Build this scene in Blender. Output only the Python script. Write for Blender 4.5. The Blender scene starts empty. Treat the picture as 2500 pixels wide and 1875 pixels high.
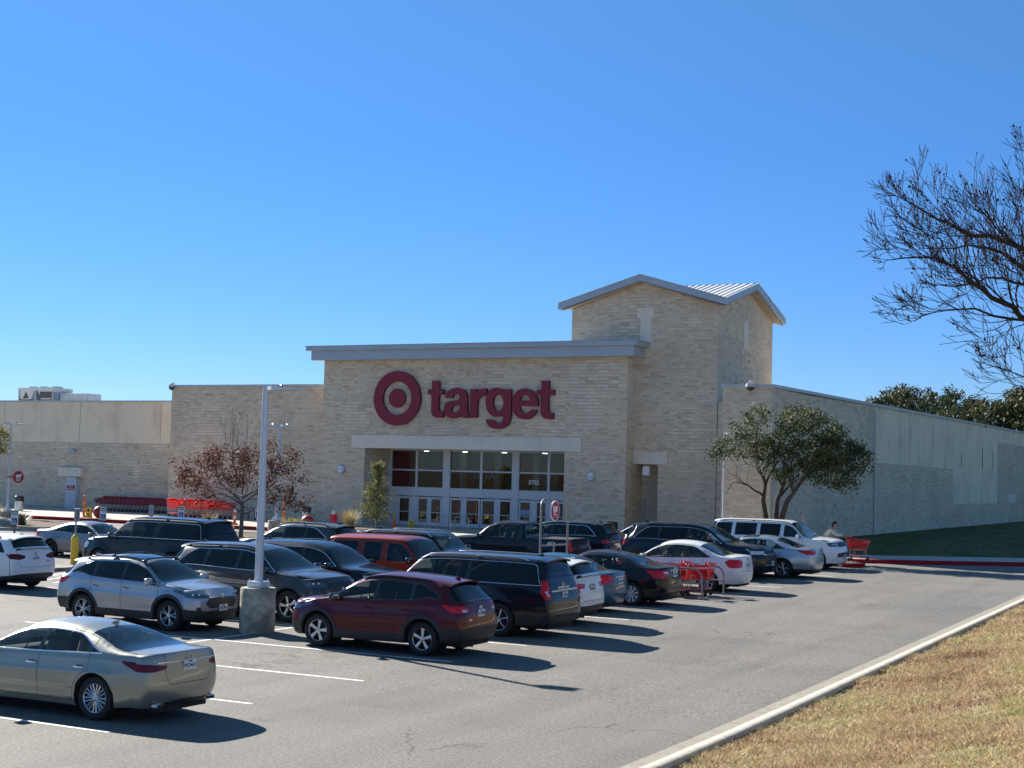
import bpy, bmesh, math, random
import numpy as np
from mathutils import Vector, Matrix, noise
R = math.radians
random.seed(7)
SC = bpy.context.scene
COL = SC.collection

# ---------------------------------------------------------------- ground height
def zg(y):
    return min(max(0.01 * (y - 22), 0.0), 0.5)

# ---------------------------------------------------------------- object helpers
def link(o, parent=None):
    COL.objects.link(o)
    if parent is not None:
        o.parent = parent
    return o

def tag(o, label=None, cat=None, group=None, kind=None):
    if label: o['label'] = label
    if cat: o['category'] = cat
    if group: o['group'] = group
    if kind: o['kind'] = kind
    return o

def empty(name, loc=(0, 0, 0), rz=0.0, label=None, cat=None, group=None):
    o = bpy.data.objects.new(name, None)
    o.empty_display_size = 0.2
    o.location = loc
    o.rotation_euler = (0, 0, rz)
    link(o)
    return tag(o, label, cat, group)

def mesh_obj(name, verts, faces, mats, parent=None, smooth=False, fmat=None, normals=None):
    me = bpy.data.meshes.new(name)
    me.from_pydata([tuple(v) for v in verts], [], [tuple(f) for f in faces])
    if not isinstance(mats, (list, tuple)): mats = [mats]
    for m in mats: me.materials.append(m)
    if fmat is not None:
        me.polygons.foreach_set('material_index', np.array(fmat, dtype=np.int32))
    if smooth:
        me.polygons.foreach_set('use_smooth', np.ones(len(me.polygons), dtype=bool))
    if normals is not None:
        me.normals_split_custom_set_from_vertices([tuple(n) for n in normals])
    me.update()
    o = bpy.data.objects.new(name, me)
    return link(o, parent)

class MB:
    """collects shapes into ONE mesh"""
    def __init__(s): s.v = []; s.f = []; s.m = []
    def add(s, verts, faces, m=0):
        b = len(s.v); s.v.extend([tuple(v) for v in verts])
        s.f.extend([tuple(i + b for i in f) for f in faces]); s.m.extend([m] * len(faces)); return s
    def box(s, c, d, m=0, rz=0.0, rx=0.0, ry=0.0, taper=1.0):
        hx, hy, hz = d[0] / 2, d[1] / 2, d[2] / 2
        M = Matrix.Translation(c) @ Matrix.Rotation(rz, 4, 'Z') @ Matrix.Rotation(ry, 4, 'Y') @ Matrix.Rotation(rx, 4, 'X')
        vs = []
        for k in (-1, 1):
            t = taper if k > 0 else 1
            for x, y in ((-1, -1), (1, -1), (1, 1), (-1, 1)):
                vs.append(M @ Vector((x * hx * t, y * hy * t, k * hz)))
        return s.add(vs, [(3, 2, 1, 0), (4, 5, 6, 7), (0, 1, 5, 4), (1, 2, 6, 5), (2, 3, 7, 6), (3, 0, 4, 7)], m)
    def bbox(s, x0, x1, y0, y1, z0, z1, m=0):
        return s.box(((x0 + x1) / 2, (y0 + y1) / 2, (z0 + z1) / 2), (abs(x1 - x0), abs(y1 - y0), abs(z1 - z0)), m)
    def rbox(s, c, d, b=0.02, m=0, rz=0.0, rx=0.0, ry=0.0, seg=2):
        bm = bmesh.new(); bmesh.ops.create_cube(bm, size=1.0)
        for v in bm.verts: v.co = Vector((v.co.x * d[0], v.co.y * d[1], v.co.z * d[2]))
        bmesh.ops.bevel(bm, geom=bm.edges[:] , offset=b, segments=seg, affect='EDGES', profile=0.5)
        M = Matrix.Translation(c) @ Matrix.Rotation(rz, 4, 'Z') @ Matrix.Rotation(ry, 4, 'Y') @ Matrix.Rotation(rx, 4, 'X')
        bm.verts.index_update()
        s.add([M @ v.co for v in bm.verts], [[v.index for v in f.verts] for f in bm.faces], m)
        bm.free(); return s
    def tube(s, pts, r, n=8, m=0, cap=True, r2=None):
        pts = [Vector(p) for p in pts]; N = len(pts)
        rs = r if isinstance(r, (list, tuple)) else [r + (((r2 if r2 is not None else r) - r) * i / max(1, N - 1)) for i in range(N)]
        vs = []; ref = None
        for i, p in enumerate(pts):
            t = (pts[min(i + 1, N - 1)] - pts[max(i - 1, 0)])
            if t.length < 1e-9: t = Vector((0, 0, 1))
            t.normalize()
            if ref is None:
                ref = Vector((0, 0, 1)) if abs(t.z) < 0.9 else Vector((1, 0, 0))
            a = ref - t * ref.dot(t)
            if a.length < 1e-6: a = t.orthogonal()
            a.normalize(); ref = a; b = t.cross(a)
            for k in range(n):
                an = 2 * math.pi * k / n
                vs.append(p + (a * math.cos(an) + b * math.sin(an)) * rs[i])
        fs = []
        for i in range(N - 1):
            for k in range(n):
                k2 = (k + 1) % n
                fs.append((i * n + k, i * n + k2, (i + 1) * n + k2, (i + 1) * n + k))
        if cap:
            fs.append(tuple(range(n))[::-1]); fs.append(tuple((N - 1) * n + k for k in range(n)))
        return s.add(vs, fs, m)
    def lathe(s, prof, n=24, m=0, axis='Z', c=(0, 0, 0), a0=0.0):
        """prof = [(r, h)]"""
        vs = []; c = Vector(c)
        for (r, h) in prof:
            for k in range(n):
                a = a0 + 2 * math.pi * k / n
                x, y = r * math.cos(a), r * math.sin(a)
                if axis == 'Z': vs.append(c + Vector((x, y, h)))
                elif axis == 'Y': vs.append(c + Vector((y, h, x)))
                else: vs.append(c + Vector((h, x, y)))
        fs = []
        for i in range(len(prof) - 1):
            for k in range(n):
                k2 = (k + 1) % n
                fs.append((i * n + k, i * n + k2, (i + 1) * n + k2, (i + 1) * n + k))
        return s.add(vs, fs, m)
    def prism(s, poly, d0, d1, axis='Y', m=0):
        """poly in 2D extruded along axis from d0 to d1"""
        def P(a, b, d):
            return {'Y': (a, d, b), 'X': (d, a, b), 'Z': (a, b, d)}[axis]
        n = len(poly)
        vs = [P(a, b, d0) for a, b in poly] + [P(a, b, d1) for a, b in poly]
        fs = [tuple(range(n)), tuple(range(2 * n - 1, n - 1, -1))]
        for i in range(n):
            j = (i + 1) % n; fs.append((i, n + i, n + j, j))
        return s.add(vs, fs, m)
    def sphere(s, c, r, n=12, k=8, m=0, sc=(1, 1, 1)):
        prof = [(max(1e-4, r * math.sin(math.pi * i / k)), -r * math.cos(math.pi * i / k)) for i in range(k + 1)]
        b = len(s.v); s.lathe(prof, n, m)
        for i in range(b, len(s.v)):
            v = s.v[i]; s.v[i] = (c[0] + v[0] * sc[0], c[1] + v[1] * sc[1], c[2] + v[2] * sc[2])
        return s
    def fixn(s):
        bm = bmesh.new(); vs = [bm.verts.new(v) for v in s.v]
        ms = []
        for f, m in zip(s.f, s.m):
            try:
                ff = bm.faces.new([vs[i] for i in f]); ff.material_index = m
            except Exception: pass
        bmesh.ops.recalc_face_normals(bm, faces=bm.faces[:])
        return bm
    def build(s, name, mats, parent=None, smooth=False, auto=None):
        bm = s.fixn()
        me = bpy.data.meshes.new(name); bm.to_mesh(me); bm.free()
        if not isinstance(mats, (list, tuple)): mats = [mats]
        for mm in mats: me.materials.append(mm)
        if smooth or auto:
            me.polygons.foreach_set('use_smooth', np.ones(len(me.polygons), dtype=bool))
            me.set_sharp_from_angle(angle=R(auto or 40))
        o = bpy.data.objects.new(name, me)
        return link(o, parent)

def dup(root, loc, rz=None, label=None, group=None):
    """copy of a thing with its parts and sub-parts"""
    r = root.copy(); COL.objects.link(r); r.location = loc
    if rz is not None: r.rotation_euler = (0, 0, rz)
    if label: r['label'] = label
    if group: r['group'] = group
    for ch in root.children:
        c = ch.copy(); COL.objects.link(c); c.parent = r
        for g in ch.children:
            d = g.copy(); COL.objects.link(d); d.parent = c
    return r

# ---------------------------------------------------------------- materials
def newmat(name):
    m = bpy.data.materials.new(name); m.use_nodes = True
    nt = m.node_tree
    for n in list(nt.nodes): nt.nodes.remove(n)
    out = nt.nodes.new('ShaderNodeOutputMaterial')
    return m, nt, out
def N(nt, t, **kw):
    n = nt.nodes.new(t)
    for k, v in kw.items():
        if k.startswith('i_'):
            key = k[2:].replace('_', ' ')
            n.inputs[key].default_value = v
        else: setattr(n, k, v)
    return n
def pbsdf(nt, out, col=(.5, .5, .5), rough=.5, metal=0., coat=0., spec=.5, coatr=.03):
    b = nt.nodes.new('ShaderNodeBsdfPrincipled')
    b.inputs['Base Color'].default_value = (*col, 1)
    b.inputs['Roughness'].default_value = rough
    b.inputs['Metallic'].default_value = metal
    b.inputs['Coat Weight'].default_value = coat
    b.inputs['Coat Roughness'].default_value = coatr
    b.inputs['Specular IOR Level'].default_value = spec
    nt.links.new(b.outputs[0], out.inputs[0])
    return b
_mc = {}
def M(name, col, rough=.5, metal=0., coat=0., spec=.5, bump=0., bscale=60., var=0., vscale=3.):
    if name in _mc: return _mc[name]
    m, nt, out = newmat(name)
    b = pbsdf(nt, out, col, rough, metal, coat, spec)
    if bump or var:
        tc = N(nt, 'ShaderNodeTexCoord')
    if bump:
        nz = N(nt, 'ShaderNodeTexNoise', i_Scale=bscale, i_Detail=3.)
        nt.links.new(tc.outputs['Object'], nz.inputs['Vector'])
        bp = N(nt, 'ShaderNodeBump', i_Strength=bump, i_Distance=.01)
        nt.links.new(nz.outputs['Fac'], bp.inputs['Height']); nt.links.new(bp.outputs[0], b.inputs['Normal'])
    if var:
        nz = N(nt, 'ShaderNodeTexNoise', i_Scale=vscale, i_Detail=5., i_Roughness=.6)
        nt.links.new(tc.outputs['Object'], nz.inputs['Vector'])
        mr = N(nt, 'ShaderNodeMapRange'); mr.inputs[1].default_value = .3; mr.inputs[2].default_value = .7
        mr.inputs[3].default_value = 1 - var; mr.inputs[4].default_value = 1 + var
        nt.links.new(nz.outputs['Fac'], mr.inputs[0])
        mx = N(nt, 'ShaderNodeMix', data_type='RGBA', blend_type='MULTIPLY'); mx.inputs[0].default_value = 1
        mx.inputs[6].default_value = (*col, 1); nt.links.new(mr.outputs[0], mx.inputs[7])
        nt.links.new(mx.outputs[2], b.inputs['Base Color'])
    _mc[name] = m
    return m
def paint(name, col, metal=.0, rough=.35, dust=.12):
    """car paint: base coat under clear coat, with a thin uneven film of dust"""
    key = 'car_paint_' + name
    if key in _mc: return _mc[key]
    m, nt, out = newmat(key)
    b = pbsdf(nt, out, col, rough, metal, .85, .5 if metal > .4 else .12, .03)
    b.inputs['Coat IOR'].default_value = 1.42
    tc = N(nt, 'ShaderNodeTexCoord')
    nz = N(nt, 'ShaderNodeTexNoise', i_Scale=2.2, i_Detail=6., i_Roughness=.65)
    nt.links.new(tc.outputs['Object'], nz.inputs['Vector'])
    sx = N(nt, 'ShaderNodeSeparateXYZ'); nt.links.new(tc.outputs['Object'], sx.inputs[0])
    low = N(nt, 'ShaderNodeMapRange'); low.inputs[1].default_value = .75; low.inputs[2].default_value = .2
    low.inputs[3].default_value = .25; low.inputs[4].default_value = 1.
    nt.links.new(sx.outputs['Z'], low.inputs[0])
    mu = N(nt, 'ShaderNodeMath', operation='MULTIPLY'); nt.links.new(low.outputs[0], mu.inputs[0]); nt.links.new(nz.outputs['Fac'], mu.inputs[1])
    mu2 = N(nt, 'ShaderNodeMath', operation='MULTIPLY'); nt.links.new(mu.outputs[0], mu2.inputs[0]); mu2.inputs[1].default_value = dust
    mx = N(nt, 'ShaderNodeMix', data_type='RGBA'); nt.links.new(mu2.outputs[0], mx.inputs[0])
    mx.inputs[6].default_value = (*col, 1); mx.inputs[7].default_value = (.24, .22, .19, 1)
    nt.links.new(mx.outputs[2], b.inputs['Base Color'])
    rr = N(nt, 'ShaderNodeMapRange'); rr.inputs[1].default_value = 0; rr.inputs[2].default_value = .6
    rr.inputs[3].default_value = .02; rr.inputs[4].default_value = .09
    nt.links.new(mu.outputs[0], rr.inputs[0]); nt.links.new(rr.outputs[0], b.inputs['Coat Roughness'])
    _mc[key] = m
    return m
def glassmat(name, tint, refl=1.0):
    """tinted glazing: see-through by the tint, mirror by fresnel"""
    if name in _mc: return _mc[name]
    m, nt, out = newmat(name)
    tr = N(nt, 'ShaderNodeBsdfTransparent'); tr.inputs[0].default_value = (*tint, 1)
    gl = N(nt, 'ShaderNodeBsdfGlossy'); gl.inputs['Roughness'].default_value = .02
    gl.inputs[0].default_value = (refl, refl, refl, 1)
    fr = N(nt, 'ShaderNodeFresnel'); fr.inputs[0].default_value = 1.5
    mx = N(nt, 'ShaderNodeMixShader')
    mm = N(nt, 'ShaderNodeMath', operation='MULTIPLY_ADD'); mm.inputs[1].default_value = .95; mm.inputs[2].default_value = .0
    nt.links.new(fr.outputs[0], mm.inputs[0])
    nt.links.new(mm.outputs[0], mx.inputs[0]); nt.links.new(tr.outputs[0], mx.inputs[1]); nt.links.new(gl.outputs[0], mx.inputs[2])
    nt.links.new(mx.outputs[0], out.inputs[0])
    _mc[name] = m
    return m
# ================================================================= CARS
G_CLEAR = glassmat('car_glass_clear', (.66, .76, .74))
G_TINT = glassmat('car_glass_tint', (.10, .12, .13))
BLACKPL = M('black_plastic', (.022, .023, .025), .55, bump=.15, bscale=300)
TRIMBLK = M('gloss_black_trim', (.012, .012, .013), .15, coat=.6)
CHROME = M('chrome', (.75, .76, .78), .12, metal=1.)
SATIN = M('satin_metal', (.55, .56, .58), .32, metal=1.)
TYRE = M('tyre_rubber', (.018, .018, .019), .8, bump=.3, bscale=200)
RIMS = M('alloy_silver', (.58, .59, .61), .28, metal=.85, coat=.4)
RIMD = M('alloy_dark', (.05, .05, .055), .3, metal=.7, coat=.4)
HUBD = M('brake_dark', (.03, .03, .032), .6, metal=.3)
HUBCAP = M('wheel_cover_plastic', (.50, .51, .53), .4)
LAMPR = M('tail_lamp_red', (.62, .008, .012), .2, coat=.5, spec=.2)
LAMPD = M('tail_lamp_dark_red', (.13, .005, .012), .2, coat=.3, spec=.15)
LAMPW = M('lamp_clear', (.55, .57, .60), .12, metal=.3, coat=1.)
LAMPK = M('head_lamp_dark', (.10, .11, .13), .1, metal=.5, coat=1.)
REFL = M('reflector_red', (.45, .02, .02), .3, coat=.5)
GAP = M('panel_gap', (.004, .004, .004), .9)
SEATD = M('seat_dark', (.09, .09, .095), .8)
SEATT = M('seat_tan', (.28, .24, .19), .7)
CABIN = M('cabin_dark', (.02, .02, .022), .9)
PLATE = M('plate_white', (.70, .72, .74), .45)
PLATEK = M('plate_ink', (.03, .05, .14), .5)
BULB = M('bulb_chrome', (.9, .9, .92), .06, metal=1.)

def pchip(pts):
    x = np.array([p[0] for p in pts], float); y = np.array([p[1] for p in pts], float)
    h = np.diff(x); d = np.diff(y) / h
    m = np.zeros_like(y)
    for i in range(1, len(x) - 1):
        if d[i - 1] * d[i] > 0:
            w1 = 2 * h[i] + h[i - 1]; w2 = h[i] + 2 * h[i - 1]
            m[i] = (w1 + w2) / (w1 / d[i - 1] + w2 / d[i])
    m[0] = d[0]; m[-1] = d[-1]
    def f(t):
        t = np.clip(np.asarray(t, float), x[0], x[-1])
        i = np.clip(np.searchsorted(x, t, side='right') - 1, 0, len(x) - 2)
        u = (t - x[i]) / h[i]
        return ((1 + 2 * u) * (1 - u) ** 2 * y[i] + u * (1 - u) ** 2 * h[i] * m[i]
                + u * u * (3 - 2 * u) * y[i + 1] + u * u * (u - 1) * h[i] * m[i + 1])
    return f
def smoothed(f, a, b, sig=.03):
    xs = np.arange(a - .3, b + .3, .01); ys = f(xs)
    k = np.exp(-.5 * (np.arange(-15, 16) * .01 / sig) ** 2); k /= k.sum()
    yp_ = np.convolve(np.pad(ys, 15, mode='edge'), k, 'valid')
    return lambda t: np.interp(t, xs, yp_)
def sstep(t):
    t = np.clip(t, 0, 1); return t * t * (3 - 2 * t)
def pip(P, poly):
    x, y = P[:, 0], P[:, 1]; ins = np.zeros(len(P), bool); n = len(poly)
    for i in range(n):
        x1, y1 = poly[i]; x2, y2 = poly[(i + 1) % n]
        if y1 == y2: continue
        c = ((y1 > y) != (y2 > y)) & (x < (x2 - x1) * (y - y1) / (y2 - y1) + x1)
        ins ^= c
    return ins
def circle_poly(cx, cz, r, n=48):
    return np.array([(cx + r * math.cos(2 * math.pi * i / n), cz + r * math.sin(2 * math.pi * i / n)) for i in range(n)])

def polyline_resample(P, n):
    P = np.asarray(P); d = np.r_[0, np.cumsum(np.hypot(*(np.diff(P, axis=0).T)))]
    if d[-1] < 1e-9: return np.repeat(P[:1], n, 0)
    t = np.linspace(0, d[-1], n)
    return np.c_[np.interp(t, d, P[:, 0]), np.interp(t, d, P[:, 1])]

class Skin:
    def __init__(s, sp, h):
        s.sp = sp
        L, W, H = sp['L'], sp['W'], sp['H']
        top = smoothed(pchip(sp['top']), 0, L, sp.get('sig', .035)); belt = smoothed(pchip(sp['belt']), 0, L, .05)
        s.top, s.belt = top, belt
        setf, setr = sp.get('setf', .38), sp.get('setr', .25)
        nf, nr = sp.get('nf', 2.7), sp.get('nr', 3.4)
        plan = smoothed(pchip(sp['plan']), 0, L, .08)
        zbot = smoothed(pchip(sp['bot']), 0, L, .05)
        foff = pchip(sp['foff']); roff = pchip(sp['roff'])
        rw = sp['roofw']; bmax = max(b for a, b in sp['belt'])
        keys = [setf, sp['cowl'], sp['header'], sp['rt'], sp['rb'], L - setr]
        # stations by arc length of the top profile
        st = []
        for a, b in zip(keys[:-1], keys[1:]):
            if b - a < 1e-4: continue
            xs = np.linspace(a, b, 60); zs = top(xs)
            d = np.r_[0, np.cumsum(np.hypot(np.diff(xs), np.diff(zs)))]
            n = max(2, int(round(d[-1] / h)))
            st += list(np.interp(np.linspace(0, d[-1], n + 1)[:-1], d, xs))
        st.append(keys[-1]); st = np.array(st); s.st = st
        s.k_cowl = int(np.argmin(abs(st - sp['cowl']))); s.k_head = int(np.argmin(abs(st - sp['header'])))
        s.k_rt = int(np.argmin(abs(st - sp['rt']))); s.k_rb = int(np.argmin(abs(st - sp['rb'])))
        nA = int(round(.85 / h)); nB = int(round((H - bmax + .1) / h)); nC = max(8, int(round(rw / h)) + 4)
        s.nA, s.nB, s.nC = nA, nB, nC
        cols = []
        bulge = sp.get('bulge', .03)
        for x in st:
            w = W / 2 * float(plan(x)); zb = float(zbot(x)); zt = float(top(x)); be = min(float(belt(x)), zt - .012)
            t = min(1, max(0, (zt - be) / (H - bmax)))
            P0 = np.array((w - sp.get('tuck', .06), zb)); P2 = np.array((w - sp.get('shin', .05), be))
            y3 = (w - sp.get('shin', .05)) * .93 * (1 - t) + rw * t
            crown = .02 + .045 * t
            z3 = max(zt - crown, be + .006)
            P3 = np.array((y3, z3)); P4 = np.array((0, zt))
            # lower side: quadratic bulge reaching w
            u = np.linspace(0, 1, 24)
            zz = zb + (be - zb) * u
            um = sp.get('um', .55)
            yy = np.where(u < um, P0[0] + (w - P0[0]) * np.sin(np.clip(u / um, 0, 1) * math.pi / 2) ** .8,
                          P2[0] + (w - P2[0]) * np.cos(np.clip((u - um) / (1 - um), 0, 1) * math.pi / 2) ** 1.0)
            low = np.c_[yy, zz]
            lenB = np.hypot(*(P3 - P2)); r2 = min(sp.get('r2', .05), .4 * lenB); r3 = min(sp.get('r3', .09), .42 * lenB)
            g = np.linspace(0, 1, 14)[:, None]
            ub = P2 + (P3 - P2) * g; nrm = np.array(((P3 - P2)[1], -(P3 - P2)[0])); nrm = nrm / (np.hypot(*nrm) + 1e-9)
            ub = ub + nrm * (np.sin(g * math.pi) * bulge * t)
            c = np.linspace(0, 1, 16)
            tp = np.c_[y3 * (1 - c), z3 + (zt - z3) * (1 - (1 - c) ** 2.2)]
            # fillets
            full = np.r_[low, ub[1:], tp[1:]]
            def fil(pl, corner, r):
                d = np.hypot(*(pl - corner).T); i = int(np.argmin(d))
                a = i
                while a > 0 and np.hypot(*(pl[a] - corner)) < r: a -= 1
                b = i
                while b < len(pl) - 1 and np.hypot(*(pl[b] - corner)) < r: b += 1
                A, B = pl[a], pl[b]; q = np.linspace(0, 1, 9)[:, None]
                cur = (1 - q) ** 2 * A + 2 * q * (1 - q) * corner + q * q * B
                return np.r_[pl[:a], cur, pl[b + 1:]], a + 4
            full, i2 = fil(full, P2, r2)
            # locate P3 fillet
            full, i3 = fil(full, P3, r3)
            i2 = int(np.argmin(np.hypot(*(full - P2).T))) if i2 >= len(full) else i2
            A = polyline_resample(full[:i2 + 1], nA + 1)
            B = polyline_resample(full[i2:i3 + 1], nB + 1)
            th = np.linspace(math.pi / 2, 0, nC + 1)
            C_ = full[i3:]; yn = np.sin(th) ** (2 / nf)
            yc = C_[0, 0] * yn; zc = np.interp(-yc, -C_[:, 0], C_[:, 1])
            cols.append(np.r_[A, B[1:], np.c_[yc, zc][1:]])
        cols = np.array(cols)                         # (nst, nv, 2)
        nst, nv = cols.shape[:2]
        Y = np.concatenate([cols[:, :, 0], -cols[:, -2::-1, 0]], 1); Z = np.concatenate([cols[:, :, 1], cols[:, -2::-1, 1]], 1)
        nV = Y.shape[1]
        S = np.repeat(st[:, None], nV, 1)
        e = nA + nB                                    # first top column
        s.e = e
        def plan_s(y, ymax, setb, n):
            q = np.clip(abs(y) / ymax, 0, 1); return setb * (1 - (1 - q ** n) ** (1 / n))
        # front shift
        y0 = Y[0]; ym = Y[0, e]; sh = np.where(np.arange(nV) < e, setf, np.where(np.arange(nV) > nV - 1 - e, setf, plan_s(y0, ym, setf, nf)))
        fade = 1 - sstep((st - setf) / sp.get('ffade', .75))
        S = S + (sh - setf)[None, :] * fade[:, None] + foff(Z) * (1 - sstep((st - setf) / .45))[:, None]
        y1 = Y[-1]; ym1 = Y[-1, e]; sh1 = np.where(np.arange(nV) < e, setr, np.where(np.arange(nV) > nV - 1 - e, setr, plan_s(y1, ym1, setr, nr)))
        fade1 = 1 - sstep((L - setr - st) / sp.get('rfade', .55))
        S = S - (sh1 - setr)[None, :] * fade1[:, None] - roff(Z) * (1 - sstep((L - setr - st) / .40))[:, None]
        V = np.stack([S, Y, Z], -1).reshape(-1, 3)
        faces = []; tg = []
        idx = np.arange(nst * nV).reshape(nst, nV)
        for i in range(nst - 1):
            for j in range(nV - 1):
                faces.append((idx[i, j], idx[i, j + 1], idx[i + 1, j + 1], idx[i + 1, j]))
                z_ = 'A' if (j < nA or j >= nV - 1 - nA) else ('B' if (j < e or j >= nV - 1 - e) else 'C')
                tg.append((z_, i, j))
        V = list(map(tuple, V))
        def fascia(i0, setb, n, off, sign, key):
            nonlocal V
            ring = idx[i0]; rows = e; tj = list(range(e, nV - e))
            vid = np.zeros((rows + 1, len(tj)), int)
            vid[rows] = [ring[j] for j in tj]
            yt = np.array([V[ring[j]][1] for j in tj]); zt_ = np.array([V[ring[j]][2] for j in tj]); ye = abs(yt[0]); ze = zt_[0]
            for i in range(rows):
                wy, wz = V[ring[i]][1], V[ring[i]][2]
                for k in range(len(tj)):
                    if k == 0: vid[i, k] = ring[i]; continue
                    if k == len(tj) - 1: vid[i, k] = ring[nV - 1 - i]; continue
                    yn = yt[k] / ye; y = wy * yn
                    z = wz + (zt_[k] - ze) * (i / rows) ** 2
                    ss = plan_s(np.array(abs(yn)), 1., setb, n)
                    o = float(off(z))
                    x = (float(ss) + o) if sign > 0 else (L - float(ss) - o)
                    vid[i, k] = len(V); V.append((x, y, z))
            for i in range(rows):
                for k in range(len(tj) - 1):
                    faces.append((vid[i, k], vid[i, k + 1], vid[i + 1, k + 1], vid[i + 1, k]) if sign > 0 else (vid[i, k + 1], vid[i, k], vid[i + 1, k], vid[i + 1, k + 1]))
                    tg.append((key, i, k))
            return vid
        s.fv = fascia(0, setf, nf, foff, 1, 'F'); s.rv = fascia(nst - 1, setr, nr, roff, -1, 'R')
        s.V = np.array(V); s.F = np.array(faces); s.Z = np.array([t[0] for t in tg]); s.I = np.array([t[1] for t in tg]); s.J = np.array([t[2] for t in tg])
        s.nV = nV; s.nst = nst
        # fender flare bump
        for cx in (sp['fo'], sp['fo'] + sp['wb']):
            d = np.hypot(s.V[:, 0] - cx, s.V[:, 2] - sp['R'])
            ra = sp['R'] + sp.get('arch', .055)
            m = (abs(s.V[:, 1]) > W * .38) & (s.V[:, 2] < sp.get('flz', 1.0))
            bmp = sp.get('flare', .022) * np.exp(-((d - ra) / .11) ** 2) * m
            s.V[:, 1] += np.sign(s.V[:, 1]) * bmp
        # crease along the flank
        for (z0, z1, amp, wd) in sp.get('crease', []):
            zc = z0 + (z1 - z0) * (s.V[:, 0] / L)
            m = (abs(s.V[:, 1]) > W * .38)
            s.V[:, 1] += np.sign(s.V[:, 1]) * amp * np.exp(-((s.V[:, 2] - zc) / wd) ** 2) * m * sstep((s.V[:, 0] - .5) / .5) * sstep((L - .4 - s.V[:, 0]) / .5)
        for it in range(sp.get('relax', 1)): s.relax()
        s.h = h
        s.normals()
        s.tag = np.array(['body'] * len(s.F), dtype=object)
    def relax(s):
        E = np.r_[s.F[:, [0, 1]], s.F[:, [1, 2]], s.F[:, [2, 3]], s.F[:, [3, 0]]]
        acc = np.zeros_like(s.V); cnt = np.zeros(len(s.V))
        for a, b in ((0, 1), (1, 0)):
            np.add.at(acc, E[:, a], s.V[E[:, b]]); np.add.at(cnt, E[:, a], 1)
        av = acc / cnt[:, None]
        key = np.ones(len(s.V), bool)
        bd = s.boundary(); key[bd] = False
        s.V[key] = .5 * s.V[key] + .5 * av[key]
    def boundary(s):
        E = np.sort(np.r_[s.F[:, [0, 1]], s.F[:, [1, 2]], s.F[:, [2, 3]], s.F[:, [3, 0]]], 1)
        u, c = np.unique(E, axis=0, return_counts=True)
        return np.unique(u[c == 1])
    def normals(s):
        a = s.V[s.F[:, 2]] - s.V[s.F[:, 0]]; b = s.V[s.F[:, 3]] - s.V[s.F[:, 1]]
        fn = np.cross(a, b); n = np.zeros_like(s.V)
        for k in range(4): np.add.at(n, s.F[:, k], fn)
        n /= np.linalg.norm(n, axis=1)[:, None] + 1e-12
        # orient outward
        c = np.array([s.sp['L'] / 2, 0, .7])
        if np.mean(np.sum(n * (s.V - c), 1)) < 0: n = -n; s.F = s.F[:, ::-1]
        s.Nn = n
    def vset(s, zones):
        m = np.isin(s.Z, list(zones)); ids = np.unique(s.F[m]); return ids
    def cent(s): return s.V[s.F].mean(1)
    def snap(s, zones, poly, axes, sym=True, k=.52, side=None):
        """axes (0,2) side view, (1,2) end view, (0,1) top view"""
        ids = s.vset(zones)
        if axes == (1, 2):   # keep the vertices shared with the flanks where they are
            ids = np.setdiff1d(ids, s.vset('AB'))
        poly = np.asarray(poly, float)
        for sg in ((1, -1) if (sym and axes != (0, 2)) else (1,)):
            P = s.V[ids][:, axes].copy()
            if axes == (1, 2): P[:, 0] *= sg
            if axes == (0, 1): P[:, 1] *= sg
            best = np.full(len(ids), 1e9); bp = P.copy()
            lo = poly.min(0) - .1; hi = poly.max(0) + .1
            act = ((P > lo) & (P < hi)).all(1)
            if not act.any(): continue
            Q = P[act]; bb = best[act]; bq = bp[act]
            for i in range(len(poly)):
                A = poly[i]; B = poly[(i + 1) % len(poly)]; AB = B - A; l2 = AB @ AB
                if l2 < 1e-12: continue
                t = np.clip(((Q - A) @ AB) / l2, 0, 1); C_ = A + t[:, None] * AB
                d = np.hypot(*(Q - C_).T); mm = d < bb
                bb[mm] = d[mm]; bq[mm] = C_[mm]
            hit = bb < (k if axes != (1, 2) else .80) * s.h
            vi = ids[act][hit]; tgt = bq[hit].copy()
            if axes == (1, 2): tgt[:, 0] *= sg
            if axes == (0, 1): tgt[:, 1] *= sg
            D = np.zeros((len(vi), 3)); D[:, axes[0]] = tgt[:, 0] - s.V[vi][:, axes[0]]; D[:, axes[1]] = tgt[:, 1] - s.V[vi][:, axes[1]]
            o = 3 - axes[0] - axes[1]; n = s.Nn[vi]
            no = np.where(abs(n[:, o]) < .25, np.sign(n[:, o] + 1e-9) * .25, n[:, o])
            D[:, o] = -(n[:, axes[0]] * D[:, axes[0]] + n[:, axes[1]] * D[:, axes[1]]) / no
            s.V[vi] += D
            on = np.zeros(len(s.V), bool); on[vi] = True
            q = on[s.F]; isq = s.F[:, 2] != s.F[:, 3]
            a = isq & q[:, 0] & q[:, 2] & ~q[:, 1] & ~q[:, 3]; b = isq & q[:, 1] & q[:, 3] & ~q[:, 0] & ~q[:, 2]
            if a.any() or b.any():
                Fa, Fb = s.F[a].copy(), s.F[b].copy()
                s.F[a] = Fa[:, [0, 1, 2, 2]]; s.F[b] = Fb[:, [0, 1, 3, 3]]
                s.F = np.r_[s.F, Fa[:, [0, 2, 3, 3]], Fb[:, [1, 2, 3, 3]]]
                for nm in ('Z', 'I', 'J', 'tag'):
                    v = getattr(s, nm); setattr(s, nm, np.r_[v, v[a], v[b]])
    def inside(s, zones, poly, axes):
        c = s.cent()[:, axes].copy()
        if axes == (1, 2): c[:, 0] = abs(c[:, 0])
        if axes == (0, 1): c[:, 1] = abs(c[:, 1])
        return np.isin(s.Z, list(zones)) & pip(c, np.asarray(poly, float))
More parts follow.
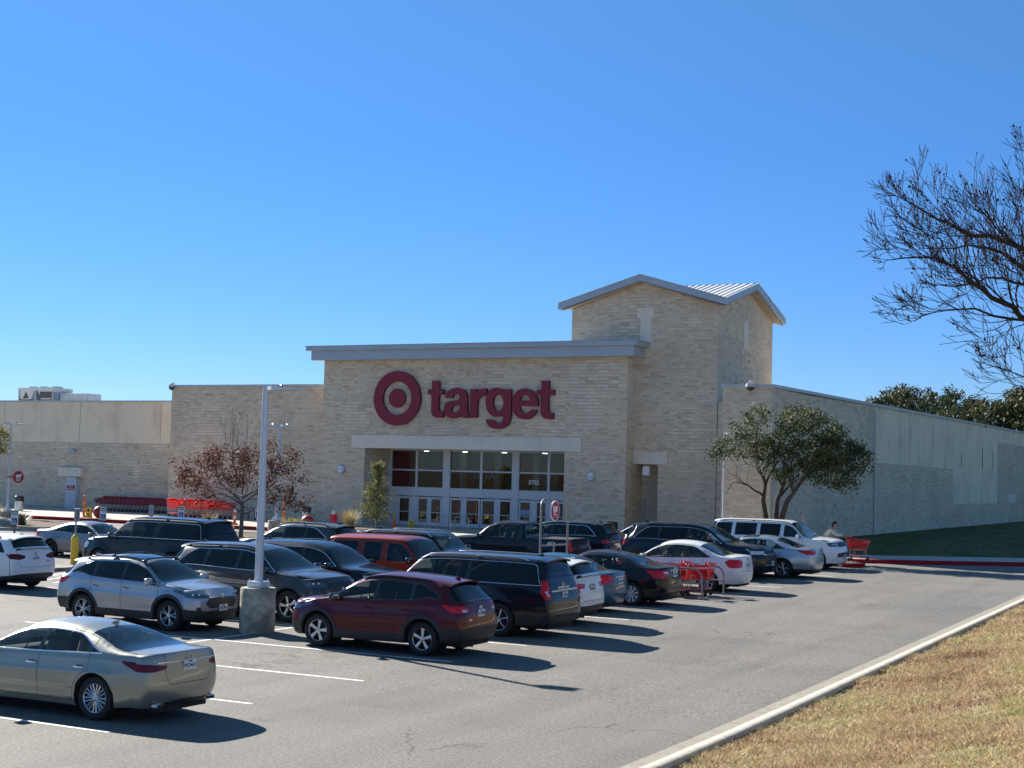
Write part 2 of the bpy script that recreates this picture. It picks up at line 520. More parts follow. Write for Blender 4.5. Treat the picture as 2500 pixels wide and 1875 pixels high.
    def mark(s, zones, poly, axes, name, over=('body',), snap=True):
        if snap: s.snap(zones, poly, axes)
        m = s.inside(zones, poly, axes) & np.isin(s.tag, list(over))
        s.tag[m] = name
    def side_y(s, x, z):
        m = s.vset('AB'); P = s.V[m]; P = P[P[:, 1] > 0]
        d = (P[:, 0] - x) ** 2 + (P[:, 2] - z) ** 2
        i = np.argsort(d)[:4]; w = 1 / (d[i] + 1e-6); return float((P[i, 1] * w).sum() / w.sum())
    def end_x(s, y, z, zone):
        m = s.vset(zone); P = s.V[m]
        d = (P[:, 1] - y) ** 2 + (P[:, 2] - z) ** 2
        i = np.argsort(d)[:4]; w = 1 / (d[i] + 1e-6); return float((P[i, 0] * w).sum() / w.sum())
    def top_z(s, x, y):
        m = s.vset('C'); P = s.V[m]
        d = (P[:, 0] - x) ** 2 + (P[:, 1] - y) ** 2
        i = np.argsort(d)[:4]; w = 1 / (d[i] + 1e-6); return float((P[i, 2] * w).sum() / w.sum())
    def loc(s, P):
        """(s,y,z) -> local car coordinates"""
        P = np.asarray(P, float); return np.c_[s.sp['L'] / 2 - P[:, 0], P[:, 1], P[:, 2]]
    def emit(s, name, mat, parent, mask):
        if not mask.any(): return None
        f = s.F[mask]; u, inv = np.unique(f, return_inverse=True); inv = inv.reshape(f.shape)
        n = s.Nn[u]; n = np.c_[-n[:, 0], n[:, 1], n[:, 2]]
        fs = [(c, b, a) if c == d else (d, c, b, a) for a, b, c, d in inv.tolist()]
        return mesh_obj(name, s.loc(s.V[u]), fs, mat, parent, True, None, n)
    def edges_between(s, A, B=None):
        """edges with a face in tags A on one side and (B or anything else) on the other"""
        inA = np.isin(s.tag, list(A)); d = {}
        for fi, f in enumerate(s.F):
            if s.tag[fi] == 'hole': continue
            for k in range(4):
                a, b = f[k], f[(k + 1) % 4]
                if a == b: continue
                d.setdefault((min(a, b), max(a, b)), []).append(fi)
        out = []
        for e_, fs in d.items():
            if len(fs) == 2:
                t0, t1 = s.tag[fs[0]], s.tag[fs[1]]
                if t0 == t1: continue
                i0, i1 = t0 in A, t1 in A
                if i0 != i1:
                    o = t1 if i0 else t0
                    if B is None or o in B: out.append(e_)
                elif i0 and i1 and B is None and t0 != t1: out.append(e_)
        return out
    def strip(s, edges, w, off=.0015, thick=0.0):
        vs, fs = [], []
        for a, b in edges:
            A, B = s.V[a], s.V[b]; t = B - A; l = np.linalg.norm(t)
            if l < 1e-6: continue
            t = t / l; A = A - t * w * .3; B = B + t * w * .3
            for k, (P, n) in enumerate(((A, s.Nn[a]), (B, s.Nn[b]))):
                sd = np.cross(t, n); sd /= np.linalg.norm(sd) + 1e-9
                vs += [P + n * off - sd * w / 2, P + n * (off + thick), P + n * off + sd * w / 2]
            q = len(vs) - 6
            fs += [(q, q + 3, q + 4, q + 1), (q + 1, q + 4, q + 5, q + 2)]
        return s.loc(vs) if vs else [], fs
    def holes(s, mask):
        s.tag[mask] = 'hole'

def wheel_set(parent, sp, x, side, style, h):
    """side +1 = left"""
    Rr = sp['R']; w = sp.get('tw', .225); rr = sp.get('rim', Rr * .68)
    y0 = side * (sp['W'] / 2 - .035)                    # outer face
    nseg = 36 if h < .05 else 24
    hub = MB()
    def yy(d): return y0 - side * d
    hub.lathe([(.01, yy(.09)), (rr * .62, yy(.09)), (rr * .62, yy(.12)), (rr * .96, yy(.13)), (rr * .96, yy(.20)), (.01, yy(.20))], nseg, 0, 'Y', (x, 0, Rr))
    hb = hub.build('wheel', HUBD, parent, auto=40)
    ty = MB()
    sw = .018
    ty.lathe([(rr * .97, yy(.022)), (rr * 1.03, yy(.004)), (rr + (Rr - rr) * .45, yy(-.004)), (Rr * .955, yy(.008)), (Rr * .99, yy(.03)), (Rr, yy(.055)),
              (Rr, yy(w - .05)), (Rr * .98, yy(w - .02)), (Rr * .9, yy(w)), (rr, yy(w - .01))], nseg, 0, 'Y', (x, 0, Rr))
    ty.build('tyre', TYRE, hb, auto=50)
    rm = MB()
    kind, n = style[0], style[1]
    rm.lathe([(rr * .93, yy(.05)), (rr * .93, yy(.018)), (rr * .975, yy(.008)), (rr * 1.0, yy(.014)), (rr * 1.0, yy(.04))], nseg, 0, 'Y', (x, 0, Rr))
    rm.lathe([(.005, yy(.008)), (.028, yy(.010)), (.032, yy(.02)), (rr * .24, yy(.026)), (rr * .27, yy(.045)), (rr * .2, yy(.07))], 16, 0, 'Y', (x, 0, Rr))
    def spoke(a, w0, w1, skew=0.0, d0=.022, d1=.014, r1=.95):
        ca, sa = math.cos(a), math.sin(a); ca2, sa2 = math.cos(a + skew), math.sin(a + skew)
        r0 = rr * .22; rE = rr * r1
        vs = []
        for (rad, ww, dd, c, s_) in ((r0, w0, d0, ca, sa), (rE, w1, d1, ca2, sa2)):
            for t, dep in ((-1, dd + .006), (0, dd - .002), (1, dd + .006), (1, dd + .035), (-1, dd + .035)):
                px = rad * c - t * ww / 2 * s_; pz = rad * s_ + t * ww / 2 * c
                vs.append((x + px, yy(dep), Rr + pz))
        fs = [(0, 1, 6, 5), (1, 2, 7, 6), (2, 3, 8, 7), (3, 4, 9, 8), (4, 0, 5, 9), (5, 6, 7, 8, 9)]
        rm.add(vs, fs)
    a00 = random.uniform(0, 1)
    for k in range(n):
        a = a00 + 2 * math.pi * k / n
        if kind == 'star': spoke(a, rr * .20, rr * .34)
        elif kind == 'multi': spoke(a, rr * .10, rr * .12)
        elif kind == 'twin':
            spoke(a - .10, rr * .10, rr * .13, -.10); spoke(a + .10, rr * .10, rr * .13, .10)
        elif kind == 'swirl': spoke(a, rr * .14, rr * .2, .18)
        elif kind == 'cover': spoke(a, rr * .13, rr * .34, 0, .014, .010)
    m = RIMD if 'dark' in style else (HUBCAP if kind == 'cover' else RIMS)
    rm.build('rim', m, hb, auto=35)

_plate_n = [0]
def text_mesh(txt, size, depth=.002, align='CENTER', bold=0.0, font=None):
    cu = bpy.data.curves.new('txt', 'FONT'); cu.body = txt; cu.size = size; cu.extrude = depth
    cu.align_x = align; cu.align_y = 'CENTER'; cu.offset = bold; cu.resolution_u = 3
    ob = bpy.data.objects.new('txt', cu); COL.objects.link(ob)
    dg = bpy.context.evaluated_depsgraph_get(); dg.update()
    me = bpy.data.meshes.new_from_object(ob.evaluated_get(dg))
    v = [tuple(x.co) for x in me.vertices]; f = [tuple(p.vertices) for p in me.polygons]
    COL.objects.unlink(ob); bpy.data.objects.remove(ob); bpy.data.curves.remove(cu)
    return v, f

def plate(parent, x, z, facing, txt, frame=False, y=0.0, tilt=0.0):
    """x = surface position (local), facing +1 front / -1 rear"""
    mb = MB(); t = .012
    mb.rbox((x + facing * t / 2, y, z), (t, .305, .152), .004, 0, seg=1)
    if frame: mb.rbox((x + facing * .002, y, z), (.012, .33, .178), .005, 2, seg=1)
    for s_, size, dz in ((txt, .085, -.008), ('TEXAS', .03, .055)):
        v, f = text_mesh(s_, size, .0015, bold=.002)
        w = max(a[0] for a in v) - min(a[0] for a in v); k = min(1, .27 / w)
        vv = [(x + facing * (t + .0015 + a[2]), y + facing * a[0] * k, z + dz + a[1]) for a in v]
        mb.add(vv, f, 1)
    return mb.build('licence_plate', [PLATE, PLATEK, BLACKPL], parent)

def build_car(name, label, cat, sp, place, heading, pm, h=.035, seats=SEATD, group='cars parked in the lot', rim=('star', 5), yaw=0.0, scale=.97):
    """place = (X, Y, which, side): world contact point of a wheel; which 'r'/'f'; side +1 left"""
    sk = Skin(sp, h)
    L, W, H, Rr = sp['L'], sp['W'], sp['H'], sp['R']
    xf, xr = sp['fo'], sp['fo'] + sp['wb']
    rz = (0 if heading > 0 else math.pi) + R(yaw)
    lx = 0 if place[2] == 'm' else (L / 2 - (xr if place[2] == 'r' else xf)) * scale; ly = place[3] * (W / 2 - .04) * scale
    c, s_ = math.cos(rz), math.sin(rz)
    X = place[0] - (c * lx - s_ * ly); Yy = place[1] - (s_ * lx + c * ly)
    root = empty(name, (X, Yy, zg(Yy)), rz, label, cat, group)
    root.scale = (scale,) * 3
    dzdy = .01 if 22 < Yy < 72 else 0
    root.rotation_euler = (math.atan(dzdy) * c, -math.atan(dzdy) * s_, rz)
    ra = Rr + sp.get('arch', .055)
    # ---- arches
    fl = sp.get('clad', 0)
    for cx in (xf, xr):
        if fl: sk.snap('AB', circle_poly(cx, Rr, ra + fl), (0, 2))
        sk.snap('AB', circle_poly(cx, Rr, ra), (0, 2))
    cen = sk.cent()
    for cx in (xf, xr):
        d = np.hypot(cen[:, 0] - cx, cen[:, 2] - Rr)
        m = (d < ra) & np.isin(sk.Z, ['A', 'B']); sk.tag[m] = 'hole'
        if fl: sk.tag[(d >= ra) & (d < ra + fl) & np.isin(sk.Z, ['A', 'B'])] = 'clad'
    sill = sp.get('sill', .33)
    if fl or sp.get('sillclad'):
        poly = [(xf, 0), (xr, 0), (xr, sill), (xf, sill)]
        sk.mark('A', poly, (0, 2), 'clad')
    # bumpers' unpainted lower part
    for key, zone, a, b in (('flow', 'F', 0, xf), ('rlow', 'R', xr, L)):
        if sp.get(key):
            z0, z1 = sp[key]                          # height at the centre, at the arch
            yw = W * .5
            sk.mark(zone, [(0, 0), (yw * 1.1, 0), (yw * 1.1, (z0 + z1) / 2), (yw * .6, z0), (0, z0)], (1, 2), 'clad')
            zc = (z0 + z1) / 2
            if zone == 'F': poly = [(0, 0), (xf, 0), (xf, z1), (sp.get('setf', .38), zc), (0, zc)]
            else: poly = [(L, 0), (xr, 0), (xr, z1), (L - sp.get('setr', .25), zc), (L, zc)]
            sk.mark('A', poly, (0, 2), 'clad')
    # ---- side glass
    st = sk.st
    e = sk.e
    z3 = np.array([sk.V[i * sk.nV + e][2] for i in range(sk.nst)]); s3 = np.array([sk.V[i * sk.nV + e][0] for i in range(sk.nst)])
    o_ = np.argsort(s3); ztopf = lambda t: np.interp(t, s3[o_], z3[o_])
    dl = sp['dlo']                                     # dict a,c (start,end), pill=[..], rear=(s0,s1), low=margin
    mt = dl.get('mt', .045); mbm = dl.get('mb', .035)
    def zlo(t): return sk.belt(t) + mbm + dl.get('kick', 0) * sstep((np.asarray(t) - dl.get('k0', 99)) / .5)
    def zhi(t):
        z = ztopf(t) - mt
        r0, r1 = dl['rear']
        q = np.clip((np.asarray(t) - r0) / (r1 - r0), 0, 1)
        zz = z - (z - zlo(t)) * q ** dl.get('rp', 2.2)
        return zz
    xs = np.arange(dl['a'], dl['c'] + .001, .02)
    ok = zhi(xs) > zlo(xs) + .012; xs = xs[ok]
    def poly_between(a, b, shrink=0.0):
        q = xs[(xs >= a) & (xs <= b)]
        q = np.unique(np.r_[a if a > xs[0] else xs[0], q, b if b < xs[-1] else xs[-1]])
        lo = np.c_[q, zlo(q) + shrink]; hi = np.c_[q, zhi(q) - shrink]
        return np.r_[lo, hi[::-1]]
    full = poly_between(xs[0], xs[-1])
    if not sp.get('bodypillar'): sk.mark('AB', full, (0, 2), 'pillar')
    cuts = [xs[0] - 1] + dl['pill'] + [xs[-1] + 1]
    pw = dl.get('pw', .045)
    for k in range(len(cuts) - 1):
        a = cuts[k] + (pw if k else 0); b = cuts[k + 1] - (pw if k < len(cuts) - 2 else 0)
        a = max(a, xs[0]); b = min(b, xs[-1])
        if b - a < .08: continue
        sk.mark('AB', poly_between(a, b), (0, 2), 'win%d' % k, over=('pillar', 'body'))
    nw = len(cuts) - 1
    # ---- windscreen and rear window (grid aligned)
    mcol = sp.get('wm', 2)
    nC = sk.nC; J0 = e + mcol; J1 = sk.nV - 1 - e - mcol
    rim_i = sp.get('wtop', 1)
    sk.tag[(sk.Z == 'C') & (sk.I >= sk.k_cowl) & (sk.I < sk.k_head) & (sk.J >= J0) & (sk.J < J1)] = 'windshield'
    if sk.k_rb - sk.k_rt > 3:
        a, b = sk.k_rt + (2 if sp['suv'] else 1), sk.k_rb - 1
        mm = mcol if not sp['suv'] else mcol + sp.get('hm', 0)
        if not sp.get('nobacklight'):
            sk.tag[(sk.Z == 'C') & (sk.I >= a) & (sk.I < b) & (sk.J >= e + mm) & (sk.J < sk.nV - 1 - e - mm)] = 'rear_window'
    if sp.get('sunroof'):
        a, b = sp['sunroof']
        sk.tag[(sk.Z == 'C') & (sk.st[np.minimum(sk.I, sk.nst - 1)] > a) & (sk.st[np.minimum(sk.I, sk.nst - 1)] < b) & (sk.J >= e + 4) & (sk.J < sk.nV - 1 - e - 4)] = 'sunroof'
    # ---- lamps, grille
    for nm, lst in sp.get('marks', {}).items():
        for (zones, poly) in lst:
            axes = (0, 2) if zones in ('A', 'B', 'AB') else (1, 2)
            if zones in ('R', 'F'): pass
            sel = zones
            if axes == (0, 2) and poly and poly[0] == 'rear': poly = [(L - a, b) for a, b in poly[1:]]
            sk.mark(sel, poly, axes, nm, over=('body', 'clad', 'grille', 'tailgate'))
    # ---- doors, hood, tailgate
    dd = sp['doors']                                    # [s0, s1, (s2)]
    zs = sp.get('doorlow', sill - .02)
    for k in range(len(dd) - 1):
        a, b = dd[k], dd[k + 1]
        pts = [(a, zs)]
        pts.append((b, zs)); pts.append((b, 2.2)); pts.append((a, 2.2))
        poly = np.array(pts)
        sk.snap('AB', poly, (0, 2))
        if not fl:
            for cx in (xf, xr): sk.snap('A', circle_poly(cx, Rr, ra + .05), (0, 2))
        m = sk.inside('AB', poly, (0, 2))
        m = sk.inside('AB', poly, (0, 2)); cc = sk.cent(); far = np.ones(len(cc), bool)
        for cx in (xf, xr): far &= np.hypot(cc[:, 0] - cx, cc[:, 2] - Rr) > ra + max(fl, .05)
        far &= cc[:, 2] < ztopf(cc[:, 0]) - .018
        sk.tag[m & far & np.isin(sk.tag, ['body'])] = 'door%d' % k
    ic = sk.k_cowl - 1
    if not sp.get('nohood'):
        sk.tag[(sk.Z == 'C') & (sk.I < ic) & (sk.J >= e + 1) & (sk.J < sk.nV - 2 - e) & (sk.tag == 'body')] = 'hood'
    tz = sp.get('tgz')
    if tz:
        yw = sk.V[sk.rv[sk.e // 2, 0]][1]; yw = abs(yw) * tz[2]
        sk.mark('R', [(-1, tz[0]), (yw * .82, tz[0]), (yw, tz[0] + .14), (yw, 2.3), (-1, 2.3)], (1, 2), 'tailgate')
        i0 = sk.k_rt if sp['suv'] else sk.k_rb
        sk.tag[(sk.Z == 'C') & (sk.I >= i0) & (sk.J >= e + 1) & (sk.J < sk.nV - 2 - e) & (sk.tag == 'body')] = 'tailgate'
    if sp.get('bed'):
        sk.tag[(sk.Z == 'C') & (sk.I >= sk.k_rb) & (sk.J >= e + 1) & (sk.J < sk.nV - 2 - e)] = 'bed'
    # ---------------- build meshes
    T = sk.tag
    sk.normals()
    body = sk.emit('body', pm, root, T == 'body')
    gf = G_CLEAR; gr = G_TINT if sp.get('privacy', sp['suv']) else G_CLEAR
    if sp.get('alltint'): gf = G_TINT
    cyr = cen
    lefty = sk.cent()[:, 1] > 0
    for sg in (1, -1):
        sm = lefty if sg > 0 else ~lefty
        used = set()
        for k in range(len(dd) - 1):
            dm = sp.get('doormat', pm)
            d = sk.emit('door', dm, root, (T == 'door%d' % k) & sm)
            if d is None: continue
            # window of this door
            for w_ in range(nw):
                if w_ in used: continue
                msk = (T == 'win%d' % w_) & sm
                if not msk.any(): continue
                cx = sk.cent()[msk][:, 0].mean()
                if dd[k] - .3 <= cx <= dd[k + 1] + .02:
                    sk.emit('window', gf if k == 0 else gr, d, msk); used.add(w_)
            hz = sp['handle'][1]; hs = dd[k + 1] - sp['handle'][0]
            if k == 1 and len(dd) > 2: hs = dd[2] - sp['handle'][2]
            y = sk.side_y(hs, hz)
            hb = MB(); p = sk.loc([(hs, y * sg, hz)])[0]
            hb.rbox((p[0], p[1] + sg * .022, p[2]), (.20, .022, .03), .009, 0)
            hb.rbox((p[0] + .08, p[1] + sg * .008, p[2]), (.03, .03, .026), .006, 0); hb.rbox((p[0] - .08, p[1] + sg * .008, p[2]), (.03, .03, .026), .006, 0)
            hb.rbox((p[0], p[1] - sg * .001, p[2] ), (.14, .006, .055), .002, 1)
            hb.build('handle', [CHROME if sp.get('chromeh') else sp.get('hmat', pm), GAP], d, auto=40)
        for w_ in range(nw):
            if w_ not in used: sk.emit('window', gr, root, (T == 'win%d' % w_) & sm)
        pz = sk.emit('window_pillar', TRIMBLK, root, (T == 'pillar') & sm)
        for nm, mt_, outn in (('head', sp.get('headmat', LAMPW), 'headlight'), ('tail', sp.get('tailmat', LAMPR), 'taillight'), ('tail2', LAMPW, 'reversing_light'), ('fog', BLACKPL, 'fog_light'), ('lowb', BLACKPL, 'lower_bumper')):
            m = (T == nm) & sm
            if m.any():
                o = sk.emit(outn, mt_, root, m)
                if nm == 'head':
                    P = sk.loc(sk.cent()[m]); c0 = P.mean(0)
                    for q in (-.09, .02):
                        yq = c0[1] + q * sg; zq = c0[2]
                        xq = L / 2 - sk.end_x(yq, zq, 'F')
                        pr = MB(); pr.sphere((xq - .012, yq, zq), .032, 10, 6)
                        pr.build('lamp_lens', BULB, o, smooth=True)
        m = (T == 'clad') & sm
        sk.emit('cladding', BLACKPL, root, m)
        # mirror
        ms, mz = sp['mirror']; y = sk.side_y(ms, mz - .02)
        p = sk.loc([(ms, (y) * sg, mz)])[0]; mb = MB()
        mb.rbox((p[0] + .0, p[1] + sg * .15, p[2] + .05), (.12, .23, .15 if not sp['suv'] else .17), .045, 0, rz=-sg * .12, seg=3)
        mb.rbox((p[0] + .03, p[1] + sg * .03, p[2] - .01), (.09, .12, .04), .012, 1)
        mo = mb.build('mirror', [sp.get('mirmat', pm), TRIMBLK], root, auto=40)
        g = MB(); g.rbox((p[0] - .063, p[1] + sg * .15, p[2] + .05), (.004, .18, .11), .0015, 0, rz=-sg * .12, seg=1)
        g.build('mirror_glass', CHROME, mo)
        for cx in (xf, xr): wheel_set(root, sp, L / 2 - cx, sg, rim, h)
        if sp.get('rails'):
            a, b, rh = sp['rails']; pts = []
            for t in np.linspace(0, 1, 14):
                s0 = a + (b - a) * t; i = int(np.argmin(abs(sk.st - s0))); q = sk.V[i * sk.nV + e + 2]
                lift = rh * min(1, math.sin(math.pi * min(max(t, .0), 1)) * 4)
                pts.append(tuple(sk.loc([(s0, abs(q[1]) * sg, q[2] + .004 + lift)])[0]))
            rb = MB(); rb.tube(pts, .017, 8); rb.tube([(p_[0], p_[1], p_[2] - .012) for p_ in pts], .011, 6, 0)
            for q in (0, len(pts) - 1, len(pts) // 2):
                if rh > .02: rb.rbox((pts[q][0], pts[q][1], pts[q][2] - .02), (.10, .03, .05), .01, 0)
            rb.build('roof_rail', sp.get('railmat', TRIMBLK), root, auto=50)
    sk.emit('hood', pm, root, T == 'hood')
    tgo = sk.emit('tailgate', pm, root, T == 'tailgate')
    ws = sk.emit('windshield', G_CLEAR, root, T == 'windshield')
    sk.emit('rear_window', gr, tgo or root, T == 'rear_window')
    sk.emit('truck_bed', BLACKPL, root, T == 'bed')
    sk.emit('sunroof', TRIMBLK, root, T == 'sunroof')
    sk.emit('grille', BLACKPL, root, T == 'grille')
    # seams and trims
    v, f = sk.strip(sk.edges_between(('door0', 'door1', 'hood', 'tailgate')), .008 if h < .05 else .012)
    if len(f): mesh_obj('panel_gap', v, f, GAP, root)
    wtags = tuple(['pillar'] + ['win%d' % k for k in range(nw)])
    bt = ('body', 'door0', 'door1', 'clad')
    eg = sk.edges_between(wtags, bt)
    for sg in (1, -1):
        v, f = sk.strip([q for q in eg if sk.V[q[0]][1] * sg > 0], sp.get('trimw', .022), .001, .008)
        if len(f): mesh_obj('window_trim', v, f, CHROME if sp.get('chromew') else TRIMBLK, root, True)
    for gt in ('windshield', 'rear_window', 'sunroof'):
        v, f = sk.strip(sk.edges_between((gt,)), .025, .001, .002)
        if len(f): mesh_obj('glass_seal', v, f, TRIMBLK, root, True)
    # arch lip + liners + underbody
    mb = MB(); hm = T == 'hole'
    edge = {}
    for fi, ff in enumerate(sk.F):
        if sk.Z[fi] in 'AB':
            for k in range(4):
                a, b = ff[k], ff[(k + 1) % 4]
                if a == b: continue
                edge.setdefault((min(a, b), max(a, b)), []).append(fi)
    for (a, b), fs_ in edge.items():
        if len(fs_) == 2 and (T[fs_[0]] == 'hole') != (T[fs_[1]] == 'hole'):
            A, B = sk.loc([sk.V[a], sk.V[b]]); sg = 1 if A[1] > 0 else -1; d_ = np.array((0, -sg * .30, 0))
            mb.add([A, B, B + d_, A + d_], [(0, 1, 2, 3)])
    for sg in (1, -1):
        for cx in (xf, xr):
            mb.box((L / 2 - cx, sg * (W / 2 - .34), ra * .62 + .10), (ra * 2.0, .02, ra * 1.3))
    zl = float(np.min([b for a, b in sp['bot']]))
    mb.bbox(-L / 2 + .16, L / 2 - .18, -W / 2 + .33, W / 2 - .33, zl - .02, zl + .12)
    mb.bbox(L / 2 - xr + ra, L / 2 - xf - ra, -W / 2 + .10, W / 2 - .10, zl + .01, zl + .10)
    mb.build('underbody', CABIN, root)
    # interior
    it = MB(); cx0 = L / 2 - sp['cowl']
    fs = sp['header'] + .35; bz = float(sk.belt(fs))
    it.bbox(L / 2 - sp['rb'] + .15, L / 2 - sp['cowl'] - .1, -W / 2 + .16, W / 2 - .16, .30, bz - .42)
    it.rbox((L / 2 - sp['cowl'] - .28, 0, bz - .12), (.45, W - .30, .22), .08, 0)       # dashboard
    it.rbox((L / 2 - sp['rb'] + .25 if not sp['suv'] else L / 2 - sp['rb'] + .3, 0, bz - .18), (.6, W - .34, .10), .03, 0)
    stl = []
    rows = [fs, fs + .85] + ([fs + 1.65] if sp.get('rows', 2) > 2 else [])
    for k, s0 in enumerate(rows):
        for yy in ((-.36, .36) if k == 0 else (-.40, 0, .40)):
            X0 = L / 2 - s0
            st_ = MB(); stl.append(st_)
            st_.rbox((X0 + .18, yy, bz - .42), (.52, .48 if k == 0 else .42, .14), .05, 0)
            st_.rbox((X0 - .10, yy, bz - .10), (.14, .46 if k == 0 else .42, .62), .06, 0, ry=-.28)
            st_.rbox((X0 - .20, yy, bz + .27), (.09, .24, .17), .04, 0, ry=-.2)
    itr = it.build('dashboard_and_floor', CABIN, root, auto=50)
    for st_ in stl: st_.build('seat', seats, itr, auto=50)
    swm = MB(); scx = L / 2 - sp['cowl'] - .62
    swm.lathe([(.175, -.012), (.19, 0), (.175, .012), (.165, 0), (.175, -.012)], 20, 0, 'X', (0, 0, 0))
    swm.box((0, 0, 0), (.02, .33, .05)); swm.box((0, 0, -.09), (.02, .05, .16))
    so = swm.build('steering_wheel', TRIMBLK, itr, auto=50); so.location = (scx, .36, bz - .02); so.rotation_euler = (0, R(-22), 0)
    # spoiler
    if sp['suv'] and sp.get('spoiler', .12):
        i = sk.k_rt; n = sp.get('spoiler', .12)
        row = sk.V[i * sk.nV:(i + 1) * sk.nV][e + 1:sk.nV - e - 1]
        row2 = sk.V[(i - 3) * sk.nV:(i - 2) * sk.nV][e + 1:sk.nV - e - 1]
        a = sk.loc(row2 + [0, 0, .004]); b = sk.loc(row + [n, 0, .012 - n * .12]); m_ = len(a)
        bq = sk.loc(row + [n - .01, 0, -.022 - n * .12]); a2 = sk.loc(row + [.02, 0, -.02])
        vs = np.r_[a, b, bq, a2]; fs_ = []
        for q in range(3):
            for k in range(m_ - 1): fs_.append((q * m_ + k, q * m_ + k + 1, (q + 1) * m_ + k + 1, (q + 1) * m_ + k))
        fs_.append((0, m_, 2 * m_, 3 * m_)); fs_.append((m_ - 1, 4 * m_ - 1, 3 * m_ - 1, 2 * m_ - 1))
        s2 = MB(); s2.add(vs, fs_); s2.build('spoiler', pm, root, auto=35)
    if sp.get('fin'):
        fs_ = sp['fin']; z = sk.top_z(fs_, 0); p = sk.loc([(fs_, 0, z)])[0]; mb = MB()
        mb.prism([(p[0] + .09, p[2] - .005), (p[0] - .08, p[2] - .005), (p[0] - .085, p[2] + .055), (p[0] - .03, p[2] + .045)], -.018, .018)
        mb.build('antenna', sp.get('finmat', pm), root)
    if sp.get('whip'):
        fs_ = sp['whip']; z = sk.top_z(fs_, 0); p = sk.loc([(fs_, 0, z)])[0]; mb = MB()
        mb.tube([(p[0], 0, p[2] - .005), (p[0] - .03, 0, p[2] + .03)], .016, 8); mb.tube([(p[0] - .03, 0, p[2] + .03), (p[0] - .18, 0, p[2] + .20)], .006, 6)
        mb.build('antenna', TRIMBLK, root)
    if sp.get('bars'):
        for s0 in sp['bars']:
            mb = MB()
            i = int(np.argmin(abs(sk.st - s0))); q = sk.V[i * sk.nV + e + 2]; yb = abs(q[1])
            x_ = L / 2 - s0
            mb.tube([(x_, -yb, q[2] + .06), (x_, -yb * .9, q[2] + .10), (x_, 0, q[2] + .115), (x_, yb * .9, q[2] + .10), (x_, yb, q[2] + .06)], .02, 8)
            for g_ in (-1, 1): mb.rbox((x_, g_ * yb * .98, q[2] + .055), (.12, .06, .06), .015)
            mb.build('crossbar', TRIMBLK, root, auto=50)
    # plates
    if sp.get('rplate'):
        z, tx = sp['rplate'][:2]; x = L / 2 - sk.end_x(0, z, 'R'); plate(root, x - .002, z, -1, tx, len(sp['rplate']) > 2)
    if sp.get('fplate'):
        z, tx = sp['fplate'][:2]; x = L / 2 - sk.end_x(0, z, 'F'); plate(root, x + .004, z, 1, tx)
    # chrome bars across the ends: (zone, z, halfwidth, thickness, mat)
    for (zone, z, hw, th, mt_, nm) in sp.get('endbars', []):
        mb = MB(); pts = []
        for y in np.linspace(-hw, hw, 15):
            x = L / 2 - sk.end_x(y, z, zone); pts.append((x + (.008 if zone == 'F' else -.008), y, z))
        mb.tube(pts, th / 2, 6)
        mb.build(nm, mt_, root, auto=50)
    if sp.get('wiper'):
        z = sk.top_z(sp['cowl'] + .05, 0); mb = MB()
        for y in (-.45, .15):
            mb.tube([(L / 2 - sp['cowl'] + .02, y, sk.top_z(sp['cowl'] - .02, y) + .02), (L / 2 - sp['cowl'] - .12, y + .5, sk.top_z(sp['cowl'] + .12, y + .5) + .02)], .008, 5)
        mb.build('wiper', TRIMBLK, root)
    return root, sk
# ================================================================= CAR SHAPES (metres, s measured back from the front bumper)
def sedan_spec(L=4.97, W=1.865, H=1.445, wb=2.87, fo=.97, Rr=.34, **k):
    hz = k.pop('hz', 0.0)
    sp = dict(suv=False, L=L, W=W, H=H, wb=wb, fo=fo, R=Rr, roofw=.56, rim=Rr * .68,
        top=[(0, .66), (.35, .78), (.8, .88), (L * .255, .965), (L * .275, 1.0), (L * .40, H - .12), (L * .47, H - .025), (L * .54, H), (L * .62, H - .015), (L * .71, H - .085), (L * .875, 1.10), (L * .93, 1.085), (L, 1.06)],
        belt=[(0, .64), (.5, .76), (L * .27, .91), (L * .5, .945), (L * .75, .99), (L * .9, 1.02), (L, .99)],
        plan=[(0, .90), (.38, .93), (.8, .985), (1.3, 1.), (L * .7, 1.), (L - .7, .975), (L - .25, .93), (L, .91)],
        bot=[(0, .22), (.6, .20), (1.5, .19), (L - 1.5, .20), (L - .5, .24), (L, .28)],
        foff=[(.1, .10), (.3, .03), (.5, 0), (.62, .02), (.8, .10), (1.2, .3)], roff=[(.2, .14), (.38, .03), (.55, 0), (.75, .01), (.95, .035), (1.05, .05), (1.4, .12)],
        cowl=L * .275, header=L * .415, rt=L * .70, rb=L * .87, setf=.45, setr=.30, nf=2.5, nr=3.0,
        bulge=.025, shin=.055, tuck=.07, r2=.06, r3=.10, um=.5, sill=.30,
        dlo=dict(a=L * .285, c=L * .80, pill=[L * .53, L * .735], rear=(L * .66, L * .80), rp=1.6, mb=.03, mt=.05),
        doors=[L * .285, L * .535, L * .745], handle=(.13, .80, .17), mirror=(L * .325, .93),
        tgz=(.62, 0, .72), fin=L * .68, crease=[(.62, .76, .012, .035), (.40, .44, -.016, .07), (.88, .95, .008, .02)])
    sp.update(k); return sp

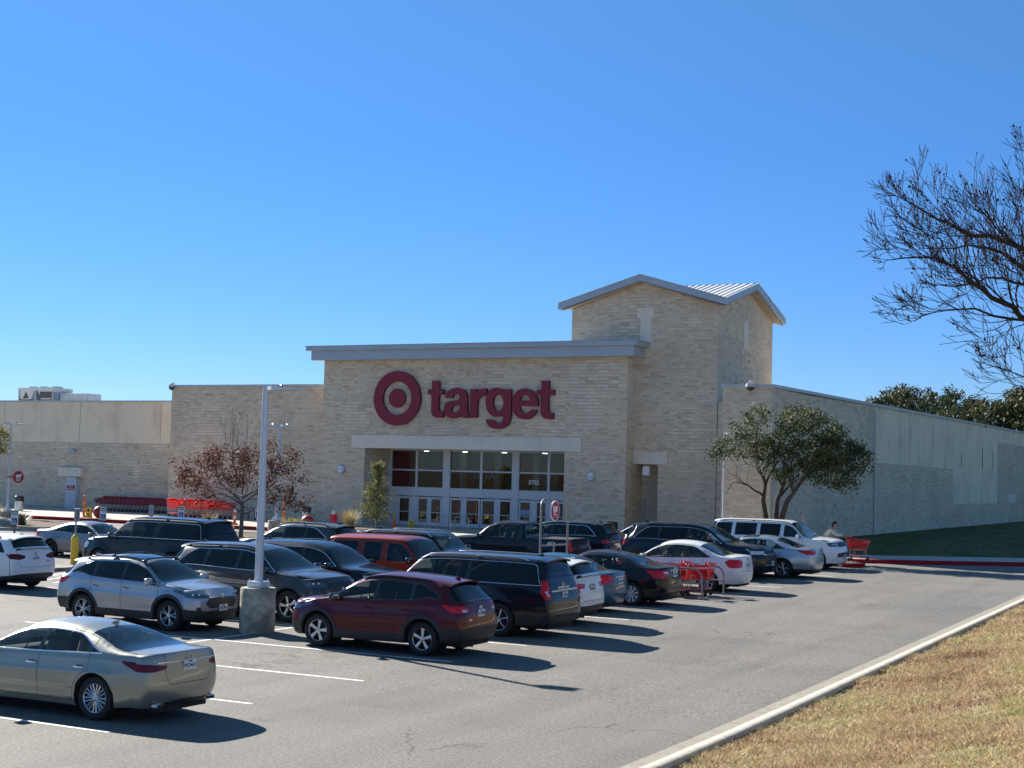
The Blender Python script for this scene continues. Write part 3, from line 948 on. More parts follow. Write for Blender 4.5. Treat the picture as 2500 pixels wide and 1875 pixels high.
def suv_spec(L=4.6, W=1.855, H=1.70, wb=2.69, fo=.93, Rr=.365, **k):
    bz = k.pop('bz', 1.06)
    sp = dict(suv=True, L=L, W=W, H=H, wb=wb, fo=fo, R=Rr, roofw=.60, rim=Rr * .66,
        top=[(0, bz - .20), (.35, bz - .08), (.8, bz + .0), (L * .235, bz + .05), (L * .255, bz + .08), (L * .40, H - .12), (L * .47, H - .03), (L * .55, H), (L * .72, H - .005), (L * .90, H - .05), (L * .905, H - .06), (L * .985, bz + .08), (L, bz + .03)],
        belt=[(0, bz - .24), (.5, bz - .10), (L * .26, bz), (L * .5, bz + .02), (L * .8, bz + .07), (L, bz + .0)],
        plan=[(0, .90), (.38, .94), (.8, .99), (1.3, 1.), (L * .75, 1.), (L - .6, .98), (L - .25, .95), (L, .93)],
        bot=[(0, .30), (.6, .26), (1.5, .24), (L - 1.5, .25), (L - .5, .32), (L, .38)],
        foff=[(.1, .14), (.35, .03), (.55, 0), (.75, .01), (.95, .10), (1.4, .35)], roff=[(.2, .16), (.42, .03), (.6, 0), (.85, .02), (1.05, .06), (1.5, .2)],
        cowl=L * .255, header=L * .405, rt=L * .905, rb=L * .975, setf=.42, setr=.22, nf=2.7, nr=3.6,
        bulge=.02, shin=.04, tuck=.06, r2=.06, r3=.10, um=.5, sill=.36,
        dlo=dict(a=L * .27, c=L * .90, pill=[L * .52, L * .72], rear=(L * .78, L * .90), rp=1.8, mb=.03, mt=.06),
        doors=[L * .27, L * .52, L * .73], handle=(.13, bz - .14, .15), mirror=(L * .31, bz + .01),
        tgz=(.62, 0, .80), fin=L * .86, crease=[(.72, .84, .013, .035), (.48, .52, -.018, .08), (bz - .05, bz - .01, .009, .022)], ffade=.7, rfade=.45, sig=.03)
    sp.update(k); return sp

SPEC = {}
SPEC['lexus'] = sedan_spec(chromew=True, chromeh=True, rplate=(.86, 'PVZ·4611'), tailmat=LAMPD, privacy=False,
    setr=.34, tgz=(.60, 0, .62),
    marks={'tail': [('R', [(.50, .885), (.74, .915), (1.2, .93), (1.2, .80), (.74, .80), (.56, .83)]), ('A', ['rear', (0, .935), (.34, .94), (.66, .95), (.56, .89), (.34, .80), (0, .80)])],
           'head': [('F', [(.45, .66), (.8, .74), (.8, .62), (.5, .60)]), ('A', [(.2, .72), (.75, .80), (.6, .70), (.2, .60)])],
           'grille': [('F', [(0, .25), (.30, .25), (.38, .62), (0, .68)])],
           'lowb': [('R', [(.0, .20), (.48, .20), (.48, .33), (.0, .35)])]},
    endbars=[('R', .935, .66, .018, CHROME, 'chrome_strip')])
SPEC['rav'] = suv_spec(bz=1.085, rt=4.6 * .875, rb=4.6 * .965, spoiler=.15,
    top=[(0, .88), (.35, 1.0), (.8, 1.085), (1.08, 1.13), (1.17, 1.16), (1.84, 1.57), (2.16, 1.665), (2.53, 1.70), (3.31, 1.675), (3.95, 1.61), (4.03, 1.585), (4.44, 1.17), (4.6, 1.12)],
    dlo=dict(a=4.6 * .27, c=4.6 * .885, pill=[4.6 * .52, 4.6 * .72], rear=(4.6 * .75, 4.6 * .885), rp=1.5, mb=.03, mt=.07, kick=.07, k0=3.3),
    clad=.075, sill=.42, flow=(.50, .60), rlow=(.60, .66), rails=(1.95, 3.75, .02), doorlow=.43, rplate=(.92, 'DCV·4070'),
    headmat=LAMPK, arch=.075, flz=1.0, flare=.03, mirmat=TRIMBLK,
    marks={'tail2': [('R', [(.56, 1.0), (.70, 1.04), (.74, .985), (.58, .975)])], 'tail': [('R', [(.46, 1.03), (.62, 1.09), (1.2, 1.13), (1.2, .97), (.62, .96), (.50, .98)]), ('A', ['rear', (0, 1.13), (.55, 1.12), (.30, .96), (0, .96)])],
           'head': [('F', [(.42, .86), (.62, .90), (1.2, .97), (1.2, .84), (.62, .80), (.48, .80)]), ('A', [(0, .84), (.3, .82), (.74, .93), (.80, .99), (.3, .94), (0, .92)])],
           'grille': [('F', [(0, .58), (.46, .56), (.58, .68), (.46, .80), (0, .82)])],
           'fog': [('F', [(.64, .42), (.80, .42), (.78, .60), (.70, .60)])]})
def boxy(L, H, bz, **k):
    d = dict(top=[(0, bz - .14), (.35, bz - .05), (.8, bz + .02), (L * .22, bz + .05), (L * .245, bz + .08), (L * .355, H - .10), (L * .41, H - .02), (L * .55, H), (L * .8, H - .01), (L * .945, H - .04), (L * .95, H - .05), (L * .993, bz + .08), (L, bz + .02)],
             belt=[(0, bz - .18), (.5, bz - .08), (L * .25, bz), (L * .6, bz + .01), (L, bz + .0)],
             cowl=L * .245, header=L * .36, rt=L * .95, rb=L * .985, roofw=.70, bulge=.012, setf=.32, setr=.14, nf=3.0, nr=4.5, r3=.09,
             dlo=dict(a=L * .26, c=L * .955, pill=[L * .42, L * .60], rear=(L * .90, L * .958), rp=3., mb=.03, mt=.07),
             doors=[L * .26, L * .42, L * .60], mirror=(L * .29, bz + .02), bz=bz, rfade=.3)
    d.update(k); return d
SPEC['expedition'] = suv_spec(L=5.63, W=2.03, H=1.94, wb=3.34, fo=.93, Rr=.41, rows=3, rplate=(1.02, 'TKV·3308'), rails=(2.0, 4.9, .05), railmat=SATIN, chromew=True, trimw=.014,
    marks={'tail2': [('R', [(.80, 1.14), (.92, 1.14), (.92, 1.02), (.80, 1.02)])], 'tail': [('R', [(.72, 1.38), (1.3, 1.40), (1.3, .98), (.74, .94)]), ('A', ['rear', (0, 1.30), (.24, 1.30), (.26, 1.10), (.12, .95), (0, .95)])],
           'head': [('F', [(.58, 1.02), (1.2, 1.04), (1.2, .82), (.62, .80)]), ('A', [(0, 1.04), (.5, 1.04), (.42, .84), (0, .80)])],
           'grille': [('F', [(0, .62), (.54, .62), (.54, 1.04), (0, 1.06)])]},
    rlow=(.52, .60), spoiler=.14, hm=1, endbars=[('R', 1.13, .70, .05, SATIN, 'chrome_strip')], tgz=(.66, 0, .84), flare=.018, fin=4.9,
    **boxy(5.63, 1.94, 1.24))
SPEC['silver_rav'] = dict(SPEC['rav'], rplate=(.92, 'WGZ·8811'), fplate=(.56, 'WGZ·8811'), bars=(1.95, 2.95), rails=(1.75, 3.75, .05), sunroof=(2.0, 2.75), mirmat=M('mirror_silver', (.45, .46, .47), .3, metal=.6))
SPEC['audi'] = suv_spec(L=4.66, W=1.90, H=1.66, wb=2.82, fo=.88, Rr=.37, rplate=(.92, 'NRD·5516', 1), rails=(1.9, 3.7, .03), railmat=SATIN,
    marks={'tail': [('R', [(.42, 1.05), (1.2, 1.08), (1.2, .93), (.46, .95)]), ('A', ['rear', (0, 1.08), (.35, 1.06), (.2, .94), (0, .93)])]}, rlow=(.50, .50),
    endbars=[('R', .58, .6, .02, CHROME, 'chrome_strip')])
SPEC['mirage'] = sedan_spec(L=4.31, W=1.67, H=1.51, wb=2.55, fo=.83, Rr=.30, rplate=(.84, 'PBJ·2290'), whip=2.75,
    marks={'tail': [('R', [(.36, .98), (.62, 1.02), (1.2, 1.04), (1.2, .78), (.62, .80), (.48, .86)]), ('A', ['rear', (0, 1.02), (.45, 1.04), (.3, .82), (0, .78)])]},
    endbars=[('R', .955, .30, .025, CHROME, 'chrome_strip')])
SPEC['mirage'].pop('fin')
SPEC['corolla_black'] = sedan_spec(L=4.65, W=1.78, H=1.46, wb=2.70, fo=.96, Rr=.325, rplate=(.88, 'LNK·7742'), whip=2.9, setr=.34,
    marks={'tail2': [('R', [(.42, .955), (.64, .965), (.64, .91), (.46, .91)])], 'tail': [('R', [(.34, .99), (.60, 1.0), (1.2, 1.0), (1.2, .80), (.60, .79), (.40, .86)]), ('A', ['rear', (0, .99), (.62, 1.0), (.30, .80), (0, .79)])]},
    endbars=[('R', .985, .30, .025, CHROME, 'chrome_strip')], rlow=(.40, .40))
SPEC['corolla_black'].pop('fin')
SPEC['corolla_white'] = sedan_spec(L=4.53, W=1.70, H=1.48, wb=2.60, fo=.90, Rr=.31, rplate=(.80, 'BGH·1187', 1), whip=2.95, setr=.32,
    marks={'tail': [('R', [(.44, .93), (.58, .98), (1.2, 1.0), (1.2, .72), (.58, .74), (.46, .80)]), ('A', ['rear', (0, 1.0), (.38, .98), (.5, .9), (.36, .74), (0, .72)])]})
SPEC['corolla_white'].pop('fin')
SPEC['altima'] = sedan_spec(L=4.87, W=1.83, H=1.47, wb=2.775, fo=.97, Rr=.335, rplate=(.86, 'KVR·0926'), chromew=True, trimw=.012,
    marks={'tail': [('R', [(.40, .95), (.66, 1.0), (1.2, 1.03), (1.2, .88), (.66, .84), (.5, .87)]), ('A', ['rear', (0, 1.02), (.72, 1.03), (.5, .93), (.22, .85), (0, .86)])]}, rlow=(.34, .34), sunroof=(2.1, 2.7))
SPEC['grand'] = suv_spec(L=5.25, W=2.0, H=1.80, wb=2.95, fo=.97, Rr=.38, bz=1.14, rows=3, fplate=(.55, 'SXT·4410'), rails=(2.0, 4.3, .03), chromew=True, trimw=.012,
    headmat=LAMPW, rlow=(.5, .5),
    marks={'tail': [('R', [(.46, 1.10), (1.2, 1.14), (1.2, 1.0), (.5, 1.02)]), ('A', ['rear', (0, 1.14), (.4, 1.12), (.2, 1.0), (0, 1.0)])],
           'head': [('F', [(.50, .96), (1.2, 1.0), (1.2, .86), (.55, .86)]), ('A', [(0, .98), (.5, 1.02), (.7, 1.04), (.4, .90), (0, .86)])],
           'grille': [('F', [(0, .50), (.62, .50), (.66, .80), (.5, .98), (0, .98)])]},
    endbars=[('F', .85, .60, .03, CHROME, 'chrome_strip'), ('F', .50, .60, .025, CHROME, 'chrome_strip')])
SPEC['wagoneer'] = suv_spec(L=5.55, W=2.10, H=1.92, wb=3.12, fo=.95, Rr=.41, rows=3, fplate=(.52, 'VRW·6618'), rails=(1.95, 5.0, .03), chromew=True, trimw=.018,
    headmat=LAMPK, spoiler=.10, bodypillar=True,
    marks={'tail': [('R', [(.76, 1.18), (1.3, 1.18), (1.3, .98), (.76, .98)])],
           'head': [('F', [(.60, 1.10), (1.2, 1.10), (1.2, .94), (.66, .94)]), ('A', [(0, 1.10), (.46, 1.10), (.36, .94), (0, .94)])],
           'grille': [('F', [(0, .92), (.56, .92), (.56, 1.10), (0, 1.10)]), ('F', [(0, .52), (.82, .52), (.78, .68), (0, .70)])]}, tgz=(.66, 0, .84), flare=.018,
    **boxy(5.55, 1.92, 1.22, dlo=dict(a=5.55 * .26, c=5.55 * .955, pill=[5.55 * .42, 5.55 * .60, 5.55 * .79], rear=(5.55 * .92, 5.55 * .958), rp=4., mb=.03, mt=.07, pw=.07)))
SPEC['sedan_plain'] = sedan_spec(rplate=(.86, 'RGT·5028'),
    marks={'tail': [('R', [(.46, .95), (.66, .98), (1.2, 1.0), (1.2, .84), (.6, .84)]), ('A', ['rear', (0, 1.0), (.5, .98), (.3, .85), (0, .84)])],
           'head': [('F', [(.42, .66), (.8, .74), (.8, .62), (.5, .60)]), ('A', [(.1, .74), (.8, .82), (.6, .70), (.1, .60)])],
           'grille': [('F', [(0, .25), (.40, .25), (.38, .60), (0, .64)])]})
SPEC['pickup'] = suv_spec(L=5.80, W=2.02, H=1.92, wb=3.68, fo=.95, Rr=.40, bz=1.22, spoiler=0, chromew=False, bed=True, suvx=1,
    top=[(0, 1.10), (.35, 1.18), (.8, 1.24), (1.35, 1.28), (1.5, 1.32), (2.15, 1.82), (2.5, 1.90), (3.0, 1.92), (3.55, 1.88), (3.62, 1.84), (3.78, 1.36), (3.86, 1.31), (5.8, 1.31)],
    belt=[(0, 1.04), (.5, 1.15), (1.5, 1.22), (3.7, 1.24), (3.85, 1.285), (5.8, 1.285)],
    cowl=1.5, header=2.2, rt=3.60, rb=3.82, roofw=.68, setf=.3, setr=.10, nf=3., nr=6., rfade=.2,
    dlo=dict(a=1.6, c=3.62, pill=[2.62, 3.5], rear=(3.45, 3.64), rp=3., mb=.03, mt=.07), doors=[1.55, 2.62, 3.55], mirror=(1.8, 1.26), handle=(.13, 1.08, .15),
    marks={'tail': [('R', [(.80, 1.24), (1.3, 1.24), (1.3, .86), (.80, .86)]), ('A', ['rear', (0, 1.24), (.15, 1.24), (.15, .86), (0, .86)])]}, tgz=(.70, 0, .86), crease=[(.66, .76, .006, .05)], sig=.02)
SPEC['pickup']['suv'] = False; SPEC['pickup']['alltint'] = True; SPEC['pickup'].pop('fin')
SPEC['durango'] = suv_spec(L=5.1, W=1.92, H=1.80, wb=3.04, fo=.9, Rr=.39, bz=1.16, rows=3, chromew=True, rails=(1.9, 4.4, .03), railmat=SATIN,
    marks={'tail': [('R', [(.5, 1.08), (1.2, 1.12), (1.2, .98), (.5, .98)]), ('A', ['rear', (0, 1.1), (.3, 1.1), (.2, .98), (0, .98)])]})
SPEC['rover'] = suv_spec(L=4.6, W=1.9, H=1.75, wb=2.7, fo=.9, Rr=.38, rails=(1.7, 4.1, .05), railmat=SATIN, **boxy(4.6, 1.75, 1.12))
SPEC['element'] = suv_spec(L=4.30, W=1.82, H=1.79, wb=2.58, fo=.84, Rr=.33, mirmat=TRIMBLK, spoiler=.05, bodypillar=True,
    **boxy(4.30, 1.79, 1.10, dlo=dict(a=4.3 * .27, c=4.3 * .95, pill=[4.3 * .50, 4.3 * .68], rear=(4.3 * .90, 4.3 * .955), rp=4, mb=.02, mt=.10, pw=.10), doors=[4.3 * .26, 4.3 * .50, 4.3 * .68]))
SPEC['outback'] = suv_spec(L=4.82, W=1.85, H=1.66, wb=2.74, fo=.95, Rr=.36, bz=1.03, clad=.05, sill=.40, flow=(.5, .55), rlow=(.55, .6), rails=(1.9, 4.1, .06), chromew=True,
    dlo=dict(a=4.82 * .27, c=4.82 * .88, pill=[4.82 * .49, 4.82 * .68], rear=(4.82 * .72, 4.82 * .88), rp=1.6, mb=.03, mt=.06))
SPEC['crv'] = suv_spec(L=4.75, W=1.92, H=1.72, wb=2.75, fo=.92, Rr=.365, bz=1.08, clad=.05, sill=.40, flow=(.5, .55), chromew=True, trimw=.016, mirmat=TRIMBLK,
    marks={'head': [('F', [(.45, .90), (1.2, .95), (1.2, .82), (.5, .80)]), ('A', [(0, .92), (.5, .95), (.35, .82), (0, .80)])], 'grille': [('F', [(0, .56), (.50, .56), (.56, .84), (0, .88)])]})
SPEC['pilot'] = suv_spec(L=4.95, W=2.0, H=1.80, wb=2.82, fo=.95, Rr=.385, bz=1.15, rows=3, clad=.04, sill=.40, flow=(.44, .50), chromew=True, trimw=.016, rails=(2.1, 4.4, .03), mirmat=TRIMBLK, headmat=LAMPK,
    marks={'head': [('F', [(.52, .98), (1.2, 1.02), (1.2, .86), (.56, .88)]), ('A', [(0, .98), (.5, 1.03), (.72, 1.05), (.4, .9), (0, .85)])], 'grille': [('F', [(0, .62), (.52, .64), (.56, .96), (0, .98)])],
           'fog': [('F', [(.56, .40), (.84, .40), (.84, .60), (.56, .58)])]},
    endbars=[('F', .52, .3, .03, BLACKPL, 'bumper_bar')])
SPEC['tahoe'] = suv_spec(L=5.35, W=2.05, H=1.92, wb=3.07, fo=.95, Rr=.41, rows=3, rails=(1.9, 4.9, .04), railmat=TRIMBLK, chromew=True, trimw=.014,
    marks={'head': [('F', [(.58, 1.02), (1.2, 1.04), (1.2, .86), (.62, .84)]), ('A', [(0, 1.04), (.4, 1.04), (.34, .86), (0, .84)])]},
    endbars=[('R', 1.10, .6, .05, SATIN, 'chrome_strip')], **boxy(5.35, 1.92, 1.22))
SPEC['camry'] = sedan_spec(L=4.88, W=1.84, H=1.445, wb=2.82, chromew=True, trimw=.014,
    marks={'head': [('F', [(.42, .66), (.8, .74), (.8, .60), (.5, .60)]), ('A', [(.1, .74), (.8, .82), (.6, .70), (.1, .60)])], 'tail': [('R', [(.46, .95), (.66, .98), (1.2, 1.0), (1.2, .84), (.6, .84)]), ('A', ['rear', (0, 1.0), (.5, .98), (.3, .85), (0, .84)])]})
SPEC['bmw'] = suv_spec(L=4.71, W=1.89, H=1.67, wb=2.86, fo=.86, Rr=.375, rplate=(.95, 'TMV·9931'), clad=0, rlow=(.50, .40), tailmat=LAMPD, rails=(1.9, 3.8, .02),
    marks={'tail': [('R', [(.40, 1.03), (.66, 1.10), (1.2, 1.12), (1.2, .98), (.66, .93), (.46, .96)]), ('A', ['rear', (0, 1.12), (.42, 1.10), (.25, .97), (0, .97)])]}, fin=4.0, tgz=(.70, 0, .80))
# ================================================================= SETTING MATERIALS
def coordmix(nt, tc, sc=1.0):
    """brick coordinates: run along the wall (x+y), height z"""
    s = N(nt, 'ShaderNodeSeparateXYZ'); nt.links.new(tc.outputs['Object'], s.inputs[0])
    a = N(nt, 'ShaderNodeMath', operation='ADD'); nt.links.new(s.outputs[0], a.inputs[0]); nt.links.new(s.outputs[1], a.inputs[1])
    c = N(nt, 'ShaderNodeCombineXYZ'); nt.links.new(a.outputs[0], c.inputs[0]); nt.links.new(s.outputs[2], c.inputs[1])
    return c
def ramp(nt, src, stops, interp='LINEAR'):
    r = N(nt, 'ShaderNodeValToRGB'); r.color_ramp.interpolation = interp
    while len(r.color_ramp.elements) > 1: r.color_ramp.elements.remove(r.color_ramp.elements[-1])
    r.color_ramp.elements[0].position = stops[0][0]; r.color_ramp.elements[0].color = (*stops[0][1], 1)
    for p, c in stops[1:]:
        e = r.color_ramp.elements.new(p); e.color = (*c, 1)
    nt.links.new(src, r.inputs[0]); return r
def stone_mat():
    m, nt, out = newmat('limestone_ashlar'); b = pbsdf(nt, out, (.4, .37, .3), .85, spec=.2)
    tc = N(nt, 'ShaderNodeTexCoord'); co = coordmix(nt, tc)
    # slight wobble
    wn = N(nt, 'ShaderNodeTexNoise', i_Scale=1.3, i_Detail=2.); nt.links.new(co.outputs[0], wn.inputs['Vector'])
    bricks = []
    for (w, h, off, mort, sd) in ((.46, .135, .37, .010, 0), (.62, .20, .53, .010, 1)):
        br = N(nt, 'ShaderNodeTexBrick', offset=off, offset_frequency=2, squash=.6 + .25 * sd, squash_frequency=3 - sd)
        br.inputs['Color1'].default_value = (0, 0, 0, 1); br.inputs['Color2'].default_value = (1, 1, 1, 1); br.inputs['Mortar'].default_value = (.5, .5, .5, 1)
        br.inputs['Scale'].default_value = 1; br.inputs['Mortar Size'].default_value = mort; br.inputs['Mortar Smooth'].default_value = .3
        br.inputs['Brick Width'].default_value = w; br.inputs['Row Height'].default_value = h; br.inputs['Bias'].default_value = 0
        nt.links.new(co.outputs[0], br.inputs['Vector']); bricks.append(br)
    # choose between the two bonds in patches of rows
    vo = N(nt, 'ShaderNodeTexVoronoi', feature='F1', i_Scale=.55); nt.links.new(co.outputs[0], vo.inputs['Vector'])
    sp = N(nt, 'ShaderNodeSeparateColor'); nt.links.new(vo.outputs['Color'], sp.inputs[0])
    gt = N(nt, 'ShaderNodeMath', operation='GREATER_THAN'); gt.inputs[1].default_value = .68; nt.links.new(sp.outputs[0], gt.inputs[0])
    def mixc(f, a, c, bt='MIX'):
        x = N(nt, 'ShaderNodeMix', data_type='RGBA', blend_type=bt)
        if isinstance(f, float): x.inputs[0].default_value = f
        else: nt.links.new(f, x.inputs[0])
        for k, s in ((6, a), (7, c)):
            if isinstance(s, tuple): x.inputs[k].default_value = (*s, 1)
            else: nt.links.new(s, x.inputs[k])
        return x.outputs[2]
    bc = mixc(gt.outputs[0], bricks[0].outputs['Color'], bricks[1].outputs['Color'])
    fm = N(nt, 'ShaderNodeMix', data_type='FLOAT'); nt.links.new(gt.outputs[0], fm.inputs[0]); nt.links.new(bricks[0].outputs['Fac'], fm.inputs[2]); nt.links.new(bricks[1].outputs['Fac'], fm.inputs[3])
    r = ramp(nt, bc, [(0, (.56, .425, .30)), (.08, (.65, .515, .375)), (.35, (.715, .58, .43)), (.62, (.75, .62, .468)), (.86, (.79, .67, .52)), (1, (.76, .60, .43))])
    # dark weathered stones and streaks (their own shape)
    sc_ = N(nt, 'ShaderNodeMapping'); sc_.inputs['Scale'].default_value = (1.1, 4.2, 1); nt.links.new(co.outputs[0], sc_.inputs[0])
    n1 = N(nt, 'ShaderNodeTexNoise', i_Scale=1.6, i_Detail=5., i_Roughness=.7); nt.links.new(sc_.outputs[0], n1.inputs['Vector'])
    d1 = ramp(nt, n1.outputs['Fac'], [(.26, (.60, .58, .57)), (.34, (.90, .90, .90)), (.46, (1, 1, 1)), (.72, (1.02, 1.01, .99))])
    n2 = N(nt, 'ShaderNodeTexNoise', i_Scale=.23, i_Detail=4., i_Roughness=.6); nt.links.new(co.outputs[0], n2.inputs['Vector'])
    d2 = ramp(nt, n2.outputs['Fac'], [(.32, (.84, .85, .87)), (.55, (1, 1, 1)), (.75, (1.06, 1.03, .97))])
    c1 = mixc(1.0, r.outputs[0], d1.outputs[0], 'MULTIPLY'); c2 = mixc(1.0, c1, d2.outputs[0], 'MULTIPLY')
    c3 = mixc(fm.outputs[0], c2, (.66, .56, .42))
    nt.links.new(c3, b.inputs['Base Color'])
    bn = N(nt, 'ShaderNodeTexNoise', i_Scale=14., i_Detail=6.); nt.links.new(co.outputs[0], bn.inputs['Vector'])
    ms = N(nt, 'ShaderNodeMath', operation='MULTIPLY_ADD'); ms.inputs[1].default_value = -1.4; nt.links.new(fm.outputs[0], ms.inputs[0]); nt.links.new(bn.outputs['Fac'], ms.inputs[2])
    a2 = N(nt, 'ShaderNodeMath', operation='ADD'); nt.links.new(ms.outputs[0], a2.inputs[0]); nt.links.new(bc, a2.inputs[1])
    bp = N(nt, 'ShaderNodeBump', i_Strength=.8, i_Distance=.03); nt.links.new(a2.outputs[0], bp.inputs['Height']); nt.links.new(bp.outputs[0], b.inputs['Normal'])
    return m
def stucco_mat(name, col, streak=.12):
    m, nt, out = newmat(name); b = pbsdf(nt, out, col, .9, spec=.2)
    tc = N(nt, 'ShaderNodeTexCoord'); co = coordmix(nt, tc)
    mp = N(nt, 'ShaderNodeMapping'); mp.inputs['Scale'].default_value = (1.0, .14, 1); nt.links.new(co.outputs[0], mp.inputs[0])
    n1 = N(nt, 'ShaderNodeTexNoise', i_Scale=1.1, i_Detail=6., i_Roughness=.65); nt.links.new(mp.outputs[0], n1.inputs['Vector'])
    n2 = N(nt, 'ShaderNodeTexNoise', i_Scale=.35, i_Detail=3.); nt.links.new(co.outputs[0], n2.inputs['Vector'])
    a = N(nt, 'ShaderNodeMath', operation='ADD'); nt.links.new(n1.outputs['Fac'], a.inputs[0]); nt.links.new(n2.outputs['Fac'], a.inputs[1])
    c = tuple(col); lo = tuple(x * (1 - streak * 1.5) for x in c); hi = tuple(min(1, x * (1 + streak * .5)) for x in c)
    r = ramp(nt, a.outputs[0], [(.7, lo), (.95, c), (1.3, hi)])
    nt.links.new(r.outputs[0], b.inputs['Base Color'])
    bn = N(nt, 'ShaderNodeTexNoise', i_Scale=60., i_Detail=3.); nt.links.new(tc.outputs['Object'], bn.inputs['Vector'])
    bp = N(nt, 'ShaderNodeBump', i_Strength=.25, i_Distance=.01); nt.links.new(bn.outputs['Fac'], bp.inputs['Height']); nt.links.new(bp.outputs[0], b.inputs['Normal'])
    return m
def asphalt_mat():
    m, nt, out = newmat('asphalt'); b = pbsdf(nt, out, (.13, .13, .13), .85, spec=.3)
    tc = N(nt, 'ShaderNodeTexCoord'); O = tc.outputs['Object']
    def noise_(sc, det=4., ro=.6, vec=None):
        n = N(nt, 'ShaderNodeTexNoise', i_Scale=sc, i_Detail=det, i_Roughness=ro); nt.links.new(vec or O, n.inputs['Vector']); return n.outputs['Fac']
    g1 = ramp(nt, noise_(19., 4., .95), [(.38, (.50,) * 3), (.5, (1,) * 3), (.62, (1.55,) * 3)])
    g2 = ramp(nt, noise_(14., 4.), [(.3, (.88,) * 3), (.7, (1.1,) * 3)])
    g3 = ramp(nt, noise_(.28, 5., .6), [(.3, (.84, .85, .87)), (.5, (1, 1, 1)), (.72, (1.1, 1.08, 1.04))])
    # long faint wheel paths along the driving lane
    mp = N(nt, 'ShaderNodeMapping'); mp.inputs['Scale'].default_value = (1.2, .06, 1); nt.links.new(O, mp.inputs[0])
    g4 = ramp(nt, noise_(1.0, 3., .5, mp.outputs[0]), [(.35, (.90,) * 3), (.6, (1.05,) * 3)])
    # oil stains, round, in the stalls
    vo = N(nt, 'ShaderNodeTexVoronoi', feature='F1', i_Scale=.42); nt.links.new(O, vo.inputs['Vector'])
    nz = noise_(3., 3.)
    ad = N(nt, 'ShaderNodeMath', operation='MULTIPLY_ADD'); ad.inputs[1].default_value = .35; nt.links.new(nz, ad.inputs[0]); nt.links.new(vo.outputs['Distance'], ad.inputs[2])
    g5 = ramp(nt, ad.outputs[0], [(.20, (.74,) * 3), (.32, (1,) * 3)])
    def mul(a, c):
        x = N(nt, 'ShaderNodeMix', data_type='RGBA', blend_type='MULTIPLY'); x.inputs[0].default_value = 1
        for k, s in ((6, a), (7, c)):
            if isinstance(s, tuple): x.inputs[k].default_value = (*s, 1)
            else: nt.links.new(s, x.inputs[k])
        return x.outputs[2]
    c = mul((.150, .143, .130), g1.outputs[0]); 
    for g in (g2, g3, g4, g5): c = mul(c, g.outputs[0])
    # squared repair patches, slightly darker, a few of them
    sx3 = N(nt, 'ShaderNodeSeparateXYZ'); nt.links.new(O, sx3.inputs[0])
    for (px, py, hx, hy) in ((-11.6, 31.5, 1.3, 2.6), (-10.2, 47.0, 1.1, 3.4), (-13.0, 21.8, .9, 1.2), (-29.2, 33.0, 1.6, 2.2)):
        prod = None
        for o_i, cpt, hw in ((0, px, hx), (1, py, hy)):
            d_ = N(nt, 'ShaderNodeMath', operation='SUBTRACT'); nt.links.new(sx3.outputs[o_i], d_.inputs[0]); d_.inputs[1].default_value = cpt
            a_ = N(nt, 'ShaderNodeMath', operation='ABSOLUTE'); nt.links.new(d_.outputs[0], a_.inputs[0])
            l_ = N(nt, 'ShaderNodeMath', operation='LESS_THAN'); nt.links.new(a_.outputs[0], l_.inputs[0]); l_.inputs[1].default_value = hw
            if prod is None: prod = l_
            else:
                m_ = N(nt, 'ShaderNodeMath', operation='MULTIPLY'); nt.links.new(prod.outputs[0], m_.inputs[0]); nt.links.new(l_.outputs[0], m_.inputs[1]); prod = m_
        mk = N(nt, 'ShaderNodeMath', operation='MULTIPLY'); nt.links.new(prod.outputs[0], mk.inputs[0]); mk.inputs[1].default_value = .14
        xm = N(nt, 'ShaderNodeMix', data_type='RGBA'); nt.links.new(mk.outputs[0], xm.inputs[0]); nt.links.new(c, xm.inputs[6]); xm.inputs[7].default_value = (.05, .05, .05, 1); c = xm.outputs[2]
    # oil drips down the middle of the parking bays
    sxx = N(nt, 'ShaderNodeSeparateXYZ'); nt.links.new(O, sxx.inputs[0])
    for xc in (-17.9, -24.3, -34.5, -40.5):
        df = N(nt, 'ShaderNodeMath', operation='SUBTRACT'); nt.links.new(sxx.outputs[0], df.inputs[0]); df.inputs[1].default_value = xc
        ab = N(nt, 'ShaderNodeMath', operation='ABSOLUTE'); nt.links.new(df.outputs[0], ab.inputs[0])
        bd = ramp(nt, ab.outputs[0], [(0.0, (1,) * 3), (.55, (.9,) * 3), (1.0, (0,) * 3)])
        md = N(nt, 'ShaderNodeMath', operation='MULTIPLY'); nt.links.new(bd.outputs[0], md.inputs[0]); md.inputs[1].default_value = .75
        blo = ramp(nt, noise_(1.5, 5., .7), [(.50, (0,) * 3), (.62, (1,) * 3)])
        mz = N(nt, 'ShaderNodeMath', operation='MULTIPLY'); nt.links.new(md.outputs[0], mz.inputs[0]); nt.links.new(blo.outputs[0], mz.inputs[1])
        xm = N(nt, 'ShaderNodeMix', data_type='RGBA'); nt.links.new(mz.outputs[0], xm.inputs[0]); nt.links.new(c, xm.inputs[6]); xm.inputs[7].default_value = (.055, .052, .05, 1); c = xm.outputs[2]
    # fine cracks
    w = N(nt, 'ShaderNodeVectorMath', operation='ADD'); nv = N(nt, 'ShaderNodeTexNoise', i_Scale=.7, i_Detail=6.); nt.links.new(O, nv.inputs['Vector'])
    sc_ = N(nt, 'ShaderNodeVectorMath', operation='SCALE'); sc_.inputs['Scale'].default_value = 1.6; nt.links.new(nv.outputs['Color'], sc_.inputs[0])
    nt.links.new(O, w.inputs[0]); nt.links.new(sc_.outputs[0], w.inputs[1])
    v2 = N(nt, 'ShaderNodeTexVoronoi', feature='DISTANCE_TO_EDGE', i_Scale=.17); nt.links.new(w.outputs[0], v2.inputs['Vector'])
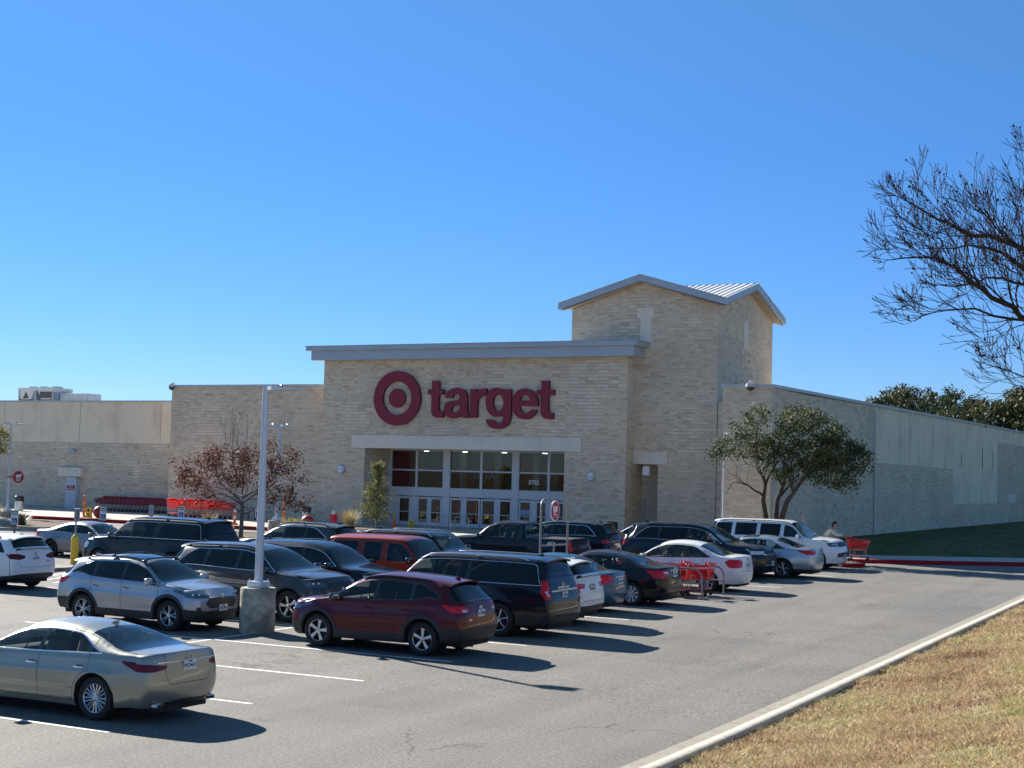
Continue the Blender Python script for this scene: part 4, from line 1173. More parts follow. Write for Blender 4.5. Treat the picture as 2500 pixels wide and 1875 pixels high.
    cr = ramp(nt, v2.outputs['Distance'], [(0.0, (1,) * 3), (.0008, (.9,) * 3), (.0016, (0,) * 3)])
    gate = ramp(nt, noise_(.35, 2.), [(.46, (0,) * 3), (.56, (1,) * 3)])
    cm = N(nt, 'ShaderNodeMath', operation='MULTIPLY'); nt.links.new(cr.outputs[0], cm.inputs[0]); nt.links.new(gate.outputs[0], cm.inputs[1])
    x = N(nt, 'ShaderNodeMix', data_type='RGBA'); nt.links.new(cm.outputs[0], x.inputs[0]); nt.links.new(c, x.inputs[6]); x.inputs[7].default_value = (.05, .05, .05, 1)
    nt.links.new(x.outputs[2], b.inputs['Base Color'])
    bp = N(nt, 'ShaderNodeBump', i_Strength=.35, i_Distance=.006); nt.links.new(noise_(55., 3., .9), bp.inputs['Height']); nt.links.new(bp.outputs[0], b.inputs['Normal'])
    return m
def noisy_mat(name, c1, c2, sc, rough=.9, bump=.3, c3=None, sc3=.4, det=5.):
    m, nt, out = newmat(name); b = pbsdf(nt, out, c1, rough, spec=.2)
    tc = N(nt, 'ShaderNodeTexCoord'); O = tc.outputs['Object']
    n = N(nt, 'ShaderNodeTexNoise', i_Scale=sc, i_Detail=det, i_Roughness=.65); nt.links.new(O, n.inputs['Vector'])
    r = ramp(nt, n.outputs['Fac'], [(.32, c1), (.68, c2)]); col = r.outputs[0]
    if c3:
        n3 = N(nt, 'ShaderNodeTexNoise', i_Scale=sc3, i_Detail=4.); nt.links.new(O, n3.inputs['Vector'])
        f = ramp(nt, n3.outputs['Fac'], [(.42, (0,) * 3), (.60, (1,) * 3)])
        x = N(nt, 'ShaderNodeMix', data_type='RGBA'); nt.links.new(f.outputs[0], x.inputs[0]); nt.links.new(col, x.inputs[6]); x.inputs[7].default_value = (*c3, 1); col = x.outputs[2]
    nt.links.new(col, b.inputs['Base Color'])
    if bump:
        bp = N(nt, 'ShaderNodeBump', i_Strength=bump, i_Distance=.02); nt.links.new(n.outputs['Fac'], bp.inputs['Height']); nt.links.new(bp.outputs[0], b.inputs['Normal'])
    return m
STONE = stone_mat()
STUCCO = stucco_mat('cream_stucco', (.80, .665, .49))
CAST = stucco_mat('cast_stone', (.76, .67, .56), .08)
ASPH = asphalt_mat()
CONC = noisy_mat('concrete', (.42, .40, .36), (.52, .50, .45), 6., c3=(.36, .34, .30), sc3=1.2)
CONCP = noisy_mat('rough_concrete', (.36, .33, .26), (.58, .54, .43), 6., bump=.6, c3=(.26, .24, .18), sc3=2.4)
REDK = noisy_mat('red_kerb_paint', (.28, .012, .018), (.36, .02, .028), 8.)
LINE0 = noisy_mat('line_paint_solid', (.62, .62, .60), (.82, .82, .80), 11., c3=(.48, .48, .46), sc3=6.)
def worn_line():
    m, nt, out = newmat('line_paint'); b = pbsdf(nt, out, (.75, .75, .73), .8, spec=.2)
    tc = N(nt, 'ShaderNodeTexCoord'); O = tc.outputs['Object']
    n1 = N(nt, 'ShaderNodeTexNoise', i_Scale=22., i_Detail=6., i_Roughness=.75); nt.links.new(O, n1.inputs['Vector'])
    n2 = N(nt, 'ShaderNodeTexNoise', i_Scale=.9, i_Detail=3.); nt.links.new(O, n2.inputs['Vector'])
    a = N(nt, 'ShaderNodeMath', operation='MULTIPLY_ADD'); a.inputs[1].default_value = .55; nt.links.new(n2.outputs['Fac'], a.inputs[0]); nt.links.new(n1.outputs['Fac'], a.inputs[2])
    r = ramp(nt, a.outputs[0], [(.60, (0,) * 3), (.72, (1,) * 3)])
    t = N(nt, 'ShaderNodeBsdfTransparent'); mx = N(nt, 'ShaderNodeMixShader'); nt.links.new(r.outputs[0], mx.inputs[0]); nt.links.new(t.outputs[0], mx.inputs[1]); nt.links.new(b.outputs[0], mx.inputs[2]); nt.links.new(mx.outputs[0], out.inputs[0])
    return m
LINE = worn_line()
METALG = M('galvanised_trim', (.42, .46, .50), .38, metal=.35, var=.08, vscale=1.2)
METALL = M('pale_coping', (.50, .52, .52), .5, var=.08)
SOFFIT = M('soffit_wood', (.42, .33, .25), .7)
ROOFM = M('white_roof_metal', (.72, .72, .70), .35)
FRAME = M('aluminium_frame', (.62, .66, .70), .4, metal=.15)
POLEM = M('painted_steel_pole', (.62, .66, .72), .35, coat=.3, var=.05)
REDP = M('red_plastic', (.52, .006, .012), .32, coat=.3)
REDSIGN = M('red_sign_face', (.36, .003, .022), .35)
WHITEP = M('white_paint', (.78, .78, .78), .4)
BRONZE = M('dark_bronze', (.05, .055, .06), .5)

# ================================================================= GROUND
def sheet(name, outline, mat, dz, kind='structure', step=4.0, ground=True):
    """a flat sheet following the slight rise of the lot; outline polygon in XY, cut by rows of constant Y at slope breaks"""
    bm = bmesh.new()
    vs = [bm.verts.new((x, y, 0)) for x, y in outline]; bm.faces.new(vs)
    for yb in (22.0, 72.0):
        bmesh.ops.bisect_plane(bm, geom=bm.verts[:] + bm.edges[:] + bm.faces[:], plane_co=(0, yb, 0), plane_no=(0, 1, 0))
    for v in bm.verts: v.co.z = zg(v.co.y) + dz
    bmesh.ops.recalc_face_normals(bm, faces=bm.faces[:])
    for f in bm.faces:
        if f.normal.z < 0: f.normal_flip()
    me = bpy.data.meshes.new(name); bm.to_mesh(me); bm.free(); me.materials.append(mat)
    o = bpy.data.objects.new(name, me); link(o); o['kind'] = kind
    return o
EARTH = noisy_mat('far_ground', (.20, .18, .11), (.13, .15, .07), .05, c3=(.09, .11, .05), sc3=.02)
sheet('ground', [(-900, -60), (600, -60), (600, 1400), (-900, 1400)], EARTH, -.06)
KX = -7.22
lot = [(-150, -40), (KX - .55, -40), (KX - .55, 60), (KX + .5, 63.5), (-3, 66.8), (8, 69.5), (30, 70), (30, 76), (2, 76), (-12, 69.0), (-17.5, 65.0), (-24.4, 64.6), (-24.4, 67.1), (-150, 67.1)]
sheet('parking_lot', lot, ASPH, 0.0)
# main kerb with gutter pan along the drive
def kerb_run(name, pts, prof, mat, closed=False, label=None, kind='structure'):
    """pts = plan polyline; prof = [(offset to the right, height)]"""
    P = [Vector((x, y, 0)) for x, y in pts]; n = len(P); vs = []; fs = []
    for i, p in enumerate(P):
        a = P[(i - 1) % n] if (closed or i > 0) else p; c = P[(i + 1) % n] if (closed or i < n - 1) else p
        t = (c - a).normalized(); r = Vector((t.y, -t.x, 0))
        d1 = (p - a).normalized() if (p - a).length > 1e-6 else t
        k = 1 / max(.5, math.cos(d1.angle(t))) if d1.length > 0 else 1
        for (o_, h_) in prof:
            q = p + r * o_ * k; vs.append((q.x, q.y, zg(q.y) + h_))
    m = len(prof)
    for i in range(n if closed else n - 1):
        j = (i + 1) % n
        for k in range(m - 1): fs.append((i * m + k, i * m + k + 1, j * m + k + 1, j * m + k))
    mb = MB(); mb.add(vs, fs); o = mb.build(name, mat, auto=35); o['kind'] = kind
    return o
def jointed_concrete(name='kerb_concrete', k=1.0):
    m, nt, out = newmat(name); b = pbsdf(nt, out, (.5, .48, .42), .85, spec=.2)
    tc = N(nt, 'ShaderNodeTexCoord'); s = N(nt, 'ShaderNodeSeparateXYZ'); nt.links.new(tc.outputs['Object'], s.inputs[0])
    md = N(nt, 'ShaderNodeMath', operation='PINGPONG'); md.inputs[1].default_value = 1.5; nt.links.new(s.outputs[1], md.inputs[0])
    j = ramp(nt, md.outputs[0], [(0.0, (.45,) * 3), (.010, (.5,) * 3), (.016, (1,) * 3)])
    n = N(nt, 'ShaderNodeTexNoise', i_Scale=5., i_Detail=7., i_Roughness=.7); nt.links.new(tc.outputs['Object'], n.inputs['Vector'])
    r = ramp(nt, n.outputs['Fac'], [(.3, (.42 * k, .38 * k, .30 * k)), (.5, (.54 * k, .50 * k, .41 * k)), (.7, (.62 * k, .58 * k, .49 * k))])
    x = N(nt, 'ShaderNodeMix', data_type='RGBA', blend_type='MULTIPLY'); x.inputs[0].default_value = 1
    nt.links.new(r.outputs[0], x.inputs[6]); nt.links.new(j.outputs[0], x.inputs[7]); nt.links.new(x.outputs[2], b.inputs['Base Color'])
    bp = N(nt, 'ShaderNodeBump', i_Strength=.4, i_Distance=.01); nt.links.new(n.outputs['Fac'], bp.inputs['Height']); nt.links.new(bp.outputs[0], b.inputs['Normal'])
    return m
KERBC = jointed_concrete(); GUTC = jointed_concrete('gutter_concrete', .52)
kpts = [(KX - .42, y) for y in np.arange(-30, 60.1, 3)] + [(KX - .2, 62), (KX + .6, 64), (KX + 2, 65.6), (-3, 67), (3, 68.2), (10, 68.8), (30, 69)]
kerb_run('kerb', kpts, [(.302, .0), (.335, .135), (.36, .15), (.50, .15), (.525, .135), (.53, -.05)], KERBC)
kerb_run('gutter', kpts, [(-.16, .004), (.301, .010)], GUTC)
# red kerb and pavement in front of the long wall
rk = [(-24.4, 64.6), (-17.5, 65.1), (-14.5, 66.4), (-12.0, 67.9), (-9.0, 69.9), (-4.0, 73.2), (4, 76.5), (30, 77)]
kerb_run('kerb', rk, [(.02, .004), (0, .15), (-.03, .17), (-.28, .17), (-.29, .10)], REDK)
pv = MB()
pvp = [(x, y) for x, y in rk]
def offs(pts, d):
    out = []
    for i, p in enumerate(pts):
        a = pts[max(i - 1, 0)]; c = pts[min(i + 1, len(pts) - 1)]
        t = Vector((c[0] - a[0], c[1] - a[1])).normalized(); out.append((p[0] - t.y * d, p[1] + t.x * d))
    return out
inner = offs(rk, .27); outer = offs(rk, 3.4); outer[0] = (-24.4, 68.2)
vs = [(x, y, zg(y) + .166) for x, y in inner] + [(x, y, zg(y) + .176) for x, y in outer]
n = len(inner); pv.add(vs, [(i, i + 1, n + i + 1, n + i) for i in range(n - 1)])
o = pv.build('pavement', CONC); o['kind'] = 'structure'
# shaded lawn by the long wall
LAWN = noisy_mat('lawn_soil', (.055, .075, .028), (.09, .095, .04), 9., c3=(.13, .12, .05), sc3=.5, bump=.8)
lw = MB(); lv = []; lf = []
oo = offs(rk, 3.35); nx = 10
oo[0] = (-24.4, 68.1)
rows = 14
for i, (x, y) in enumerate(oo):
    for k in range(rows):
        t = k / (rows - 1); yy = y + (165 - y) * t ** 2; xx = x + (min(x + 4, 40) - x) * t * 0
        lv.append((xx, yy, zg(yy) + .165 + .45 * math.sin(min(1, t * 3) * math.pi / 2) * .6))
for i in range(len(oo) - 1):
    for k in range(rows - 1): lf.append((i * rows + k, (i + 1) * rows + k, (i + 1) * rows + k + 1, i * rows + k + 1))
lw.add(lv, lf); o = lw.build('lawn', LAWN, smooth=True); o['kind'] = 'structure'

# dry grass bank on the right, the photographer stands on it
def bank_z(x, y):
    d = x - (KX + .11)
    return zg(y) + .045 + .19 * d * (1 - math.exp(-max(d, 0) / 1.6)) + .05 * noise.noise(Vector((x * .5, y * .5, 0))) * min(1, d) + .02 * noise.noise(Vector((x * 2.3, y * 2.3, 3))) * min(1, d * 2)
SOIL = noisy_mat('dry_turf_soil', (.17, .11, .07), (.34, .25, .16), 16., c3=(.22, .21, .08), sc3=.55, bump=.9)
bx = [KX + .11 + v for v in (0, .08, .2, .4, .7, 1, 1.5, 2, 2.6, 3.3, 4, 5, 6, 7, 8, 10, 13, 17, 24, 40)]
by = list(np.arange(-20, 60, .8)) + [61, 63, 65.5]
bv = [(x, y, bank_z(x, y)) for y in by for x in bx]; nb = len(bx)
bf = [(j * nb + i, j * nb + i + 1, (j + 1) * nb + i + 1, (j + 1) * nb + i) for j in range(len(by) - 1) for i in range(nb - 1)]
mbk = MB(); mbk.add(bv, bf); o = mbk.build('grass_bank', SOIL, smooth=True); o['kind'] = 'structure'

def blades(name, P, hts, wid, mat, lean=.6, rng=None, label=None, cat=None):
    n = len(P); rng = rng or np.random.default_rng(3)
    a = rng.uniform(0, 2 * math.pi, n); ln = rng.normal(0, lean, (n, 2)) * hts[:, None]
    dx = np.cos(a) * wid / 2; dy = np.sin(a) * wid / 2
    V = np.empty((n, 3, 3)); V[:, 0] = P + np.c_[dx, dy, np.zeros(n) - .005]; V[:, 1] = P - np.c_[dx, dy, np.zeros(n) + .005]
    V[:, 2] = P + np.c_[ln, hts]
    me = bpy.data.meshes.new(name); me.vertices.add(3 * n); me.vertices.foreach_set('co', V.reshape(-1))
    me.loops.add(3 * n); me.loops.foreach_set('vertex_index', np.arange(3 * n, dtype=np.int32))
    me.polygons.add(n); me.polygons.foreach_set('loop_start', np.arange(0, 3 * n, 3, dtype=np.int32)); me.polygons.foreach_set('loop_total', np.full(n, 3, dtype=np.int32))
    me.update(calc_edges=True); me.materials.append(mat)
    o = bpy.data.objects.new(name, me); link(o); o['kind'] = 'stuff'
    tag(o, label, cat)
    return o
def blade_mat(name, stops, nsc=.45, patch=None):
    m, nt, out = newmat(name); b = pbsdf(nt, out, (.3, .25, .1), .7, spec=.25)
    tc = N(nt, 'ShaderNodeTexCoord'); O = tc.outputs['Object']
    n = N(nt, 'ShaderNodeTexNoise', i_Scale=nsc, i_Detail=5., i_Roughness=.6); nt.links.new(O, n.inputs['Vector'])
    w = N(nt, 'ShaderNodeTexWhiteNoise', noise_dimensions='3D')
    sn = N(nt, 'ShaderNodeVectorMath', operation='SNAP'); sn.inputs[1].default_value = (.03, .03, .5); nt.links.new(O, sn.inputs[0]); nt.links.new(sn.outputs[0], w.inputs['Vector'])
    ad = N(nt, 'ShaderNodeMath', operation='MULTIPLY_ADD'); ad.inputs[1].default_value = .30; nt.links.new(w.outputs['Value'], ad.inputs[0]); nt.links.new(n.outputs['Fac'], ad.inputs[2])
    r = ramp(nt, ad.outputs[0], stops)
    nt.links.new(r.outputs[0], b.inputs['Base Color'])
    tl = N(nt, 'ShaderNodeBsdfTranslucent'); nt.links.new(r.outputs[0], tl.inputs[0])
    mx = N(nt, 'ShaderNodeMixShader'); mx.inputs[0].default_value = .25
    nt.links.new(b.outputs[0], mx.inputs[1]); nt.links.new(tl.outputs[0], mx.inputs[2]); nt.links.new(mx.outputs[0], out.inputs[0])
    return m
STRAW = blade_mat('dry_grass_blades', [(.37, (.18, .10, .065)), (.47, (.34, .22, .13)), (.57, (.49, .36, .21)), (.68, (.59, .47, .28)), (.80, (.50, .44, .22)), (.90, (.28, .29, .09)), (.99, (.13, .18, .04))])
rng = np.random.default_rng(11)
def grass_points(n, y0, y1, x1=3.0, p=1.0):
    y = y0 + (y1 - y0) * rng.uniform(0, 1, n) ** p
    xmax = np.minimum(KX + .2 + np.maximum(0.6, (y - y0) * .0 + 9.0), x1)
    x = KX + .11 + rng.uniform(0, 1, n) ** 1.0 * (xmax - KX - .11)
    return x, y
def visible(x, y):                       # keep what the bank can show from around the camera
    dx, dy = x, y
    ang = np.degrees(np.arctan2(dx, dy))
    return (ang > -27.5 - 26) & (ang < -27.5 + 30)
Gp = []
for (cnt, y0, y1) in ((150000, 11, 22), (110000, 22, 36), (70000, 36, 58)):
    x, y = grass_points(cnt, y0, y1); k = visible(x, y); Gp.append(np.c_[x[k], y[k]])
Gp = np.concatenate(Gp)
def bank_np(x, y):
    return np.array([bank_z(a, b) for a, b in zip(x, y)])
nz_ = np.array([noise.noise(Vector((a * .9, b * .9, 5))) + .6 * noise.noise(Vector((a * 3.1, b * 3.1, 1))) for a, b in Gp])
kk = nz_ > rng.uniform(-1.1, -.25, len(Gp)); Gp = Gp[kk]; nz_ = nz_[kk]
Gz = bank_np(Gp[:, 0], Gp[:, 1]); dist = np.hypot(Gp[:, 0], Gp[:, 1])
hh = rng.uniform(.02, .065, len(Gp)) * (1 + .9 * np.clip(nz_, -.6, 1)) * (1 + dist / 60); ww = .010 * (1 + dist / 16)
o = blades('dry_grass', np.c_[Gp, Gz], hh, ww, STRAW, 1.1, rng)
# fallen leaves and clippings on the bank
lp = rng.choice(len(Gp), 5200, replace=False); LEAFB = noisy_mat('fallen_leaf', (.16, .07, .035), (.34, .22, .12), 3., bump=0)
o = blades('leaf_litter', np.c_[Gp[lp], Gz[lp] + .02], rng.uniform(.0, .02, len(lp)), np.full(len(lp), .055), LEAFB, 2.2, rng)
x = rng.uniform(-21.8, 6, 60000); y = 68.5 + rng.uniform(0, 1, 60000) ** 1.6 * 60
bl = np.interp(x, [p[0] for p in outer], [p[1] for p in outer]); k = (y > bl + .05) & ~((x < -21.7) & (y > 69))
x, y = x[k], y[k]; t_ = np.sqrt(np.clip((y - bl[k]) / (165 - bl[k]), 0, 1))
z = .5 + .165 + .27 * np.sin(np.minimum(1, t_ * 3) * math.pi / 2)
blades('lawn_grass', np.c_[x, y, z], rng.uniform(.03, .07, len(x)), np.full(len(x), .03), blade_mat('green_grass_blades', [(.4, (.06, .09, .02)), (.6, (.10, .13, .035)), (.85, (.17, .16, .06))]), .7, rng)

# ---- painted lines: every stripe is painted asphalt of the lot
def stripe(mb, x0, y0, x1, y1, w=.10):
    d = Vector((x1 - x0, y1 - y0)); L_ = d.length; t = d / L_; nrm = Vector((-t.y, t.x)) * w / 2
    n = max(1, int(L_ / 2)); vs = []
    for i in range(n + 1):
        p = Vector((x0, y0)) + d * i / n
        for s in (-1, 1):
            q = p + nrm * s; vs.append((q.x, q.y, zg(q.y) + .004))
    mb.add(vs, [(2 * i, 2 * i + 2, 2 * i + 3, 2 * i + 1) for i in range(n)])
stall_y = [9.9, 13.15, 16.42, 19.73, 23.04, 26.28] + [26.28 + 3.33 * k for k in range(1, 10)] + [59.55, 62.6]
LINEOBJ = []
for sy in stall_y:
    mb = MB()
    stripe(mb, -14.9 if sy < 30 else -15.25, sy + .02, -20.9, sy); stripe(mb, -21.1, sy, -26.6, sy)
    o = mb.build('road_marking', LINE); o['kind'] = 'structure'
mb = MB(); stripe(mb, -21.0, 10, -21.0, 60.5); o = mb.build('road_marking', LINE); o['kind'] = 'structure'
for k in range(13):
    sy = 20 + 3.33 * k
    mb = MB(); stripe(mb, -31.6, sy, -37.3, sy); stripe(mb, -37.5, sy, -43, sy); o = mb.build('road_marking', LINE); o['kind'] = 'structure'
for k in range(9):
    mb = MB(); stripe(mb, -31.8 - k * .7, 34.6, -32.9 - k * .7, 37.6); o = mb.build('road_marking', LINE); o['kind'] = 'structure'
# ================================================================= STORE BUILDING
FY = 76.5; TY = 77.6; BY = 77.5; LY = 80.5; DY = 79.45; PZ = .65
BLD = empty('store_building', (-45, 85, .5), 0, 'long limestone and stucco store with a gabled corner tower behind the parked cars', 'building')
def P_(mb, name, mat, parent=BLD, **k):
    o = mb.build(name, mat, None, **k); o.parent = parent; o.matrix_parent_inverse = Matrix.Translation(parent.location).inverted(); return o
def wallbox(x0, x1, y0, y1, z0, z1, name='wall', mat=STONE):
    mb = MB(); mb.bbox(x0, x1, y0, y1, z0, z1); return P_(mb, name, mat)
# main block with recessed entrance: X -53.1 .. -32.5
X0, X1 = -53.1, -32.55; OX0, OX1 = -49.9, -36.35; OZ = 5.36
mb = MB()
mb.bbox(X0, OX0, FY, 84, .3, 11.0); mb.bbox(OX1, X1, FY, 84, .3, 11.0); mb.bbox(OX0, OX1, FY + .002, 84, OZ, 11.0)
P_(mb, 'wall', STONE)
mb = MB(); mb.bbox(-50.85, -35.3, FY - .06, FY + .3, OZ - .02, 6.12); P_(mb, 'lintel', CAST)
# cornice: fascia and cap
mb = MB()
mb.bbox(-53.7, -31.95, FY - .60, 84.2, 10.72, 11.30)
P_(mb, 'cornice', METALG)
mb = MB(); mb.bbox(-53.95, -31.7, FY - .85, 84.4, 11.30, 11.56); mb.bbox(-54.0, -31.65, FY - .90, 84.5, 11.56, 11.60)
P_(mb, 'cornice_cap', METALG)
# low block left of the entrance and the low wing
wallbox(-66.05, X0, BY, 88, .3, 9.20)
mb = MB(); mb.bbox(-66.2, X0, BY - .12, 88, 9.20, 9.34); P_(mb, 'coping', METALL)
mb = MB(); mb.bbox(-128, -66.05, LY, LY + .4, .3, 5.46); P_(mb, 'wall', STONE)
mb = MB(); mb.bbox(-128, -66.05, LY, LY + .4, 5.46, 8.35); P_(mb, 'wall', STUCCO)
mb = MB(); mb.bbox(-128, -66.05, LY - .1, LY + .5, 8.35, 8.47); P_(mb, 'coping', METALL)
mb = MB(); mb.bbox(-128, -24.6, LY + 3.6, 168, .3, 7.6); P_(mb, 'roof', M('flat_roof_membrane', (.5, .5, .48), .8))
mb = MB(); mb.bbox(-128, -66.2, LY - .35, LY, .3, .78); P_(mb, 'wall_base', CONC)
# tower with crossing gables
TX0, TX1, TB = -36.6, -27.64, 87.4; EZ = 13.62; PK = 15.35
mb = MB(); tw = (TX0 + TX1) / 2; td = (TY + TB) / 2
mb.bbox(TX0, TX1, TY, TB, .3, EZ)
# niche is cut as a framed recess: three boxes replace the lower front
mb = MB()
NX0, NX1, NZ = -33.6, -31.05, 4.75
mb.bbox(TX0, NX0, TY, TB, .3, NZ); mb.bbox(NX1, TX1, TY, TB, .3, NZ); mb.bbox(NX0, NX1, TY + 1.4, TB, .3, NZ); mb.bbox(TX0, TX1, TY + .001, TB, NZ, EZ)
P_(mb, 'wall', STONE)
PEAK = 15.0
mb = MB()
mb.prism([(TX0, EZ), (TX1, EZ), (tw, PEAK)], TY, TB, 'Y'); P_(mb, 'gable_wall', STONE)
mb = MB(); mb.prism([(TY, EZ), (TB, EZ), (td, PEAK - .001)], TX0 + .002, TX1 + .0, 'X'); P_(mb, 'gable_wall', STONE)
# roof: two crossing gable roofs, 0.75 m overhang
ov = .62; sl1 = (PEAK - EZ) / ((TX1 - TX0) / 2); sl2 = (PEAK - EZ) / ((TB - TY) / 2)
hx_, hy_ = (TX1 - TX0) / 2 + ov, (TB - TY) / 2 + ov; ez_ = PEAK - sl1 * hx_ + .06
def cross_roof(lift, th, grow=0.0, caps=True):
    a, b = hx_ + grow, hy_ + grow; pk = PEAK + lift; e = ez_ + lift
    pts = [(0, 0, pk), (0, -b, pk), (a, -b, e), (a, 0, pk), (a, b, e), (0, b, pk), (-a, b, e), (-a, 0, pk), (-a, -b, e)]
    mb = MB(); V = [(tw + x, td + y, z) for x, y, z in pts]; W = [(x, y, z - th) for x, y, z in V]
    F = [(0, 1, 2), (0, 2, 3), (0, 3, 4), (0, 4, 5), (0, 5, 6), (0, 6, 7), (0, 7, 8), (0, 8, 1)]
    F2 = [tuple(9 + i for i in f[::-1]) for f in F]; side = [(k, 9 + k, 9 + (k % 8) + 1, (k % 8) + 1) for k in range(1, 9)]
    mb.add(V + W, F + F2 + (side if caps else [])); return mb
P_(cross_roof(.05, .05, -.12), 'soffit', SOFFIT)
P_(cross_roof(.42, .36), 'roof', METALG)
P_(cross_roof(.455, .03, .04), 'roof_sheet', ROOFM)
mb = MB(); k = 0
for s1 in (-1, 1):
    for s2 in (-1, 1):
        for q in np.arange(.35, hx_, .42):       # seams running down from the ridge along x to the valley
            t_ = q / hx_
            mb.tube([(tw + s1 * q, td, PEAK + .475), (tw + s1 * q, td + s2 * hy_ * t_, PEAK + .475 - (PEAK - ez_) * t_)], .022, 4)
P_(mb, 'roof_seam', METALG)
# vent panels on the tower
mb = MB(); mb.bbox(-32.5, -31.5, TY - .05, TY + .05, 13.0, 13.6); P_(mb, 'lintel', CAST)
mb = MB(); mb.bbox(-32.3, -31.65, TY - .03, TY + .05, 11.55, 13.0); P_(mb, 'blind_window', CAST)
mb = MB(); mb.bbox(TX1 - .05, TX1 + .04, 81.9, 82.7, 11.6, 13.2); P_(mb, 'blind_window', CAST)
mb = MB(); mb.bbox(-33.9, -30.5, TY - .06, TY + .3, NZ - .02, 5.42); P_(mb, 'lintel', CAST)
mb = MB(); mb.bbox(NX0 + .3, NX0 + 1.3, TY + 1.34, TY + 1.45, .6, 2.75); P_(mb, 'door', M('grey_door', (.40, .40, .38), .5))
mb = MB(); mb.rbox((-31.7, TY - .12, 4.35), (.38, .22, .5), .02); P_(mb, 'electric_box', WHITEP)
# long right wing: stone and stucco panels in the X = -21.94 plane
RX = -21.94; RY0 = 69.43; RY1 = 168
def rtop(y): return 8.48 + (y - RY0) * .0105
mb = MB(); mb.bbox(-24.44, RX, RY0, TB, .3, 8.48); mb.bbox(-27.6, -24.44, TY + .03, TB, .3, 8.2); P_(mb, 'wall', STONE)
def side_panel(y0, y1, z0, z1, mat, name='wall', x=RX, th=.3, z1b=None):
    mb = MB(); z1b = z1 if z1b is None else z1b
    mb.prism([(y0, z0), (y1, z0), (y1, z1b), (y0, z1)], x - th, x, 'X'); return P_(mb, name, mat)
side_panel(TB, RY1, .3, 2.70, STONE)
side_panel(TB, 114.1, 2.70, 5.30, STONE)
side_panel(TB, 86.6 + 3, 5.30, rtop(TB), STONE, z1b=rtop(89.6))
side_panel(89.6, 134.0, 5.30, rtop(89.6), STUCCO, x=RX - .03, z1b=rtop(134))
side_panel(114.1, 134.0, 2.70, 5.30, STUCCO, x=RX - .03)
side_panel(134.0, RY1, 2.70, 8.05, STONE)
side_panel(134.0, RY1, 8.05, rtop(134), STUCCO, x=RX - .03, z1b=rtop(RY1))
side_panel(139.5, 144, 2.74, 3.5, CAST, x=RX + .03)
mb = MB(); mb.prism([(RY0, 8.40), (TB, 8.40), (TB, rtop(TB))], RX - .3, RX - .004, 'X'); P_(mb, 'wall', STONE)
mb = MB(); mb.prism([(RY0 - .08, 8.48), (RY1, rtop(RY1)), (RY1, rtop(RY1) + .16), (RY0 - .08, 8.64)], RX - .4, RX + .10, 'X'); P_(mb, 'coping', METALL)
mb = MB(); mb.bbox(-24.5, RX - .4, RY0 - .10, RY0 + .4, 8.48, 8.64); P_(mb, 'coping', METALL)
for y_ in (117.5, 126.5, 131.5):
    mb = MB(); mb.bbox(RX - .02, RX - .018 + .01, y_, y_ + .12, 5.6, 7.2 if y_ > 120 else 6.6); P_(mb, 'scupper_slot', BRONZE)
for y_ in (96.5, 104.0, 111.5, 119.0, 126.8, 134.02, 142, 150):
    mb = MB(); mb.bbox(RX - .04, RX - .024, y_ - .02, y_ + .02, 5.34 if y_ < 112 else 2.8, 8.5 + (y_ - 69) * .0103); P_(mb, 'wall_joint', M('joint_sealant', (.33, .31, .27), .8))
for x_ in (-122, -114.5, -107, -99.5, -92, -84.5, -77, -69.5):
    mb = MB(); mb.bbox(x_ - .02, x_ + .02, LY - .004, LY + .02, 5.5, 8.34); P_(mb, 'wall_joint', _mc['joint_sealant'])
mb = MB(); mb.tube([(RX + .07, 89.8, .6), (RX + .07, 89.8, 8.5)], .05, 8); P_(mb, 'downpipe', METALL)
# entrance storefront at DY
SF = []
def fr(x0, x1, z0, z1, d=.12, y=DY):
    mb = MB(); mb.bbox(x0, x1, y, y + d, z0, z1); return mb
def zf(z): return z
mb = MB()
mull = [(-49.9, -49.75), (-48.0, -47.85), (-46.0, -45.50), (-43.42, -43.26), (-41.2, -40.72), (-38.84, -38.68)]
for a, b in mull: mb.bbox(a, b, DY - (.06 if b - a > .3 else 0), DY + .14, .5 if b - a > .3 else 2.95, 5.36)
for z0, z1, dd in ((5.28, 5.36, 0), (4.03, 4.12, 0), (2.48, 3.02, -.02)): mb.bbox(-49.88, OX1, DY + dd + .003, DY + .135, z0, z1)
P_(mb, 'storefront_frame', FRAME)
GLZ = glassmat('store_glass', (.62, .66, .65), 1.0)
for (a, b) in ((-49.75, -48.0), (-47.85, -46.0), (-45.5, -43.42), (-43.26, -41.2), (-40.72, -38.84), (-38.68, OX1)):
    for (z0, z1) in ((4.12, 5.28), (3.02, 4.03)):
        mb = MB(); mb.bbox(a, b, DY + .05, DY + .06, z0, z1); P_(mb, 'window', GLZ)
